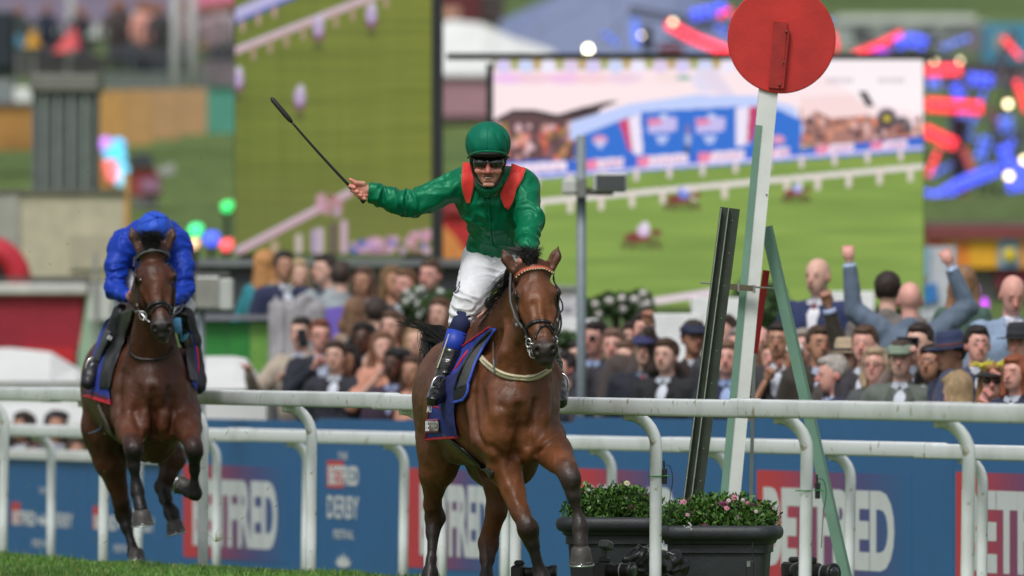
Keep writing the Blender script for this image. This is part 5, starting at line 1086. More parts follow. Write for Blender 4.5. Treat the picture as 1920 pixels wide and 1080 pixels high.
bodyP = [
    el(D(915, 276, .33), (.078, .10, .10), None, .03), el(D(915.5, 315, .305), (.067, .08, .085), None, .03), el(D(916, 338, .275), (.040, .045, .034), None, .03, 0),
    rc(D(915, 306, .222), D(915, 322, .196), .010, .015, .012, 1), el(D(908, 323, .215), (.012, .014, .010), None, .01, 1), el(D(922, 323, .215), (.012, .014, .010), None, .01, 1),
    el(D(898, 320, .245), (.024, .022, .02), None, .02, 5), el(D(933, 320, .245), (.024, .022, .02), None, .02, 5),
    rc(D(906, 330, .222), D(925, 330, .222), .006, .006, .008, 2), rc(D(907, 338, .222), D(924, 338, .222), .0065, .0065, .008, 1), rc(D(909, 346, .235), D(923, 346, .235), .012, .012, .01, 0),
    el(D(915.5, 334, .210), (.024, .012, .008), None, .006, 2, op=-1),
    rc(D(918, 345, .40), D(920, 325, .38), .062, .055, .02),
    el(D(925, 372, .52), (.185, .13, .16), None, .05), rc(D(928, 400, .58), D(928, 460, .72), .14, .125, .05), el(D(925, 482, .78), (.155, .14, .12), None, .05),
    rc(D(862, 342, .48), D(778, 380, .44), .050, .036, .03), rc(D(778, 380, .44), D(704, 360, .38), .036, .025, .02), rc(D(708, 361, .38), D(688, 357, .37), .026, .028, .02),
    rc(D(982, 345, .48), D(995, 415, .34), .062, .045, .03), rc(D(995, 415, .34), D(984, 478, .12), .044, .028, .02), el(D(982, 488, .08), (.04, .05, .035), None, .02),
    rc(D(910, 490, .74), D(878, 565, .48), .09, .050, .04), rc(D(878, 565, .48), LG(836, 700, .66), .044, .032, .03), rc(LG(832, 715), LG(820, 744), .030, .028, .02),
    rc(D(945, 490, .74), D(992, 565, .50), .09, .050, .04), rc(D(992, 565, .50), D(1040, 700, .70), .044, .032, .03), rc(D(1044, 715, .70), D(1050, 744, .55), .036, .034, .02)]
# whip hand: palm, four fingers closed round the handle, thumb along it
WD = np.array([.67, .0, -.743])
bodyP += [el(D(680, 355, .365), (.034, .026, .034), align((.3, 0, 1)), .012, 0)]
for i, (fx, fy) in enumerate(((655.5, 349.5), (661, 357.5), (667, 364.5), (673.5, 370.5))):
    w_ = [1.0, 1.02, .98, .9][i]; kx = fx + 17 - i * 1.2; ky = fy - 3.2
    pa, pb, pc = D(kx, ky, .352), D(fx, fy - 1.0, .338), D(fx + 9 + i * .6, fy + 2.2, .318)
    bodyP += [rc(pa, pb, .0128 * w_, .0122 * w_, .004, 1 if i % 2 else 5), rc(pb, pc, .0125 * w_, .0112 * w_, .004, 5)]
bodyP += [rc(D(681, 345, .35), D(668, 343, .33), .0165, .013, .008, 0), rc(D(668, 343, .33), D(656.5, 336.5, .325), .0125, .0095, .004, 5)]
V, Q = mesh_sdf(bodyP, .0052)
colr = vcols(V, bodyP, PALS, .006)
# stubble shade and nostril/mouth colour belong to the face itself
link_mesh('body', V - J1, Q, SKIN, jk1, True, colr)
MB().box(D(915.5, 334, .216) - J1, (.034, .012, .011), bev=.003).build('teeth', mat('teeth', S(170, 158, 132), .4), jk1, True)
# jacket
jkP = [el(D(925, 374, .52), (.20, .145, .17), None, .05), rc(D(928, 402, .58), D(930, 452, .70), .165, .135, .05), rc(D(880, 342, .48), D(975, 342, .48), .085, .085, .05),
    rc(D(866, 346, .48), D(790, 378, .44), .088, .066, .03), rc(D(778, 382, .43), D(738, 378, .41), .070, .066, .03), rc(D(738, 378, .41), D(703, 364, .385), .062, .042, .02), rc(D(703, 363, .385), D(692, 360, .378), .045, .048, .008),
    rc(D(984, 352, .48), D(993, 410, .36), .085, .072, .03), rc(D(993, 410, .36), D(986, 470, .16), .068, .050, .03), rc(D(909, 345, .41), D(929, 345, .41), .052, .052, .02), rc(D(902, 462, .68), D(960, 462, .68), .075, .075, .03)]
def jclip(X): # open at the right cuff
    c = D(690.5, 361, .38); n = np.array([-.95, 0, .1]); return (X - c) @ n
def gather(V):
    g_ = np.ones(len(V))
    for (c, r, k) in ((D(703, 363, .38), .09, 1.4), (D(785, 380, .44), .10, 1.0), (D(993, 410, .35), .10, 1.1), (D(985, 465, .2), .12, 1.1), (D(930, 460, .7), .13, .8), (D(870, 350, .45), .12, .8)): g_ += k * np.exp(-((V - c) ** 2).sum(1) / r ** 2)
    return g_
def jcol(V):
    px = 960 + V[:, 0] * FPX / V[:, 1]; py = HY - (V[:, 2] - CAMZ) * FPX / V[:, 1]
    c = np.tile(np.array(GREEN), (len(V), 1))
    return c
GRS = silk('green_silk', GREEN, .30)
cloth(jk1, 'jacket', jkP, .0055, J1, GRS, 0, jclip, .0088, 10, None, gather, (1, .7, .8))
# red shoulder stripes: sewn panels following the jacket
RST = silk('red_silk', S(222, 62, 58), .34); KHK = mat('khaki_piping', S(120, 118, 70), .6)
for Lp, Rp in (([(868, 304), (866, 325), (866, 347), (869, 365), (876, 382)], [(889, 306), (890, 328), (889, 347), (885, 365), (880, 382)]),
               ([(960, 306), (954, 330), (943, 352), (938, 367), (947, 390)], [(986, 316), (979, 336), (968, 356), (963, 375), (953, 394)])):
    st, XX = patch(jk1, 'shoulder_stripe', jkP, Lp, Rp, Y1 - .1, Y1 + 1.0, J1, RST, 8, 22, .019, .005, .003)
    for k in (0, -1): edge_strip(st, 'piping', list(XX[:, k] + np.array([0, -.003, 0])), J1, .0022, KHK)
MB().tube(list(spline([D(893, 338, .40), D(896, 346, .34), D(904, 354, .30), D(915, 358, .28), D(927, 354, .30), D(936, 346, .34), D(939, 338, .40)], 20) - J1), .019, 10).build('collar', GRS, jk1, True)
MB().tube(list(spline([D(899, 352, .36), D(915, 362, .33), D(932, 352, .36)], 14) - J1), .024, 10).build('collar', GRS, jk1, True)
for y_ in (377, 400, 426):
    X = snap(jkP, cast(jkP, [(914 + (y_ - 377) * .1, y_)], Y1, Y1 + 1), .008, 3)[0] - J1; MB().sphere(X, .006, 8, 6, (1, .5, 1)).build('button', GRS, jk1, True)
strap(jk1, 'front_seam', jkP, [(914, 362), (917, 400), (920, 440), (922, 462)], Y1 - .1, Y1 + 1, J1, .012, .004, .008, 20, GRS)
# breeches
WBR = mat('white_breeches', (.74, .75, .80), .6, .05, 8, bump=.35, bscale=9)
bP = [el(D(925, 484, .78), (.165, .15, .13), None, .05), rc(D(908, 492, .72), D(880, 560, .50), .128, .082, .04), rc(D(880, 560, .50), D(867, 602, .50), .078, .068, .03), rc(D(946, 492, .72), D(990, 560, .52), .122, .082, .04), rc(D(990, 560, .52), D(1002, 600, .56), .078, .06, .03)]
def knee(V): return .5 + 2.4 * np.exp(-((V - D(870, 588, .5)) ** 2).sum(1) / .09 ** 2) + .8 * np.exp(-((V - D(930, 500, .6)) ** 2).sum(1) / .07 ** 2)
cloth(jk1, 'breeches', bP, .0062, J1, WBR, 0, None, .0085, 13, None, knee, (.7, .7, 1.2))
# dark side print on the breeches
NVY = mat('navy_sock', S(24, 34, 76), .8, .1, 30, bump=.2); BBD = mat('boot_band_blue', S(34, 66, 178), .5, .08, 14, bump=.1); PAT = mat('patent_black', (.006, .006, .007), .12, .1, coat=.8, bump=.5, bscale=12)
for pts, r in ((((871, 588, .47), (857, 628, .58)), (.050, .059)),): MB().tube([D(*pts[0]) - J1, LG(*pts[1]) - J1], list(r), 18).build('sock', NVY, jk1, True)
MB().tube([LG(858, 623, .578) - J1, LG(846, 661, .62) - J1], [.060, .056], 18).build('boot_band', BBD, jk1, True)
MB().tube([LG(842, 626, .5, .12) - J1, LG(829, 665, .5, .12) - J1, LG(820, 690, .5, .12) - J1], .004, 6).build('band_zip', CRM, jk1)
def boot(pts, ft, name='boot'):
    D = LG if pts[0][0] < 900 else globals()['D']
    pr = [rc(D(*pts[0]), D(*pts[1]), .060, .056, .02), rc(D(*pts[1]), D(*pts[2]), .054, .045, .02), rc(D(*ft[0]), D(*ft[1]), .054, .046, .02), rc(D(*ft[1]), D(*ft[2]), .046, .038, .015)]
    return cloth(jk1, name, pr, .006, J1, PAT, 0, None, .0045, 14, None, None, (.6, .6, 1.6))
boot([(846, 664, .62), (838, 690, .66), (831, 712, .68)], [(828, 724, .66), (818, 740, .54), (812, 750, .50)])
boot([(1028, 664, .66), (1036, 690, .70), (1043, 712, .72)], [(1046, 722, .70), (1050, 742, .58), (1051, 752, .52)])
MB().tube([D(1004, 592, .56) - J1, D(1026, 662, .64) - J1], [.058, .055], 16).build('sock', NVY, jk1, True)
# printed marks on the breeches side
strap(jk1, 'side_print', bP, [(854, 541), (860, 536), (862, 528)], Y1, Y1 + 1, J1, .008, .003, .005, 10, mat('navy_print', S(30, 40, 90), .6)); strap(jk1, 'side_print', bP, [(852, 549), (859, 546), (862, 536)], Y1, Y1 + 1, J1, .006, .003, .005, 10, mat('navy_print', S(30, 40, 90), .6))
# helmet, goggles, straps
hel = [el(D(915, 272, .33), (.124, .138, .118), None, .02), el(D(915, 262, .34), (.118, .13, .10), None, .02)]
def hclip(X):
    c = D(915, 293, .28); return -((X - c) @ np.array([0, .12, 1.0]))
V, Q = mesh_sdf(hel, .005, 0, hclip); helm = link_mesh('helmet', V - J1, Q, silk('helmet_silk', S(0, 104, 80), .42), jk1, True)
MB().tube(list(spline([D(877, 296, .27), D(885, 289, .20), D(899, 284.5, .17), D(915, 283.5, .16), D(931, 284.5, .17), D(945, 288, .20), D(954, 296, .27)], 26) - J1), [.005] + [.0065] * 24 + [.005], 8).build('helmet_brim', GRS, helm, True)
strap(helm, 'seam', hel, [(915, 236), (914, 250), (913, 266), (913, 280)], Y1 - .3, Y1 + .6, J1, .004, .002, .001, 14, silk('helmet_seam', S(10, 96, 74), .4)); strap(helm, 'seam', hel, [(935, 240), (946, 256), (951, 272), (953, 288)], Y1 - .3, Y1 + .6, J1, .004, .002, .001, 14, silk('helmet_seam', S(10, 96, 74), .4))
V = []; F = []; nu, nv = 22, 6     # black peak under the silk
pk = MB()
for j in range(nv):
    for i in range(nu):
        a_ = math.radians(200 + 140 * i / (nu - 1)); r = .118 + .022 * j / (nv - 1); V.append(D(915, 287, .30) + np.array([math.cos(a_) * r * .98, math.sin(a_) * r * 1.02, -.012 - .010 * j / (nv - 1) + .018 * math.sin(math.pi * i / (nu - 1))]) - J1)
for j in range(nv - 1):
    for i in range(nu - 1): F.append((j * nu + i, j * nu + i + 1, (j + 1) * nu + i + 1, (j + 1) * nu + i))
pkp = [el(D(915, 289, .265), (.108, .115, .024), None, .01)]; V, Q = mesh_sdf(pkp, .005); link_mesh('peak', V - J1, Q, mat('peak_black', (.012, .012, .013), .7, .2, 60), helm, True)
gp = [el(D(902.5, 305, .245), (.047, .047, .036), None, .018), el(D(929.5, 305, .245), (.047, .047, .036), None, .018), rc(D(884, 297, .29), D(948, 297, .29), .013, .013, .02)]
V, Q = mesh_sdf(gp, .004, 0, lambda X: (X - D(915, 316, .2)) @ np.array([0, 0, -1.0]) * 0 - 1 + 0 * X[..., 0]); gg = link_mesh('goggles', V - J1, Q, mat('goggle_lens', (.006, .010, .010), .06, .0, coat=1.0), jk1, True)
MB().sphere(D(914, 302.5, .205) - J1, .006, 8, 6, (1, .4, .7)).build('goggle_badge', mat('badge_grey', (.35, .38, .4), .4), gg, True)
for s_ in (-1, 1):
    x = 915 + s_ * 32
    MB().tube(list(spline([D(x, 292, .30), D(915 + s_ * 30, 312, .29), D(915 + s_ * 25, 330, .29), D(915 + s_ * 16, 345, .27), D(915 + s_ * 4, 352, .26)], 14) - J1), .0075, 8).build('chin_strap', LEATHER, helm, True)
    MB().sphere(D(915 + s_ * 31, 302, .30) - J1, .022, 10, 8, (.5, 1, 1.3)).build('ear_pad', LEATHER, helm, True)
# whip (held: a thing of its own)
w0, w1 = D(684.5, 379, .335), D(508, 183, .33)
wh = thing('whip', 'long black whip with a padded tip raised in the green jockey\'s hand', 'whip', tuple(w0)); W0 = np.array(wh.location); wv = w1 - w0
sag = lambda t: w0 + wv * t + np.array([.0, 0, -.012 * math.sin(math.pi * t)])
MB().tube([sag(t) - W0 for t in (0, .03, .035, .16)], [.016, .017, .0125, .0115], 10).build('grip', LEATHER, wh, True)
MB().tube([sag(t) - W0 for t in np.linspace(.15, .80, 12)], list(np.linspace(.0085, .006, 12)), 8).build('shaft', LEATHER, wh, True)
MB().tube([sag(t) - W0 for t in (.775, .80, .84, .98, 1.0)], [.007, .013, .0145, .0135, .006], 8).build('padded_tip', mat('pad_tip', (.016, .017, .018), .6), wh, True)
# ---------------------------------------------------------------- the second horse
Y2 = 71.4
def E(px, py, d=0.0): return P(px, py, Y2 + d)
g2 = dict(lat=(.985, .17), axis=((268, 735, .45), (242, 728, 1.12)), croup=(233, 714, 1.34), chest=(289, 745, .14), cr=(.262, .27, .33), withers=((268, 618, .45), (255, 626, .85)),
    neck=((270, 640, .42), (284, 505, -.16), (287, 690, .12), (288, 560, -.16)),
    head=dict(poll=(286, 474, -.33), brow=(290, 520, -.40), nose0=(292, 535, -.46), nose1=(300, 592, -.56), eyes=((260, 524, -.45), (324, 522, -.45)),
        jaw=((272, 558, -.33), (312, 558, -.33)), muzzle=(303, 612, -.58), nostrils=((290, 614, -.62), (318, 611, -.62)), lip=(304, 630, -.59), chin=(305, 638, -.55),
        ears=(((262, 466, -.30), (245, 424, -.28)), ((312, 463, -.30), (325, 425, -.28)))),
    legs=[dict(p=[(240, 772, .08), (246, 805, -.1), (250, 835, -.30), (250, 848, -.32), (252, 875, -.31), (256, 908, -.29), (258, 921, -.29), (265, 955, -.34)], r=[.11, .09, .058, .053, .034, .029, .042, .045], c=[0, 3, 1, 1, 1, 1, 1]),
          dict(p=[(345, 772, .08), (352, 805, -.12), (362, 835, -.32), (365, 848, -.33), (365, 880, -.28), (365, 912, -.24), (365, 926, -.22), (352, 922, -.16)], r=[.105, .08, .056, .053, .033, .028, .038, .038], c=[0, 3, 1, 1, 1, 1, 1]),
          dict(p=[(190, 800, 1.30), (207, 865, 1.36), (228, 940, 1.45), (233, 966, 1.50), (238, 990, 1.48), (249, 1030, 1.42), (252, 1040, 1.41), (255, 1052, 1.36)], r=[.13, .10, .052, .055, .036, .029, .038, .034], c=[0, 0, 7, 1, 1, 1, 1]),
          dict(p=[(300, 810, 1.25), (322, 860, 1.05), (314, 890, 1.02), (306, 912, 1.04), (310, 935, .98), (318, 955, .90), (322, 962, .88), (327, 980, .83)], r=[.12, .085, .055, .056, .036, .031, .042, .042], c=[0, 0, 1, 1, 1, 1, 1])],
    muscle=[((250, 842, -.36), (.04, .03, .04), 1), ((364, 842, -.37), (.04, .03, .04), 1)])
H2 = horse_prims(E, g2)
grooves(H2, [([(288, 735), (289, 775), (288, 815)], .014, .05, -1), ([(262, 730), (256, 770), (262, 805)], .010, .05, -1), ([(318, 730), (324, 770), (318, 805)], .010, .05, -1), ([(226, 700), (220, 740), (226, 780)], .010, .05, -1), ([(240, 720), (240, 760)], .018, .06, 1), ([(340, 720), (342, 760)], .018, .06, 1), ([(270, 780), (272, 800)], .02, .05, 1), ([(308, 780), (306, 800)], .02, .05, 1)], Y2 - .9, Y2 + 1.2)
g0 = P(275, 1060, Y2 + .3); g0[2] = 0.0
PALK = dict(PALH); PALH = {0: S(74, 41, 27), 1: S(22, 20, 22), 2: S(22, 20, 21), 3: S(88, 48, 29), 4: S(32, 28, 28), 5: S(110, 102, 94), 6: S(56, 34, 25), 7: S(46, 31, 26)}
horse2, O2, body2 = build_horse(H2, 'darker bay racehorse galloping behind on the left under the jockey in blue', g0, .0095, 0)
hoof(horse2, E(268, 984, -.37), (-.10, -.05, .99), .068, O2, h=.082); hoof(horse2, E(331, 1000, .80), (-.22, .0, .97), .062, O2)
hoof(horse2, E(336, 908, -.10), (.85, -.35, -.35), .06, O2, front=(.2, -.9, .3)); q = E(256, 1056, 1.34); q[2] = .0; hoof(horse2, q, (0, .35, 1), .06, O2)
for e in ((261, 526), (323, 524)):
    X = cast_many(H2, [e], Y2 - .9, Y2 + .2)[0]; MB().sphere(X - O2 + np.array([.010 if e[0] < 290 else -.010, .008, 0]), .019, 14, 10).build('eye', EYEM, horse2, True)
YA, YB = Y2 - .9, Y2 + .2
br2 = MB().tube([E(253, 482, -.28) - O2, E(251, 500, -.30) - O2], .008, 6).build('bridle', LEATHER, horse2)
strap(br2, 'browband', H2, [(253, 494), (256, 482), (266, 474), (280, 469), (295, 468), (309, 472), (319, 480), (323, 488)], YA, YB, O2, .024, .010, .009)
strap(br2, 'browband_trim', H2, [(255, 486), (266, 475), (280, 470.5), (295, 469.5), (309, 473.5), (320, 482)], YA, YB, O2, .004, .004, .017, m=mat('grey_trim', (.3, .32, .32), .5))
strap(br2, 'noseband', H2, [(275, 584), (279, 575), (288, 569), (300, 566), (312, 569), (322, 580)], YA, YB, O2, .022, .009, .008)
strap(br2, 'lower_noseband', H2, [(283, 592), (288, 580), (298, 573), (308, 573), (316, 581), (321, 590)], YA, YB, O2, .012, .006, .007)
strap(br2, 'cheek_strap', H2, [(253, 492), (254, 520), (256, 550), (262, 575), (270, 592)], YA, YB, O2, .018, .006, .008)
strap(br2, 'cheek_strap', H2, [(324, 490), (329, 520), (329, 550), (325, 575), (322, 590)], YA, YB, O2, .016, .006, .008)
MB().tube(list(spline([E(254, 586, -.5), E(262, 583, -.53), E(272, 597, -.56), E(281, 604, -.6)], 12) - O2), .006, 8).build('bit_bar', STEEL, br2, True)
c = E(268, 592, -.55) - O2; MB().tube([c + np.array([.022 * math.cos(a_), 0, .026 * math.sin(a_)]) for a_ in np.linspace(0, 2 * math.pi, 18)], .0035, 6).build('bit_ring', STEEL, br2, True)
for (x, y) in ((258, 571), (327, 590)):
    X = snap(H2, cast(H2, [(x, y)], YA, YB, .01), .012, 2)[0] - O2; MB().box(X, (.012, .006, .016)).build('buckle', STEEL, br2)
YBD = (Y2 - .5, Y2 + 1.3)
strap(horse2, 'neck_strap', H2, [(243, 610), (241, 640), (244, 660), (256, 671), (275, 674), (300, 673), (318, 665), (326, 648)], *YBD, O2, .014, .006, .007, 40)
MB().tube(list(spline([E(266, 590, -.5), E(250, 580, -.3), E(243, 570, .0), E(246, 560, .18)], 16) - O2), .006, 6).build('rein', LEATHER, horse2)
MB().tube(list(spline([E(324, 590, -.5), E(334, 585, -.3), E(342, 575, .0), E(338, 562, .2)], 16) - O2), .006, 6).build('rein', LEATHER, horse2)
V, F = ribbon(spline([E(248, 565, .2), E(243, 585, .2), E(236, 612, .25), E(222, 634, .4), E(196, 648, .55)], 20), np.tile(np.array([[-.3, -1, .1]]), (20, 1)), .05, .008); link_mesh('stirrup_leather', np.array(V) - O2, F, LEATHER, horse2, True)
cl, X0 = patch(horse2, 'saddle_cloth', H2, [(196, 602), (182, 640), (172, 680), (166, 710), (164, 742)], [(212, 590), (204, 640), (199, 680), (203, 720), (206, 752)], *YBD, O2, CBL, 12, 26, .012, .008, .008)
patch(horse2, 'saddle_flap', H2, [(216, 590), (204, 640), (190, 690), (186, 728)], [(252, 575), (236, 630), (214, 690), (206, 728)], *YBD, O2, LEATHER, 10, 22, .02, .008, .006)
patch(horse2, 'saddle_flap', H2, [(338, 585), (343, 630), (350, 680), (356, 712)], [(352, 590), (362, 640), (368, 690), (370, 716)], *YBD, O2, LEATHER, 8, 20, .02, .008, .006)
edge_strip(cl, 'red_binding', list(X0[-1] + np.array([0, -.008, 0])), O2, .009, CRD)
lw_, X1 = patch(horse2, 'cloth_flap', H2, [(153, 728), (154, 734), (156, 742)], [(206, 745), (206, 750), (206, 757)], *YBD, O2, mat('cloth_plum', S(78, 42, 72), .8), 12, 6, .018, .008); edge_strip(lw_, 'red_binding', list(X1[-1] + np.array([0, -.008, 0])), O2, .008, CRD)
cr_, X1 = patch(horse2, 'saddle_cloth', H2, [(340, 600), (352, 640), (358, 680), (360, 720)], [(352, 600), (366, 640), (372, 680), (370, 735)], *YBD, O2, CBL, 8, 20, .012, .008); edge_strip(cr_, 'red_binding', list(X1[8:16, -1] + np.array([0, -.008, 0])), O2, .007, CRD)
strap(horse2, 'girth', H2, [(184, 758), (190, 775), (200, 795), (208, 815)], *YBD, O2, .05, .008, .01, 16, mat('grey_girth', S(104, 100, 92), .8))
V, F = ribbon(spline([E(206, 786, .9), E(196, 792, .7), E(190, 803, .6), E(180, 809, .5), E(165, 813, .45)], 18), np.tile(np.array([[.1, -.6, 1]]), (18, 1)), [.022] * 6 + [.03] * 6 + [.026, .022, .018, .014, .01, .006], .006); link_mesh('loose_strap', np.array(V) - O2, F, mat('slate_strap', S(72, 84, 96), .6), horse2, True)
MB().tube([E(262, 590, .62) - O2, E(258, 594, .75) - O2, E(255, 600, .95) - O2], [.05, .075, .06], 12).build('saddle', LEATHER, horse2, True)
V, F = ribbon(spline([E(326, 598, .05), E(338, 612, .0), E(345, 625, -.02), E(340, 640, .0)], 12), np.tile(np.array([[0, -1, .2]]), (12, 1)), [.03, .06, .09, .10, .10, .09, .09, .08, .06, .05, .03, .02], .006); link_mesh('pale_blue_cloth', np.array(V) - O2, F, mat('pale_blue_cloth', S(96, 168, 214), .6), horse2, True)
stirrup(horse2, E(176, 690, .5), O2, .4); stirrup(horse2, E(368, 700, .5), O2, -.4)
def fore(i):
    b = E(284 + random.uniform(-13, 13), 468 + random.uniform(-4, 2), -.42 + random.uniform(-.03, .04)); an_ = random.uniform(-1, 1); L = random.uniform(.08, .14)
    return [b, b + np.array([an_ * .04, -.02, L * .7]), b + np.array([an_ * .085, -.05, L * random.uniform(.55, 1.0)])]
hair(horse2, 'forelock', None, fore, 600, O2, .0024)
def tail(i):
    b = E(222, 640, 1.66); e = E(200 + random.gauss(0, 12), 800 + random.uniform(-40, 40), 1.95); return [b, E(215 + random.gauss(0, 6), 690, 1.85), e]
hair(horse2, 'tail', None, tail, 200, O2, .0028, 8)
# jockey in blue
r1 = E(285, 620, .7); jk2 = thing('person', 'crouching jockey in a royal blue silk jacket and cap with his head down', 'jockey', tuple(r1)); J2 = np.array(jk2.location)
bodyP = [el(E(288, 440, .36), (.08, .10, .10), None, .03), el(E(288, 462, .27), (.066, .07, .07), None, .03), rc(E(288, 444, .48), E(288, 455, .6), .055, .06, .02), rc(E(286, 475, .6), E(282, 520, .98), .15, .13, .05), el(E(280, 535, 1.05), (.155, .15, .13), None, .04),
    rc(E(232, 458, .55), E(214, 535, .42), .058, .045, .03), rc(E(214, 535, .42), E(240, 556, .24), .036, .024, .02), el(E(246, 557, .20), (.028, .04, .032), None, .02),
    rc(E(334, 460, .55), E(343, 535, .42), .054, .042, .03), rc(E(343, 535, .42), E(328, 562, .34), .036, .024, .02), el(E(322, 564, .32), (.028, .04, .032), None, .02),
    rc(E(258, 545, 1.0), E(236, 590, .48), .09, .06, .03), rc(E(236, 590, .48), E(190, 675, .66), .052, .036, .02), rc(E(186, 685, .62), E(168, 716, .46), .034, .032, .02),
    rc(E(304, 545, 1.0), E(344, 590, .48), .09, .06, .03), rc(E(344, 590, .48), E(364, 680, .66), .052, .036, .02), rc(E(366, 690, .62), E(372, 728, .46), .034, .032, .02)]
for i in range(4): bodyP.append(rc(E(243 + i * 2.4, 547 + i * 5.2, .16), E(249 + i, 550 + i * 5, .12), .012, .011, .004, 5))
bodyP.append(rc(E(243, 551, .15), E(251, 545, .12), .013, .010, .004, 5))
V, Q = mesh_sdf(bodyP, .0075); link_mesh('body', V - J2, Q, SKIN, jk2, True, vcols(V, bodyP, PALS, .008) * .62)
BLS = silk('blue_silk', S(26, 60, 166), .34)
jP = [el(E(284, 458, .58), (.205, .19, .115), None, .05), el(E(291, 438, .62), (.17, .16, .10), None, .08), rc(E(286, 475, .62), E(282, 520, .98), .175, .15, .05), rc(E(232, 458, .55), E(218, 500, .48), 0.092, .076, .04), rc(E(218, 500, .48), E(217, 545, .40), .074, .062, .03), rc(E(217, 545, .40), E(238, 556, .26), .055, .038, .02),
    rc(E(334, 460, .55), E(342, 505, .48), .092, .076, .04), rc(E(342, 505, .48), E(343, 548, .40), .072, .062, .03), rc(E(343, 548, .40), E(332, 562, .26), .055, .04, .02)]
def gather2(V): return 1 + 1.2 * np.exp(-((V - E(214, 530, .4)) ** 2).sum(1) / .1 ** 2) + 1.2 * np.exp(-((V - E(352, 535, .4)) ** 2).sum(1) / .1 ** 2) + .6 * np.exp(-((V - E(235, 450, .5)) ** 2).sum(1) / .1 ** 2)
cloth(jk2, 'jacket', jP, .0075, J2, BLS, 0, None, .008, 13, None, gather2, (.8, .7, 1.2))
hel = [el(E(290, 434, .36), (.115, .15, .128), None, .02)]
V, Q = mesh_sdf(hel, .006, 0, lambda X: (X - E(288, 462, .2)) @ np.array([0, .25, -1.0]) - .03); V = wrinkle(V, hel, .0025, 12); hm = link_mesh('cap', V - J2, Q, silk('cap_silk', S(44, 86, 200), .36), jk2, True); MB().tube(list(spline([E(252, 446, .30), E(262, 456, .18), E(286, 462, .12), E(310, 456, .18), E(322, 446, .30)], 20) - J2), .012, 8).build('cap_band', mat('cap_navy', S(20, 40, 120), .6), hm, True)
q = snap(hel, cast(hel, [(294, 408)], Y2 - .2, Y2 + 1), .004, 3)[0] - J2; MB().sphere(q, .009, 8, 6).build('cap_button', BLS, hm, True)
for (x, y) in ((262, 420), (276, 400), (318, 408), (300, 440)):
    strap(hm, 'seam', hel, [(294, 408), ((294 + x) / 2 + 1, (408 + y) / 2), (x, y)], Y2 - .2, Y2 + .8, J2, .004, .003, .003, 12, silk('cap_seam', S(26, 58, 158), .4))
WB2 = mat('white_breeches', (.74, .75, .80), .6, .05, 8, bump=.35, bscale=9)
bP = [el(E(280, 535, 1.05), (.17, .16, .14), None, .04), rc(E(258, 545, 1.0), E(234, 572, .50), .11, .072, .03), rc(E(304, 545, 1.0), E(345, 578, .50), .11, .072, .03), rc(E(232, 562, .5), E(230, 582, .46), .058, .062, .02), rc(E(343, 568, .5), E(341, 592, .46), .062, .058, .02), rc(E(243, 500, .62), E(244, 540, .5), .04, .03, .02)]
cloth(jk2, 'breeches', bP, .008, J2, WB2, 0, None, .007, 14, None, None, (1, 1, 1))
DKB = mat('dull_black_boot', (.013, .014, .018), .42, .2, 20, bump=.3, bscale=20); GRP = mat('grey_boot_panel', S(70, 76, 82), .6)
def legboot(pts, ft):
    pr = [rc(E(*pts[0]), E(*pts[1]), .068, .064, .02), rc(E(*pts[1]), E(*pts[2]), .064, .048, .02), rc(E(*ft[0]), E(*ft[1]), .052, .050, .02), rc(E(*ft[1]), E(*ft[2]), .048, .042, .015)]
    return cloth(jk2, 'boot', pr, .0075, J2, DKB, 0, None, .004, 14)
legboot([(230, 590, .40), (212, 632, .44), (190, 676, .50)], [(184, 686, .48), (170, 704, .40), (164, 718, .36)]); legboot([(345, 596, .40), (357, 640, .44), (366, 680, .50)], [(368, 690, .5), (372, 712, .42), (374, 726, .38)])
V, F = ribbon(spline([E(203, 620, .36), E(195, 640, .37), E(186, 660, .40), E(181, 676, .42)], 14), np.tile(np.array([[-.5, -1, .1]]), (14, 1)), .05, .008); link_mesh('boot_panel', np.array(V) - J2, F, GRP, jk2, True)
V, F = text_mesh('EI', .026, .03, .02); V = V @ np.array([[.8, 0, .5], [0, 1, 0], [-.5, 0, .8]]).T + (E(200, 634, .33) - J2); link_mesh('lettering', V, F, LET, jk2)
MB().tube(list(spline([E(180, 686, .42), E(174, 682, .40), E(170, 690, .40), E(176, 704, .42)], 10) - J2), .006, 6).build('spur_strap', STEEL, jk2, True)
MB().tube([E(371, 700, .4) - J2, E(379, 702, .4) - J2], .004, 6).build('red_piping', CRD, jk2)
PALH = PALK
# ================================================================== SPECTATORS
SK = {'l': (S(222, 178, 162), S(204, 148, 136)), 'p': (S(222, 166, 154), S(206, 136, 126)), 'm': (S(186, 138, 114), S(156, 104, 86)), 'd': (S(92, 60, 48), S(66, 40, 34))}
CLOTHM = {}
def cmat(c, rough=.8):
    k = ('cl', c, rough)
    if k not in CLOTHM: CLOTHM[k] = mat('cloth_%d_%d_%d' % c, S(*c), rough, .16, 9, bump=.35, bscale=12, sheen=.1)
    return CLOTHM[k]
def hmat(c):
    k = ('h', c)
    if k not in CLOTHM: CLOTHM[k] = mat('hair_%d_%d_%d' % c, S(*c), .55, .3, 26, bump=.5, bscale=40, stretch=(3, 3, .6))
    return CLOTHM[k]
ARMS = {'down': ((.265, .03, 1.12), (.25, -.06, .87)), 'up': ((.37, -.02, 1.58), (.40, -.06, 1.86)), 'up2': ((.30, -.12, 1.56), (.26, -.16, 1.84)), 'face': ((.26, -.20, 1.20), (.075, -.33, 1.50)), 'clap': ((.26, -.10, 1.14), (.06, -.34, 1.26)),
        'chin': ((.24, -.20, 1.18), (.07, -.22, 1.47)), 'table': ((.28, -.12, 1.14), (.14, -.36, 1.08)), 'side': ((.34, -.05, 1.20), (.42, -.25, 1.32)), 'chest': ((.27, -.10, 1.16), (.10, -.30, 1.38))}
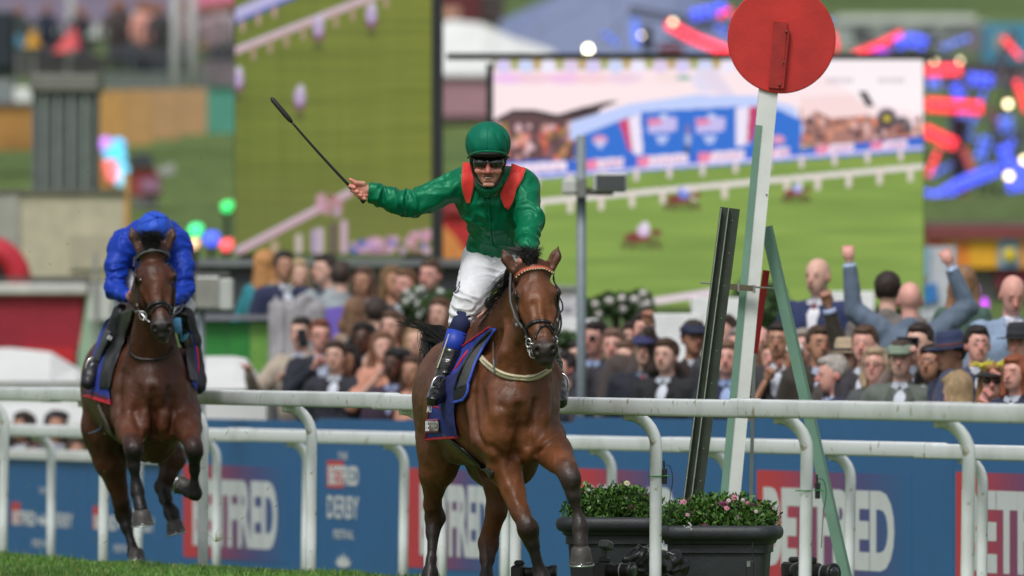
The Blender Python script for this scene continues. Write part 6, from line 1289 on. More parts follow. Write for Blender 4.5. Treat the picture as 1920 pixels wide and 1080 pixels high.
def find_Y(px, py, h, lo=None):
    best = None
    yb = on_line(min(max(px, -200), 2200), AA, AB)[1] + 1.5
    for Y in np.arange(lo or yb, yb + 22, .1):
        X = (px - 960) * Y / FPX; f = abs(float(ground(X, Y)) + h - (CAMZ - (py - HY) * Y / FPX)) + .03 * (Y - yb)
        if best is None or f < best[0]: best = (f, Y)
    return best[1]
NPEOPLE = 0
def person(px, py, label, h=1.74, yaw=0, skin='l', hair=('short', (50, 34, 28)), top=(40, 44, 56), style='suit', shirt=(205, 212, 225), tie=None, legs=(40, 42, 50), arms=('down', 'down'), hat=None, glasses=None, pitch=0, hyaw=0, Y=None, sit=False, group=None, res=.014, bulk=1.0, cuffs=None, fem=False):
    global NPEOPLE
    NPEOPLE += 1; rnd = random.Random(NPEOPLE * 13)
    h *= 1.05; s = h / 1.75; dz = -.44 if sit else 0; hh = h + dz * s
    Yp = Y or find_Y(px, py, hh) + rnd.uniform(-.15, .5); X = (px - 960) * Yp / FPX; ztop = CAMZ - (py - HY) * Yp / FPX; gzv = float(ground(X, Yp))
    s = s * 1.0; zb = ztop - hh
    root = thing('person', label, 'person', (X, Yp, zb), math.radians(yaw), group)
    if zb - gzv > .06:      # stands on a low step of the terrace
        st = thing('standing_step', 'low dark step carrying the ' + label.split(' with ')[0].split(' in ')[0] + ' behind the boards', 'step', (X, Yp + .04, gzv), 0, 'low steps under the spectators'); MB().box((0, 0, (zb - gzv) / 2 - .003), (.6, .5, zb - gzv - .006), bev=.01).build('tread', cm(60, 62, 66), st)
    q = lambda x, y, z: np.array([x, y, z + dz]) * s
    c0, c1 = SK[skin]; hc = S(*hair[1]); pal = {0: c0, 1: c1, 2: tuple(.40 * v for v in c0), 3: tuple(.6 * v for v in c1), 4: hc}
    hy = math.radians(hyaw); hp = math.radians(pitch); Rh = rotz(hy) @ np.array([[1, 0, 0], [0, math.cos(hp), -math.sin(hp)], [0, math.sin(hp), math.cos(hp)]])
    hc_ = q(0, -.02, 1.625)
    def hd(x, y, z): return hc_ + (Rh @ np.array([x, y, z])) * s
    wsh = (.185 if not fem else .155) * bulk
    Rr = Rh
    bp = [el(hd(0, .01, .025), np.array((.076, .098, .098)) * s, Rr, .02, 0), el(hd(0, -.035, -.03), np.array((.060, .062, .080)) * s, Rr, .02, 0), el(hd(0, -.055, -.075), np.array((.036, .036, .030)) * s, Rr, .02, 0),
          rc(hd(0, -.092, .012), hd(0, -.118, -.022), .010 * s, .015 * s, .012, 1), rc(hd(-.022, -.098, -.052), hd(.022, -.098, -.052), .007 * s, .007 * s, .006, 3),
          el(hd(-.078, .01, -.01), np.array((.012, .022, .032)) * s, Rr, .008, 1), el(hd(.078, .01, -.01), np.array((.012, .022, .032)) * s, Rr, .008, 1),
          el(hd(-.032, -.085, .012), np.array((.015, .012, .007)) * s, Rr, .004, 2), el(hd(.032, -.085, .012), np.array((.015, .012, .007)) * s, Rr, .004, 2),
          rc(hd(-.048, -.086, .034), hd(-.016, -.096, .036), .006 * s, .006 * s, .004, 4 if hair[0] != 'bald' else 3), rc(hd(.048, -.086, .034), hd(.016, -.096, .036), .006 * s, .006 * s, .004, 4 if hair[0] != 'bald' else 3),
          rc(q(0, .02, 1.42), hd(0, .02, -.05), .058 * s, .052 * s, .02, 0), el(q(0, .0, 1.27), (wsh * s, .11 * s * bulk, .19 * s), None, .04), el(q(0, .0, .98), (.15 * s * bulk, .11 * s, .16 * s), None, .05)]
    lg = []
    for sx in (-1, 1):
        if sit: k1 = q(sx * .10, -.42, .92); k2 = q(sx * .10, -.42, .50); lg += [(q(sx * .09, 0, .93), k1, k2)]
        else: lg += [(q(sx * .09, 0, .90), q(sx * .10, -.01, .50), q(sx * .11, .02, .09))]
    for (a_, b_, c_) in lg: bp += [rc(a_, b_, .07 * s, .05 * s, .03), rc(b_, c_, .048 * s, .035 * s, .03), rc(c_ + np.array([0, .03, -.03]), c_ + np.array([0, -.14, -.045]), .035 * s, .028 * s, .02)]
    ar = []
    for sx, an in zip((-1, 1), arms):
        if isinstance(an, str): e_, w_ = ARMS[an]; up = an.startswith('up')
        else: e_, w_ = an; up = w_[2] > 1.7
        S0 = q(sx * (wsh - .01), 0, 1.385 + (.05 if up else 0)); E0 = q(sx * e_[0], e_[1], e_[2]); W0_ = q(sx * w_[0], w_[1], w_[2]); ar.append((S0, E0, W0_))
        dr = (W0_ - E0) / np.linalg.norm(W0_ - E0); side = np.cross(dr, [0, 1, .2]); side /= np.linalg.norm(side) + 1e-9; pc = W0_ + dr * .065 * s
        bp += [rc(S0, E0, .042 * s, .036 * s, .02), rc(E0, W0_, .034 * s, .024 * s, .02), el(pc, np.array((.040, .028, .046)) * s, align(dr, side), .015, 0)]
        for i in range(4):
            b0 = pc + side * (i - 1.5) * .021 * s + dr * .030 * s; m0 = b0 + dr * .022 * s + np.array([0, -.022, 0]) * s; e0 = b0 + dr * -.006 * s + np.array([0, -.040, 0]) * s; bp += [rc(b0, m0, .0115 * s, .0108 * s, .005, 1 if i % 2 else 0), rc(m0, e0, .0108 * s, .0095 * s, .005, 1)]
        bp.append(rc(pc - side * .034 * s, pc - side * .020 * s + dr * .030 * s + np.array([0, -.034, 0]) * s, .0125 * s, .010 * s, .006, 0))
    V, Q = mesh_sdf(bp, res, pad=.05); link_mesh('body', V, Q, SKIN, root, True, vcols(V, bp, pal, .005))
    # clothes
    sl = .066 if style in ('suit', 'coat') and not fem else .052
    long_ = style in ('coat', 'dress')
    tp = [el(q(0, .01, 1.28), ((wsh + .03) * s, .135 * s * bulk, .20 * s), None, .05), el(q(0, .005, 1.05), (.19 * s * bulk, .135 * s * bulk, .22 * s), None, .05), rc(q(-wsh + .03, .01, 1.40), q(wsh - .03, .01, 1.40), .065 * s, .065 * s, .03), rc(q(0, .02, 1.38), q(0, .03, 1.46), .078 * s, .066 * s, .02)]
    bare = style in ('dress',)
    for (S0, E0, W0_) in ar:
        tp.append(rc(S0, E0, (sl + .016) * s, sl * s, .03))
        if not bare: tp.append(rc(E0, E0 + (W0_ - E0) * .93, (sl - .004) * s, .042 * s, .02))
    if style in ('suit', 'coat', 'open'):
        tp2 = tp + [el(q(0, -.17, 1.40), (.055 * s, .10 * s, .16 * s), None, .015, op=-1)]
    else: tp2 = tp + [el(q(0, -.10, 1.47), (.06 * s, .08 * s, .05 * s), None, .02, op=-1)]
    V, Q = mesh_sdf(tp2, res + .002, pad=.05); V = wrinkle(V, tp, .006, 12); link_mesh('jacket' if style in ('suit', 'coat', 'open') else 'top', V, Q, cmat(top), root, True)
    if style in ('suit', 'coat', 'open'):
        sp = [el(q(0, .0, 1.28), ((wsh + .005) * s, .118 * s * bulk, .185 * s), None, .04), rc(q(0, .01, 1.40), q(0, .012, 1.462), .075 * s, .062 * s, .02)]
        V, Q = mesh_sdf(sp, .018, pad=.05); sh = link_mesh('shirt', V, Q, cmat(shirt, .7), root, True)
        for sx in (-1, 1): MB().box(q(sx * .030, -.072, 1.455), np.array((.045, .012, .035)) * s, Matrix.Rotation(sx * -.5, 3, 'Y')).build('collar', cmat(shirt, .7), root)
        for sx in (-1, 1):  # lapels
            MB().add([q(sx * .06, -.075, 1.46), q(sx * .095, -.10, 1.38), q(sx * .07, -.148, 1.30), q(sx * .012, -.150, 1.17), q(sx * .035, -.13, 1.34)], [(0, 1, 2, 3, 4)]).build('lapel', cmat(tuple(int(v * .85) for v in top)), root)
        if tie: MB().add([q(-.014, -.082, 1.45), q(.014, -.082, 1.45), q(.026, -.136, 1.24), q(0, -.14, 1.20), q(-.026, -.136, 1.24)], [(0, 4, 3, 2, 1)]).build('tie', cmat(tie, .6), root)
    if cuffs:
        for (S0, E0, W0_) in ar:
            d_ = (W0_ - E0); MB().tube([E0 + d_ * .90, E0 + d_ * 1.02], [.046 * s, .040 * s], 12).build('cuff', cmat(cuffs, .7), root, True)
    lp = [el(q(0, .0, .92), (.175 * s, .125 * s, .13 * s), None, .04)]
    for (a_, b_, c_) in lg:
        lp += [rc(a_, b_, .088 * s, .068 * s, .03), rc(b_, c_ + (b_ - c_) * .1, .066 * s, .05 * s, .03)]
    if long_: lp += [rc(q(0, 0, .9), q(0, .0, .62), .19 * s, .22 * s, .05)]
    V, Q = mesh_sdf(lp, .022, pad=.05); link_mesh('skirt' if fem and long_ else 'trousers', V, Q, cmat(legs), root, True)
    for (a_, b_, c_) in lg: MB().tube([c_ + np.array([0, .045, -.045]), c_ + np.array([0, -.05, -.05]), c_ + np.array([0, -.17, -.06])], [.038 * s, .042 * s, .028 * s], 10).build('shoe', LEATHER, root, True)
    # hair
    if hair[0] != 'bald':
        hp_ = [el(hd(0, .028, .040), np.array((.087, .098, .100)) * s, Rr, .02), el(hd(0, -.02, .098), np.array((.062, .07, .032)) * s, Rr, .02), el(hd(0, -.092, -.035), np.array((.074, .058, .098)) * s, Rr, .015, op=-1)]
        if hair[0] in ('long', 'bob', 'curly'):
            L = {'long': .26, 'bob': .09, 'curly': .12}[hair[0]]; w_ = .034 if hair[0] != 'curly' else .055
            for sx in (-1, 1): hp_ += [rc(hd(sx * .072, .015, .02), q(sx * (.088 if hair[0] != 'curly' else .11), .01, 1.58 - L * .5), .036 * s, w_ * s, .03), rc(q(sx * .088, .01, 1.58 - L * .5), q(sx * .085, -.02, 1.58 - L), w_ * s, .024 * s, .03)]
            hp_ += [rc(hd(0, .05, .03), q(0, .075, 1.58 - L), .085 * s, .055 * s, .03)]
        V, Q = mesh_sdf(hp_, .011, pad=.05); V = V + normals(V, hp_) * (.007 * fbm(V * np.array([40, 40, 14]), 2))[:, None] * (2.2 if hair[0] == 'curly' else 1); link_mesh('hair', V, Q, hmat(hair[1]), root, True)
    else:
        if len(hair) > 2:   # fringe of short hair at the back and sides
            hp_ = [el(hd(0, .04, -.005), np.array((.084, .082, .060)) * s, Rr, .02), el(hd(0, -.09, -.0), np.array((.09, .085, .13)) * s, Rr, .02, op=-1)]; V, Q = mesh_sdf(hp_, .012, pad=.05); link_mesh('hair', V, Q, hmat(hair[2]), root, True)
    if hat:
        kind, hcx = hat[0], hat[1]
        R3 = Matrix([list(r) for r in Rr])
        def lath(prof, name, m, sx=1, sy=1.15):
            mb = MB().lathe([(r * s, z * s) for r, z in prof], n=24, sx=sx, sy=sy); V = np.array([Rr @ np.array(v) for v in mb.V]) + hd(0, .005, .045); return link_mesh(name, V, mb.F, m, root, True)
        if kind == 'brim':
            lath([(.15, .0), (.155, .004), (.09, .012), (.088, .07), (.075, .105), (.03, .11)], 'hat', cmat(hcx)); lath([(.091, .012), (.092, .014), (.092, .032), (.09, .034)], 'hat_band', cmat(hat[2] if len(hat) > 2 else (30, 30, 34)))
        elif kind == 'cap':
            V, Q = mesh_sdf([el(hd(0, .01, .065), np.array((.098, .125, .052)) * s, Rr, .02), el(hd(0, -.095, .045), np.array((.075, .06, .018)) * s, Rr, .02)], .012, pad=.05); link_mesh('flat_cap', V, Q, cmat(hcx), root, True)
        elif kind == 'pill':
            V, Q = mesh_sdf([el(hd(.02, .03, .085), np.array((.105, .11, .055)) * s, Rr, .02)], .012, pad=.05); link_mesh('hat', V, Q, cmat(hcx), root, True)
        elif kind == 'feather':
            lath([(.13, -.01), (.135, .0), (.05, .035), (.01, .04)], 'hat', cmat(hcx)); mb = MB()
            for i in range(14):
                a_ = rnd.uniform(-.9, .9); b0 = hd(-.02 + .03 * a_, -.03, .07); mb.tube(list(spline([b0, b0 + np.array([a_ * .06, -.02, .05]) * s, b0 + np.array([a_ * .13, -.03, .05 + rnd.uniform(-.05, .05)]) * s], 6)), [.004, .010, .014, .012, .008, .003], 5)
            mb.build('feathers', cmat((196, 186, 60)), root, True); MB().tube([hd(.05, -.05, .06), hd(.12, -.08, .0), hd(.14, -.07, -.08)], [.016, .02, .01], 6).build('green_ribbon', cmat((70, 120, 60)), root, True); MB().tube([hd(.04, -.04, .10), hd(.10, -.03, .09), hd(.16, -.03, .05)], [.01, .026, .012], 6).build('white_feather', cmat((215, 215, 215)), root, True)
    if glasses:
        gm = mat('glasses_dark', (.01, .01, .012), .15, 0)
        for sx in (-1, 1):
            if glasses == 'sun': V, Q = mesh_sdf([el(hd(sx * .033, -.100, .010), np.array((.028, .010, .020)) * s, Rr, .01)], .006, pad=.03); link_mesh('sunglasses', V, Q, gm, root, True)
            else: MB().tube([hd(sx * .033 + .024 * math.cos(t), -.103, .010 + .017 * math.sin(t)) for t in np.linspace(0, 2 * math.pi, 12)], .0025, 5).build('glasses', gm, root)
            MB().tube([hd(sx * .058, -.095, .014), hd(sx * .082, .0, .010)], .003, 5).build('glasses_arm', gm, root)
    return root, q, s
def held(name, label, cat, root_t, p_local, dims, m, yaw=0, extra=None):
    r, q, s = root_t; p = Matrix.Rotation(r.rotation_euler.z, 3, 'Z') @ Vector(p_local); loc = Vector(r.location) + p
    o = thing(name, label, cat, tuple(loc), r.rotation_euler.z + math.radians(yaw)); MB().box((0, 0, 0), dims, bev=.004).build('case', m, o)
    if extra: MB().box((dims[0] * .28, -dims[1] / 2 - .001, dims[2] * .3), (dims[0] * .3, .003, dims[2] * .18)).build('camera_bump', m, o)
    return o
SHO = 'short'; 
# ---- right-hand crowd, back row first
person(1535, 484, 'bald man in a navy suit and dark red tie before the wide screen', 1.84, -22, 'l', ('bald', (90, 60, 50)), (34, 48, 92), 'suit', (225, 225, 235), (110, 26, 34), (34, 44, 80), hyaw=-8, pitch=6, bulk=1.12)
person(1665, 512, 'dark haired man in a taupe jacket seen from behind beside the cheering bald man', 1.82, 165, 'l', (SHO, (44, 30, 26)), (112, 106, 104), 'suit', bulk=1.12, legs=(60, 60, 64))
person(1706, 528, 'bald man in a slate blue jacket seen from behind with both fists raised', 1.80, 180, 'p', ('bald', (90, 60, 50)), (92, 108, 128), 'suit', (170, 190, 225), None, (50, 56, 66), arms=(((.38, -.04, 1.58), (.27, -.02, 1.84)), ((.36, -.04, 1.56), (.39, -.02, 1.86))), cuffs=(178, 198, 232), bulk=1.1)
person(1898, 516, 'bald man in a pale blue blazer and white shirt looking down at far right', 1.84, 8, 'p', ('bald', (90, 60, 50)), (134, 154, 182), 'suit', (228, 228, 240), None, (70, 80, 100), pitch=24, bulk=1.15)
person(1806, 500, 'long haired blonde woman in a dark green dress seen from behind near the purple lamp', 1.66, 170, 'p', ('long', (146, 110, 82)), (66, 92, 84), 'dress', legs=(60, 84, 78), fem=True)
# middle row
person(1537, 612, 'man in a dark brown jacket punching his fist up below the bald man in navy', 1.78, 0, 'm', (SHO, (70, 52, 42)), (48, 42, 34), 'coat', (190, 200, 230), None, (40, 38, 34), arms=('down', ((.13, -.10, 1.60), (.06, -.14, 1.86))), cuffs=(176, 190, 228), hyaw=12)
person(1832, 612, 'dark haired person peeking out between the wide blue hat and the pale blazer', 1.72, 10, 'p', (SHO, (34, 26, 24)), (60, 66, 92), 'suit')
person(1724, 608, 'young man in a mushroom brown coat filming with a phone held at his face', 1.80, -14, 'l', (SHO, (46, 32, 26)), (122, 104, 98), 'suit', (205, 215, 235), (24, 26, 34), (50, 46, 44), arms=('face', 'face'), hyaw=-8)
_ph = person(1690, 640, 'person in a sage green flat cap half hidden behind the filming young man', 1.72, -10, 'l', (SHO, (70, 56, 46)), (96, 104, 98), 'coat', hat=('cap', (118, 134, 118)))
person(1643, 652, 'light haired woman in glasses and a charcoal coat smiling behind the table bottles', 1.66, -18, 'p', ('bob', (168, 148, 122)), (72, 76, 78), 'coat', (90, 90, 92), legs=(60, 60, 62), glasses='rim', fem=True)
person(1788, 628, 'man in a wide brimmed navy hat and navy coat turned to the left', 1.74, -60, 'm', (SHO, (40, 30, 26)), (44, 54, 82), 'coat', (120, 120, 160), hat=('brim', (38, 50, 86), (96, 60, 60)), pitch=8)
person(1424, 612, 'pink faced older man between the white post and the green strut', 1.72, -10, 'p', ('bald', (120, 100, 90), (150, 130, 120)), (140, 132, 124), 'coat', (180, 170, 160), pitch=5)
person(1474, 644, 'woman in a white hat and cream patterned top right of the white post', 1.64, -24, 'm', ('bob', (96, 70, 50)), (176, 166, 144), 'dress', legs=(150, 140, 120), hat=('pill', (222, 220, 212)), fem=True, arms=('chin', 'down'))
person(1448, 640, 'woman in a floral grey blouse partly behind the white post', 1.62, -12, 'p', ('bob', (120, 96, 74)), (150, 148, 138), 'top', legs=(110, 104, 96), fem=True)
person(1507, 618, 'grey haired person in a cream jacket right beside the green strut', 1.68, -10, 'p', (SHO, (150, 142, 134)), (150, 142, 128), 'coat')
person(1566, 668, 'grey haired man in a navy blazer in left profile close to the boards', 1.74, -74, 'p', (SHO, (168, 162, 156)), (36, 44, 74), 'suit', (160, 170, 200), pitch=6)
person(1914, 612, 'person in a black hat at the right edge drinking from a glass', 1.72, -20, 'p', (SHO, (30, 26, 26)), (34, 38, 54), 'coat', hat=('brim', (34, 36, 44), (20, 20, 24)), arms=('chest', 'down'))
person(1862, 682, 'woman in sunglasses with a yellow and green feathered black hat at right', 1.66, -6, 'p', ('long', (150, 112, 66)), (200, 196, 190), 'dress', legs=(60, 56, 60), hat=('feather', (30, 34, 34)), glasses='sun', fem=True, arms=('chin', 'down'))
person(1798, 700, 'woman with long dark blonde hair leaning forward in front of the blue hat man', 1.60, -130, 'l', ('long', (158, 134, 100)), (120, 128, 150), 'top', legs=(80, 84, 100), fem=True, pitch=20)
person(1905, 668, 'person in a navy jacket with reddish hair at the lower right edge', 1.62, -30, 'p', ('bob', (140, 76, 48)), (30, 38, 66), 'coat', fem=True, arms=('chest', 'down'))
# middle-right crowd, between the grey pole and the dark channel post
person(1206, 588, 'high browed man standing behind the pink hatted woman', 1.78, 8, 'p', (SHO, (40, 32, 30)), (70, 60, 58), 'coat', Y=None)
person(1116, 604, 'dark haired man in sunglasses and a charcoal suit right of the grey pole', 1.76, -16, 'p', (SHO, (44, 32, 30)), (70, 74, 84), 'suit', (164, 184, 222), None, (54, 58, 66), glasses='sun', hyaw=-12)
person(1150, 618, 'pink faced person between the charcoal suit and the pink hat', 1.70, -8, 'p', (SHO, (120, 90, 78)), (62, 60, 66), 'coat')
person(1188, 604, 'woman in a bright pink hat with dark hair', 1.68, -16, 'l', ('bob', (60, 44, 36)), (120, 100, 104), 'coat', hat=('pill', (206, 50, 96)), fem=True, Y=None)
person(1178, 640, 'brown haired woman in a mushroom grey coat left of the navy flat cap', 1.64, -34, 'l', ('long', (96, 72, 56)), (128, 116, 112), 'coat', (150, 170, 200), legs=(90, 84, 82), fem=True)
person(1212, 622, 'man in a navy flat cap, red scarf and black coat', 1.76, -14, 'l', (SHO, (70, 54, 46)), (22, 26, 40), 'coat', (100, 110, 130), (150, 34, 44), hat=('cap', (44, 46, 92)), bulk=1.1)
person(1300, 602, 'man in a dark navy cap and brown coat raising his left fist high', 1.76, 14, 'm', (SHO, (50, 40, 34)), (48, 36, 32), 'coat', hat=('cap', (28, 34, 62)), arms=(((.30, -.06, 1.42), (.34, -.08, 1.70)), 'down'), bulk=1.1)
person(1360, 592, 'dark haired man looking left just right of the dark channel post', 1.74, -30, 'p', (SHO, (60, 44, 36)), (60, 60, 70), 'suit')
person(1366, 640, 'pink faced man in a light blue shirt and navy jacket beside the white post', 1.70, -12, 'p', (SHO, (120, 90, 70)), (36, 42, 70), 'open', (150, 172, 216))
person(1058, 660, 'person in a black coat just behind the leading horse\'s muzzle', 1.66, -40, 'p', (SHO, (40, 34, 34)), (28, 32, 46), 'coat', bulk=1.15)
person(1050, 752, 'seated person in pale clothes low beside the leading horse', 1.66, -20, 'p', ('bald', (120, 90, 80)), (190, 140, 140), 'top', sit=True)
person(912, 578, 'pink faced grey haired man seen behind the leading horse\'s neck', 1.78, 0, 'p', ('bald', (150, 120, 110), (140, 128, 120)), (70, 66, 70), 'coat', (200, 200, 210))
# centre crowd, left of the leading horse
person(565, 596, 'dark haired man in a beige coat clapping at the left of the centre group', 1.76, -20, 'l', (SHO, (40, 30, 26)), (172, 160, 146), 'coat', (190, 196, 214), None, (90, 84, 78), arms=(((.34, -.12, 1.16), (.30, -.34, 1.32)), 'clap'))
person(600, 600, 'ginger haired man in glasses and a black suit holding a phone up', 1.76, 10, 'p', (SHO, (110, 62, 38)), (26, 30, 44), 'suit', (180, 188, 214), (150, 156, 172), (30, 32, 42), arms=('chest', 'down'), glasses='rim')
person(682, 606, 'dark skinned woman with black curly hair between the suited man and the pink group', 1.68, -12, 'd', ('curly', (24, 18, 18)), (56, 40, 40), 'coat', fem=True, Y=None)
person(655, 650, 'young woman with long black hair and black top front of the centre group', 1.64, -28, 'm', ('long', (22, 16, 16)), (22, 22, 28), 'top', legs=(24, 24, 28), fem=True)
person(736, 584, 'long brown haired woman in a pale pink dress with a hand at her cheek', 1.70, -20, 'l', ('long', (92, 66, 50)), (214, 156, 138), 'dress', legs=(190, 150, 140), fem=True, arms=('chin', 'down'))
person(716, 622, 'woman in a peach top standing between the black haired woman and the black capped man', 1.66, 12, 'l', ('long', (120, 84, 62)), (196, 140, 120), 'dress', legs=(180, 140, 130), fem=True, arms=('chest', 'down'))
person(741, 654, 'dark skinned man in a black knit cap and dark plum jacket', 1.72, -24, 'd', (SHO, (22, 18, 18)), (54, 36, 58), 'open', (150, 160, 200), hat=('pill', (20, 20, 24)))
person(782, 610, 'blonde woman in a tan dress beside the leading horse\'s tail', 1.66, -10, 'l', ('long', (176, 142, 104)), (206, 160, 132), 'dress', legs=(190, 150, 120), fem=True)
person(774, 668, 'woman in a peach dress low beside the leading horse\'s tail', 1.60, -20, 'm', ('long', (80, 56, 44)), (206, 150, 128), 'dress', legs=(190, 140, 120), fem=True)
# raised row behind the centre crowd
person(497, 470, 'orange blonde woman in a teal jacket standing by the green banner', 1.70, 150, 'l', ('long', (190, 136, 84)), (30, 124, 138), 'coat', legs=(40, 90, 110), fem=True)
person(532, 472, 'person in a navy suit seen between the teal jacket and the blonde woman', 1.76, 20, 'm', (SHO, (36, 30, 30)), (34, 42, 76), 'suit')
person(560, 488, 'pale blonde woman in a pink and cream dress in the raised row', 1.66, 20, 'l', ('long', (190, 164, 130)), (196, 166, 150), 'dress', legs=(186, 150, 140), fem=True)
person(612, 478, 'dark haired man in a light grey suit leaning left in the raised row', 1.78, -50, 'l', (SHO, (44, 34, 30)), (152, 162, 168), 'suit', (60, 70, 90), None, (120, 130, 140), bulk=1.15)
person(640, 492, 'second man in a pale grey suit right of the leaning man', 1.76, 170, 'l', (SHO, (60, 46, 40)), (140, 150, 156), 'suit', bulk=1.1)
person(683, 502, 'brown haired woman in a beige coat in the raised row', 1.66, -20, 'm', ('bob', (86, 60, 48)), (150, 132, 124), 'coat', legs=(120, 110, 100), fem=True)
person(668, 560, 'round shouldered person with greying brown hair below the raised row', 1.62, 160, 'm', ('curly', (122, 92, 70)), (140, 120, 106), 'top', legs=(120, 100, 90), fem=True)
person(762, 506, 'pink faced dark blond man in a dark coat in the raised row', 1.74, -30, 'p', (SHO, (110, 80, 56)), (44, 42, 56), 'coat')
person(735, 500, 'long haired woman in a brown top in the raised row', 1.68, 20, 'm', ('long', (120, 92, 60)), (110, 84, 70), 'top', legs=(70, 60, 60), fem=True)
person(808, 488, 'man in a dark navy coat at the right end of the raised row', 1.78, -24, 'p', (SHO, (80, 58, 44)), (36, 36, 58), 'coat', bulk=1.2)
# seated people at the lower left
person(45, 774, 'dark haired person sitting behind the white rail at the far left', 1.70, -30, 'm', ('curly', (52, 38, 34)), (60, 62, 70), 'coat', sit=True)
person(104, 772, 'dark haired woman with a feathered black hat sitting at lower left', 1.70, 20, 'm', ('bob', (40, 34, 38)), (76, 74, 84), 'coat', sit=True, hat=('pill', (52, 52, 62)), fem=True)
person(22, 826, 'slumped person in a neon yellow vest at the lower left edge', 1.50, 10, 'l', (SHO, (40, 34, 30)), (176, 214, 40), 'top', sit=True)
person(76, 828, 'slumped person in a mauve grey jacket behind the ledge at lower left', 1.52, -40, 'p', (SHO, (90, 70, 60)), (110, 104, 118), 'top', sit=True, bulk=1.4)
person(140, 822, 'slumped person in a dark tan coat behind the ledge beside the left horse', 1.52, 30, 'm', (SHO, (70, 50, 40)), (90, 64, 46), 'coat', sit=True, bulk=1.3)
person(284, 834, 'slumped person in a bright pink top seen under the left horse', 1.48, -10, 'p', (SHO, (120, 80, 80)), (206, 84, 120), 'top', sit=True, bulk=1.2)
# ---- more heads filling the rows
for a_ in ((1462, 606, 'dark haired man with a beard far behind the woman in the white hat', 1.78, 'm', (SHO, (40, 30, 26)), (48, 46, 52), -14, None), (1590, 640, 'woman in a beige hat peeking over the grey haired man\'s shoulder', 1.66, 'p', ('bob', (120, 90, 64)), (80, 74, 70), -20, ('brim', (168, 150, 126))),
    (1622, 612, 'brown haired man between the dark raised sleeve and the filming man', 1.76, 'p', (SHO, (84, 60, 44)), (58, 56, 64), -16, None), (1748, 648, 'dark haired woman in black half hidden behind the wide navy hat', 1.66, 'm', ('long', (34, 26, 24)), (30, 30, 36), -24, None),
    (1386, 616, 'grey haired man in charcoal between the dark channel and white posts', 1.74, 'p', (SHO, (130, 124, 120)), (52, 54, 60), -10, None), (1250, 636, 'brown haired man in a black jacket under the raised brown sleeve', 1.70, 'l', (SHO, (70, 50, 38)), (26, 28, 34), -22, None),
    (1086, 640, 'dark haired woman in plum behind the grey pole', 1.64, 'l', ('long', (44, 30, 28)), (74, 48, 62), -20, None), (630, 640, 'brown haired man in a dark suit between the ginger man and the lilac cloth', 1.68, 'l', (SHO, (60, 42, 34)), (36, 38, 50), -14, None),
    (826, 560, 'brown haired woman in dark red beside the white rose arrangement', 1.68, 'l', ('bob', (90, 60, 44)), (96, 44, 50), -20, None), (706, 560, 'man in a mid grey jacket in front of the beige coated woman', 1.74, 'l', (SHO, (56, 44, 38)), (92, 96, 104), 160, None)):
    person(a_[0], a_[1], a_[2], a_[3], a_[7], a_[4], a_[5], a_[6], 'coat', hat=a_[8])
# ---- things they hold and use
def small(name, label, cat, px, py, Y, build):
    p = P(px, py, Y); t = thing(name, label, cat, tuple(p)); build(t); return t
PHB = mat('phone_black', (.015, .018, .022), .3)
def phone(px, py, Y, label, rz=0):
    def b(t): MB().box((0, 0, 0), (.150, .011, .075), bev=.004).build('case', PHB, t); MB().box((.045, -.0065, .012), (.03, .003, .03)).build('camera_bump', mat('phone_lens', (.004, .004, .005), .1), t)
    t = small('smartphone', label, 'phone', px, py, Y, b); t.rotation_euler = (0, 0, math.radians(rz)); return t
phone(1702, 642, find_Y(1724, 608, 1.80) - .42, 'black phone held sideways in front of the filming young man\'s face', 6)
t_ = phone(567, 634, find_Y(600, 600, 1.76) - .42, 'black phone held up by the ginger haired man in the black suit'); t_.rotation_euler = (0, math.radians(80), 0)
GLS = mat('clear_glass', (.9, .95, .95), .05, 0, trans=.85)
def glass_(px, py, label, c, Y, hgt=.14):
    def b(t): MB().lathe([(.028, 0), (.030, .004), (.006, .010), (.005, .05), (.030, .075), (.034, hgt)], n=14).build('bowl', GLS, t, True); MB().lathe([(.012, .062), (.027, .078), (.030, .105)], n=14).build('drink', mat('drink_%d' % px, S(*c), .2), t, True)
    return small('wine_glass', label, 'glass', px, py, Y, b)
Yt = on_line(1570, AA, AB)[1] + .85
for (px, py, c, lab) in ((1845, 752, (150, 50, 60), 'stemmed glass of red drink below the woman in sunglasses'), (1870, 750, (190, 120, 110), 'glass of pink drink beside the red drink'), (1905, 745, (200, 150, 60), 'glass of amber drink at the lower right edge')): glass_(px, py, lab, c, on_line(1720, AA, AB)[1] + .95)
def bottle(t):
    MB().lathe([(.034, 0), (.036, .01), (.036, .15), (.030, .18), (.013, .215), (.012, .25), (.014, .25), (.014, .265)], n=16).build('body', mat('bottle_glass', S(165, 195, 200), .08, trans=.8), t, True); MB().lathe([(.0365, .05), (.037, .052), (.037, .12), (.0365, .122)], n=16).build('label', mat('bottle_label', (.6, .65, .68), .5), t, True)
small('water_bottle', 'pale blue water bottle standing in front of the charcoal coat woman', 'bottle', 1680, 772, Yt, bottle); small('water_bottle', 'second clear bottle right of the pale blue one', 'bottle', 1697, 774, Yt + .2, bottle)
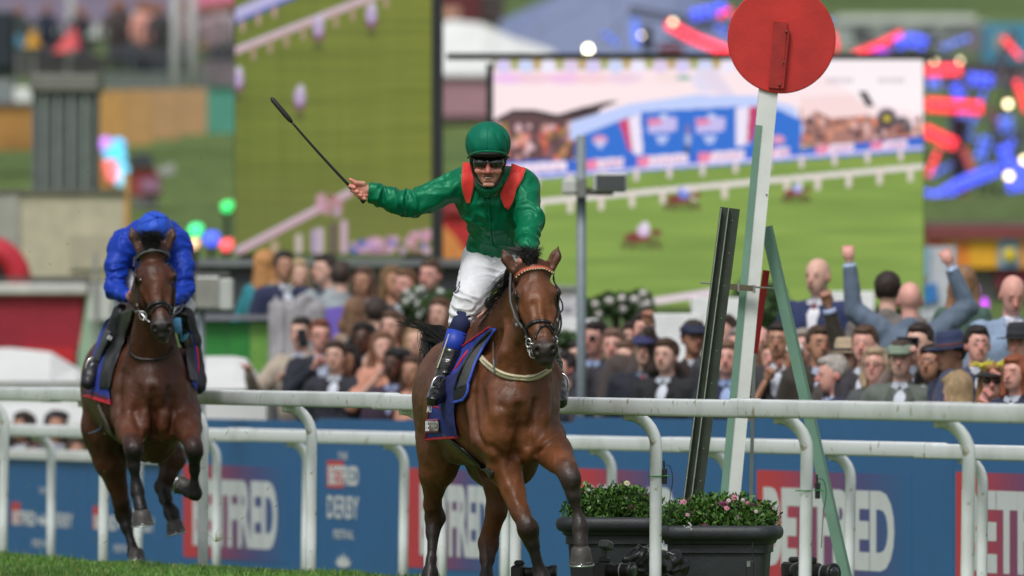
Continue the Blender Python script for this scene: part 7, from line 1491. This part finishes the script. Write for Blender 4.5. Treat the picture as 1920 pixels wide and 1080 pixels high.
for i, (x0, x1, lab) in enumerate(((1570, 1720, 'white topped table behind the boards below the grey haired man'), (1720, 1960, 'white topped table behind the boards below the feathered hat woman'))):
    t = thing_at('table', lab, 'table', (x0 + x1) / 2, on_line(x0, AA, AB)[1] + 1.0, 'tables behind the boards'); Yq = on_line(x0, AA, AB)[1] + 1.0; part_box(t, 'top', (x0, 754, x1, 760), Yq - .3, .6, cm(200, 200, 200)); 
    zt_ = P(0, 760, Yq)[2] - t.location[2]
    for sx in (-1, 1):
        for sy in (-.2, .2): MB().tube([(sx * (x1 - x0) * .45 * Yq / FPX, sy, 0), (sx * (x1 - x0) * .45 * Yq / FPX, sy, zt_ + .01)], .018, 8).build('leg', cm(120, 120, 120), t)
# white chairs, flowers, cloths behind
def chair(px, py, Y, label):
    t = thing_at('chair', label, 'chair', px, Y, 'white chairs behind the crowd'); z0 = P(0, py, Y)[2] - t.location[2]; WC = cm(214, 216, 218) if 'pale' not in label else cm(150, 150, 150)
    sh_ = MB(); sh_.box((0, 0, z0 - .42), (.46, .44, .03), bev=.01); sh_.build('seat', WC, t); MB().box((0, .21, z0 - .2), (.46, .03, .42), Matrix.Rotation(-.12, 3, 'X'), bev=.01).build('backrest', WC, t)
    for sx in (-1, 1):
        for sy in (-1, 1): MB().tube([(sx * .19, sy * .18, 0), (sx * .17, sy * .16, max(.05, z0 - .43))], .016, 8).build('leg', WC, t)
chair(1262, 590, 86, 'white chair right of the raised fist below the screen'); chair(1608, 640, 86, 'white chair between the navy suit and the taupe jacket'); chair(1590, 548, 96, 'white chair behind the taupe jacket man'); chair(1070, 600, 92, 'white chair by the foot of the grey pole'); chair(535, 610, 99, 'pale chair behind the clapping man'); chair(590, 610, 100, 'second pale chair left of the purple cloth'); chair(1352, 560, 90, 'white chair behind the dark channel post')
t = thing_at('lilac_wrap', 'lilac cloth draped over a chair in the centre group', 'cloth', 652, 94.6); part_poly(t, 'cloth', [(610, 578), (640, 574), (672, 582), (694, 598), (676, 606), (664, 625), (660, 655), (640, 668), (612, 640)], 94.6, .25, cm(118, 98, 196)); down(t, (615, 600, 660, 650), 94.6, .2, cm(120, 120, 125))
for (x0, x1, y0, Yq, lab) in ((506, 604, 566, 95.5, 'pale grey draped chair backs below the raised row at centre left'), (688, 768, 572, 95.2, 'pale grey coats heaped right of the lilac cloth')):
    t = thing_at('draped_seat', lab, 'seat', (x0 + x1) / 2, Yq); o0 = np.array(t.location); pr = []
    for i in range(4):
        u = x0 + (x1 - x0) * (i + .5) / 4; c = P(u, y0 + random.uniform(4, 22), Yq) - o0; c2 = c.copy(); c2[2] = .1; pr.append(rc(c, c2, random.uniform(.05, .08), .12, .08))
    V, Q = mesh_sdf(pr, .018); V = wrinkle(V, pr, .03, 8, (1.4, 1, .3)); link_mesh('cloth', V, Q, mat('grey_drape', S(150, 148, 152), .8, .3, 3, bump=.8, bscale=5), t, True)
t = thing_at('notice_board', 'plain white notice board behind the leading horse\'s head', 'board', 1048, 100); part_box(t, 'panel', (1020, 540, 1082, 636), 100, .05, cm(206, 204, 214)); part_box(t, 'frame', (1016, 536, 1086, 540), 99.95, .12, cm(170, 170, 176)); down(t, (1020, 540, 1082, 636), 100, .05, cm(180, 180, 186)); part_box(t, 'print_mark', (1056, 576, 1072, 584), 99.99, .02, cm(150, 150, 165))
LEAFC = mat('leaf_green', (1, 1, 1), .5, .15, 20, vcol=True)
def leaf_cloud(name, parent, o0, cs, n, leaf, c0, c1, m=LEAFC, up=.5):
    """leaves scattered through overlapping lobes"""
    cs = np.array(cs, float); k = rng.integers(0, len(cs), n); d = rng.normal(size=(n, 3)); d /= np.linalg.norm(d, axis=1, keepdims=True); r = rng.random((n, 1)) ** (1 / 2.2)
    p = cs[k, :3] + d * cs[k, 3:6] * r; t1 = rng.normal(size=(n, 3)); t1[:, 2] += up; t1 /= np.linalg.norm(t1, axis=1, keepdims=True); t2 = np.cross(t1, rng.normal(size=(n, 3))); t2 /= np.linalg.norm(t2, axis=1, keepdims=True)
    L = leaf * rng.uniform(.6, 1.3, (n, 1)); V = np.stack([p, p + t1 * L * .5 + t2 * L * .28, p + t1 * L, p + t1 * L * .5 - t2 * L * .28], 1)
    u = rng.random((n, 1)); col = np.array(c0) * (1 - u) + np.array(c1) * u
    F = np.arange(n * 4).reshape(n, 4); return link_mesh(name, V.reshape(-1, 3) - o0, F, m, parent, False, np.repeat(col, 4, 0))
def shrub(px0, px1, py0, py1, Y, label, n=5000, leaf=.05, c0=(.015, .04, .012), c1=(.06, .13, .03), name='shrub', fl=None):
    t = thing_at(name, label, 'shrub' if name == 'shrub' else 'flowers', (px0 + px1) / 2, Y); o0 = np.array(t.location); a_ = P(px0, py1, Y); b_ = P(px1, py0, Y); w_ = (b_[0] - a_[0]) / 2; cs = []
    for i in range(9):
        u = (i + .5) / 9; cs.append((a_[0] + 2 * w_ * u, Y + random.uniform(-.2, .2), a_[2] + (b_[2] - a_[2]) * random.uniform(.35, .6), w_ * .26, .3, (b_[2] - a_[2]) * random.uniform(.32, .5)))
    leaf_cloud('foliage', t, o0, cs, n, leaf, c0, c1); MB().tube([(0, 0, 0), (0, 0, max(.1, (a_[2] + b_[2]) / 2 - o0[2]))], .03, 6).build('stem', cm(70, 56, 40), t)
    if fl:
        for i in range(fl[0]):
            u = random.random(); c = np.array([a_[0] + 2 * w_ * u, Y - .28, a_[2] + (b_[2] - a_[2]) * random.uniform(.25, .95)]) - o0; mb = MB()
            for k in range(6): an = k * 1.05; mb.sphere(c + np.array([.02 * math.cos(an), 0, .02 * math.sin(an)]), .017, 6, 4, (1, .6, 1))
            mb.sphere(c + np.array([0, -.01, 0]), .022, 6, 4); mb.build('bloom', cm(*fl[1]), t, True)
shrub(1380, 1470, 535, 640, 92, 'dark green bush behind the white winning post', 7000); shrub(1095, 1215, 548, 606, 94, 'low hedge with white blooms right of the grey pole', 5000, fl=(12, (196, 190, 190))); shrub(762, 852, 540, 612, 93, 'white rose arrangement left of the green jockey\'s leg', 4500, fl=(14, (170, 176, 170))); shrub(1040, 1080, 620, 660, 90, 'small plant by the foot of the grey pole', 900)
# ---- people and parasols far up the slope: distant figures
def far_person(px, py, Y, c1, c2, label):
    h = 1.7; X = (px - 960) * Y / FPX; t = thing('person', label, 'person', (X, Y, float(ground(X, Y))), 0, 'distant people on the slope at top left')
    MB().lathe([(.10, .78), (.17, .95), (.16, 1.1), (.21, 1.35), (.18, 1.44), (.06, 1.48)], n=10, sy=.65).build('top', cm(*c1), t, True); MB().lathe([(.05, 1.46), (.085, 1.54), (.09, 1.62), (.06, 1.71)], n=10).build('head', cm(150, 100, 80), t, True)
    for sx in (-1, 1): MB().tube([(sx * .09, 0, 0), (sx * .08, 0, .45), (sx * .08, 0, .85)], [.05, .06, .09], 8).build('leg', cm(*c2), t, True); MB().tube([(sx * .2, 0, 1.38), (sx * .27, 0, 1.1), (sx * .22, -.1, .9)], [.06, .045, .035], 8).build('arm', cm(*c1), t, True)
fp = [(72, (50, 54, 62), 'first'), (88, (30, 40, 60), ''), (105, (60, 50, 52), ''), (150, (36, 40, 50), ''), (160, (80, 74, 78), ''), (215, (70, 60, 60), ''), (228, (40, 40, 46), ''), (262, (200, 180, 160), ''), (272, (214, 150, 140), ''), (284, (180, 184, 180), ''), (300, (60, 56, 60), ''), (345, (50, 84, 100), ''), (356, (150, 120, 130), ''), (385, (40, 60, 56), ''), (402, (150, 130, 140), ''), (420, (170, 160, 166), ''), (430, (60, 60, 66), ''), (36, (60, 70, 70), '')]
FPL = ['grey', 'navy', 'brown', 'dark slate', 'mauve grey', 'taupe', 'charcoal', 'cream', 'coral pink', 'silver', 'plum grey', 'teal', 'dusty pink', 'bottle green', 'rose grey', 'pearl', 'graphite', 'sage']
for i, (x, c, _) in enumerate(fp):
    far_person(x, 0, [258, 236, 262, 240, 252, 226, 231, 232, 226, 236, 222, 232, 226, 236, 222, 225, 233, 238][i], c, (50, 52, 60), 'distant figure in %s clothing on the slope, %s' % (FPL[i], 'by the dark speaker box' if x < 100 else ('below the lilac building' if x < 240 else ('near the two pale poles' if x < 370 else 'left of the tall screen'))))
for i, (x0, x1, y0, y1, Y, c, lab) in enumerate(((30, 200, 108, 136, 228, (58, 56, 58), 'dark crowd barrier above the grey tower'), (196, 392, 138, 168, 205, (104, 112, 112), 'grey barrier above the orange hoarding'), (374, 446, 118, 160, 206, (126, 116, 124), 'mauve barrier beside the tall screen'), (240, 330, 50, 84, 262, (64, 70, 84), 'dark trailer behind the pale poles'))):
    t = thing_at('barrier' if i < 3 else 'trailer', lab, 'barrier' if i < 3 else 'trailer', (x0 + x1) / 2, Y)
    nn = 5; 
    for k in range(nn): part_box(t, 'panel', (x0 + (x1 - x0) * k / nn, y0, x0 + (x1 - x0) * (k + .94) / nn, y1), Y, .08 if i < 3 else 1.5, cm(*c))
    part_box(t, 'top_rail', (x0, y0 - 3, x1, y0), Y - .02, .12, cm(*[min(255, int(v * 1.2)) for v in c])); down(t, (x0, y0, x1, y1), Y, .08, cm(*c))
# ================================================================== PLANTERS, CAMERAS BY THE RAIL
PLM = mat('planter_charcoal', S(46, 50, 54), .55, .18, 6, bump=.15, bscale=50)
def planter(x0, x1, Yc, yr, rz, label):
    """moulded trough with rolled rim; yr = pixel row of the rim top"""
    a_ = P(x0, yr, Yc); b_ = P(x1, yr, Yc); W = b_[0] - a_[0]; c = (a_ + b_) / 2; g_ = float(ground(c[0], c[1])); t = thing('planter', label, 'planter', (c[0], Yc, g_), rz, 'charcoal flower planters'); H_ = a_[2] - g_; Dp = .48
    mb = MB(); prof = [(-.055, 0), (-.045, .02), (-.02, H_ - .17), (-.02, H_ - .16), (-.005, H_ - .155), (-.005, H_ - .11), (.008, H_ - .105), (.018, H_ - .085)] + [(.018 + .035 * math.sin(a) * 1.0, H_ - .0425 - .0425 * math.cos(a)) for a in np.linspace(.3, 2.6, 8)] + [(-.005, H_ - .001), (-.03, H_ - .02), (-.04, H_ - .10)]
    V = []; F = []; n = 0; R0 = .07
    for (o_, z) in prof:
        for (cx, cy, a0) in ((W / 2 - R0 - .055, -Dp / 2 + R0, -90), (W / 2 - R0 - .055, Dp / 2 - R0, 0), (-W / 2 + R0 + .055, Dp / 2 - R0, 90), (-W / 2 + R0 + .055, -Dp / 2 + R0, 180)):
            for k in range(5): a = math.radians(a0 + 22.5 * k); V.append((cx + (R0 + o_) * math.cos(a), cy + (R0 + o_) * math.sin(a), z))
    n = 20
    for i in range(len(prof) - 1):
        for k in range(n): j = (k + 1) % n; F.append((i * n + k, i * n + j, (i + 1) * n + j, (i + 1) * n + k))
    F.append(tuple(range((len(prof) - 1) * n, len(prof) * n))); F.append(tuple(range(n - 1, -1, -1)))
    autosmooth(MB().add(V, F).build('trough', PLM, t), 40); MB().box((0, 0, H_ - .09), (W - .22, Dp - .12, .03)).build('soil', mat('soil', (.03, .02, .014), .95, .4, 30), t)
    return t, c, W, H_, g_
plants = []
for (x0, x1, Yc, yr, rz, seed, lab, lab2) in ((1046, 1258, 65.4, 968, -.10, 3, 'left charcoal trough planter behind the front rail post', 'bushy green plant with few blooms in the left trough'), (1236, 1466, 64.6, 984, -.10, 5, 'right charcoal trough planter below the winning post', 'bushy plant with pink and plum daisies in the right trough')):
    t, c, W, H_, g_ = planter(x0, x1, Yc, yr, rz, lab)
    b = thing('flowering_plant', lab2, 'plant', (c[0], Yc, g_ + H_ - .08), rz, 'plants in the charcoal planters'); cs = []
    for i in range(16):
        u = (i + .5) / 16 - .5; cs.append((u * (W - .22), random.uniform(-.12, .12), random.uniform(.05, .14), .11, .14, random.uniform(.09, .15)))
    leaf_cloud('foliage', b, np.zeros(3), cs, 12000, .031, (.010, .042, .007), (.10, .23, .03), up=1.1)
    mb = MB()
    for i in range(90):
        cc = random.choice(cs); p = np.array([cc[0] + random.uniform(-.06, .06), cc[1] - random.uniform(0, .1), cc[2] + random.uniform(.02, .12)]); mb.tube([(p[0] * .9, p[1] * .5, 0), p], .0018, 3, False)
    mb.build('stems', mat('stem_green', (.05, .12, .03), .6), b)
    nf = 15 if seed == 3 else 44
    for i in range(nf):
        cc = random.choice(cs); p = np.array([cc[0] + random.uniform(-.07, .07), cc[1] - random.uniform(.02, .14), cc[2] + random.uniform(.0, .15)])
        if seed == 5: p[0] = abs(p[0]) * (1 if random.random() < .75 else -1)
        col = random.choice([(84, 24, 60), (120, 30, 84), (206, 150, 182), (224, 196, 206), (70, 20, 44), (214, 130, 160)] if seed == 5 else [(90, 30, 50), (200, 140, 150), (220, 220, 170), (70, 24, 40)])
        tilt = Vector((random.uniform(-.5, .5), -1, random.uniform(.0, .9))).normalized(); u_ = tilt.cross(Vector((0, 0, 1))).normalized(); v_ = tilt.cross(u_); mb = MB(); r = random.uniform(.012, .021)
        V = [Vector(p) + tilt * .004]; F = []
        for k in range(9):
            for da, rr in ((-.24, .75), (0, 1), (.24, .75)): a = k * 2 * math.pi / 9 + da; V.append(Vector(p) + (u_ * math.cos(a) + v_ * math.sin(a)) * r * rr)
            F.append((0, 1 + k * 3, 2 + k * 3, 3 + k * 3))
        mb.add(V, F); mb.sphere(Vector(p) + tilt * .004, r * .3, 6, 4); mb.build('flower', cm(*col), b)
t = thing('bird_mess', 'small white splash on the rim of the right planter', 'stain', tuple(P(1292, 986, 64.28))); mb = MB()
for i in range(9): mb.sphere((random.gauss(0, .018), random.uniform(-.002, .002), random.gauss(0, .012)), random.uniform(.003, .007), 6, 4, (1, .3, 1))
mb.build('splash', cm(190, 194, 196), t)
def camera_thing(px, py, Y, label, aim=0, s=1.0, flash=True, lens=.16, tilt=0):
    p = P(px, py, Y); g_ = float(ground(p[0], p[1])); t = thing('camera', label, 'camera', (p[0], Y, g_), math.radians(aim), 'remote cameras on the ground by the rail'); z = p[2] - g_; CB = mat('camera_black', (.012, .012, .013), .45, .2, 40)
    MB().box((0, 0, z), (.145 * s, .075 * s, .095 * s), bev=.012).build('body', CB, t); MB().box((0, -.005, z + .06 * s), (.06 * s, .06 * s, .035 * s), bev=.01).build('prism_hump', CB, t)
    L = MB().lathe([(.034 * s, 0), (.036 * s, .01), (.034 * s, .05 * s), (.042 * s, .055 * s), (.042 * s, lens * .8), (.048 * s, lens * .82), (.050 * s, lens), (.040 * s, lens)], n=20); V = np.array(L.V); V = np.stack([V[:, 0], -V[:, 2] - .035 * s, V[:, 1] + z], 1); ln_ = link_mesh('lens', V, [tuple(reversed(f)) for f in L.F], CB, t, True)
    MB().tube([(0, -.035 * s - lens * .5, z), (0, -.035 * s - lens * .54, z)], .0435 * s, 20).build('focus_ring', mat('grey_ring', (.22, .22, .22), .4), ln_, True); MB().sphere((0, -.036 * s - lens, z), .034 * s, 14, 8, (1, .15, 1)).build('glass', mat('lens_glass', (.01, .015, .03), .05, coat=1), ln_, True)
    if flash:
        MB().tube([(.0, 0, z + .07 * s), (.005, 0, z + .11 * s)], .016 * s, 10).build('flash_foot', CB, t); MB().box((.01, -.01, z + .14 * s), (.085 * s, .06 * s, .05 * s), Matrix.Rotation(.25, 3, 'Y'), bev=.01).build('flash_head', mat('flash_grey', (.06, .065, .07), .35), t)
    MB().lathe([(.05 * s, 0), (.045 * s, .01), (.012 * s, .02), (.012 * s, max(.03, z - .05 * s))], n=12).build('ground_stand', CB, t)
camera_thing(1132, 1070, 62.8, 'black camera with a tilted flash below the leading horse\'s raised hoof', 62, 1.0, True, .15)
camera_thing(972, 1074, 63.2, 'long lensed black camera between the leading horse\'s legs', 80, .9, False, .18)
camera_thing(1515, 1075, 60.9, 'black camera with a wide lens hood at the foot of the front rail', 50, 1.15, False, .14)
camera_thing(1488, 1068, 61.6, 'round black lens peeking right of the planters', 10, .9, False, .10)
def bag(px, py, Y, label, w_, h_):
    p = P(px, py, Y); g_ = float(ground(p[0], p[1])); t = thing('covered_camera', label, 'camera', (p[0], Y, g_), 0); pr = [el((0, 0, p[2] - g_), (w_, w_ * .8, h_), None, .03), el((w_ * .7, .02, p[2] - g_ - .02), (w_ * .6, w_ * .6, h_ * .8), None, .03), rc((0, 0, .02), (0, 0, p[2] - g_), .05, .07, .03), rc((-w_ * .3, -.02, p[2] - g_), (-w_ * 1.15, -.05, p[2] - g_ + h_ * .1), h_ * .5, h_ * .25, .02)]
    V, Q = mesh_sdf(pr, .008); V = wrinkle(V, pr, .016, 14, (1, 1, 1)); link_mesh('rain_cover', V, Q, mat('black_cover', (.012, .012, .014), .3, .2, 20, bump=.4, bscale=20), t, True); MB().sphere((w_ * .1, -w_ * .8, p[2] - g_ + .03), .02, 8, 6).build('strap_clip', BLK, t)
bag(1212, 1052, 63.6, 'black plastic covered camera just behind the front rail post', .10, .085)
bag(1256, 1058, 63.9, 'second black covered camera in front of the right planter', .075, .075)
p = P(1406, 1068, 63.2); t = thing('radio_trigger', 'small radio trigger with a thin antenna in front of the right planter', 'radio', (p[0], 63.2, float(ground(p[0], 63.2)))); z = p[2] - t.location[2]; MB().box((0, 0, z), (.045, .03, .10), bev=.005).build('body', BLK, t); MB().box((-.008, -.017, z + .03), (.02, .004, .03)).build('silver_plate', STEEL, t); MB().tube([(.012, 0, z + .05), (.016, 0, z + .15)], .003, 6).build('antenna', BLK, t); MB().tube([(0, 0, 0), (0, 0, z - .04)], .01, 8).build('stand', BLK, t)
# small black boxes tied to two rail posts
for (px, py, post, lab) in ((1246, 893, 1228, 'small black transmitter tied with green string to the rail post before the planters'), (1533, 920, 1507, 'small black transmitter tied with green string to the post by the green strut')):
    q = on_line(post, RA, RB, .15); Yq = q[1]; p = P(px, py, Yq); t = thing('transmitter', lab, 'transmitter', (p[0], Yq, p[2]), 0, 'small transmitters tied to rail posts'); MB().box((0, 0, 0), (.028, .03, .085), bev=.004).build('case', BLK, t); MB().tube([(-.002, 0, .04), (-.004, 0, .085)], .0055, 8).build('antenna', BLK, t)
    MB().tube(list(spline([(0, 0, .06), (.02, 0, .062), (.035, 0, .045), (.045, 0, -.005), (.04, 0, -.06), (.03, 0, -.12), (.02, 0, -.30)], 18)), .0022, 5).build('cable', BLK, t)
    cxp = (post - px) * Yq / FPX; MB().tube([np.array([cxp + .043 * math.cos(a), .043 * math.sin(a), .0]) for a in np.linspace(0, 2 * math.pi, 16)], .0035, 6).build('green_string', cm(60, 150, 70), t); MB().tube([(-.02, -.02, 0), (.02, -.022, .004), (.032, -.02, -.006)], .0035, 6).build('string_end', cm(60, 150, 70), t)
# flying turf clods and cut grass behind the galloping horses
mb = MB()
for i in range(60):
    if i < 44: x = random.uniform(20, 660); y = random.uniform(780, 1030); Yq = random.uniform(66, 72)
    else: x = random.uniform(40, 700); y = random.uniform(230, 760); Yq = random.uniform(64, 72)
    p = P(x, y, Yq); d = np.array([random.uniform(-1, 1), random.uniform(-.3, .3), random.uniform(-1, 1)]) * random.uniform(.004, .022); mb.tube([p - d, p + d * .3 + np.array([0, 0, random.uniform(-.004, .004)]), p + d], [.0012, .002, .0008], 3, False)
o = struct(mb.build('flying_grass', mat('dry_grass', (.10, .13, .03), .8), None), 'stuff'); o['label'] = 'cut grass thrown up by the hooves'
t = thing('grass_tuft', 'torn grass tuft flying just above the turf left of centre', 'grass tuft', tuple(P(404, 1016, 70))); mb = MB()
for i in range(12): a = random.uniform(-1.2, 1.4); L = random.uniform(.04, .12); mb.tube(list(spline([(0, 0, 0), (L * .5 * math.sin(a), 0, L * .5 * math.cos(a)), (L * math.sin(a) * 1.3, .01, L * math.cos(a) * .8)], 5)), [.0022, .002, .0016, .0012, .0006], 3, False)
mb.build('blades', mat('pale_grass', (.22, .25, .07), .7), t)
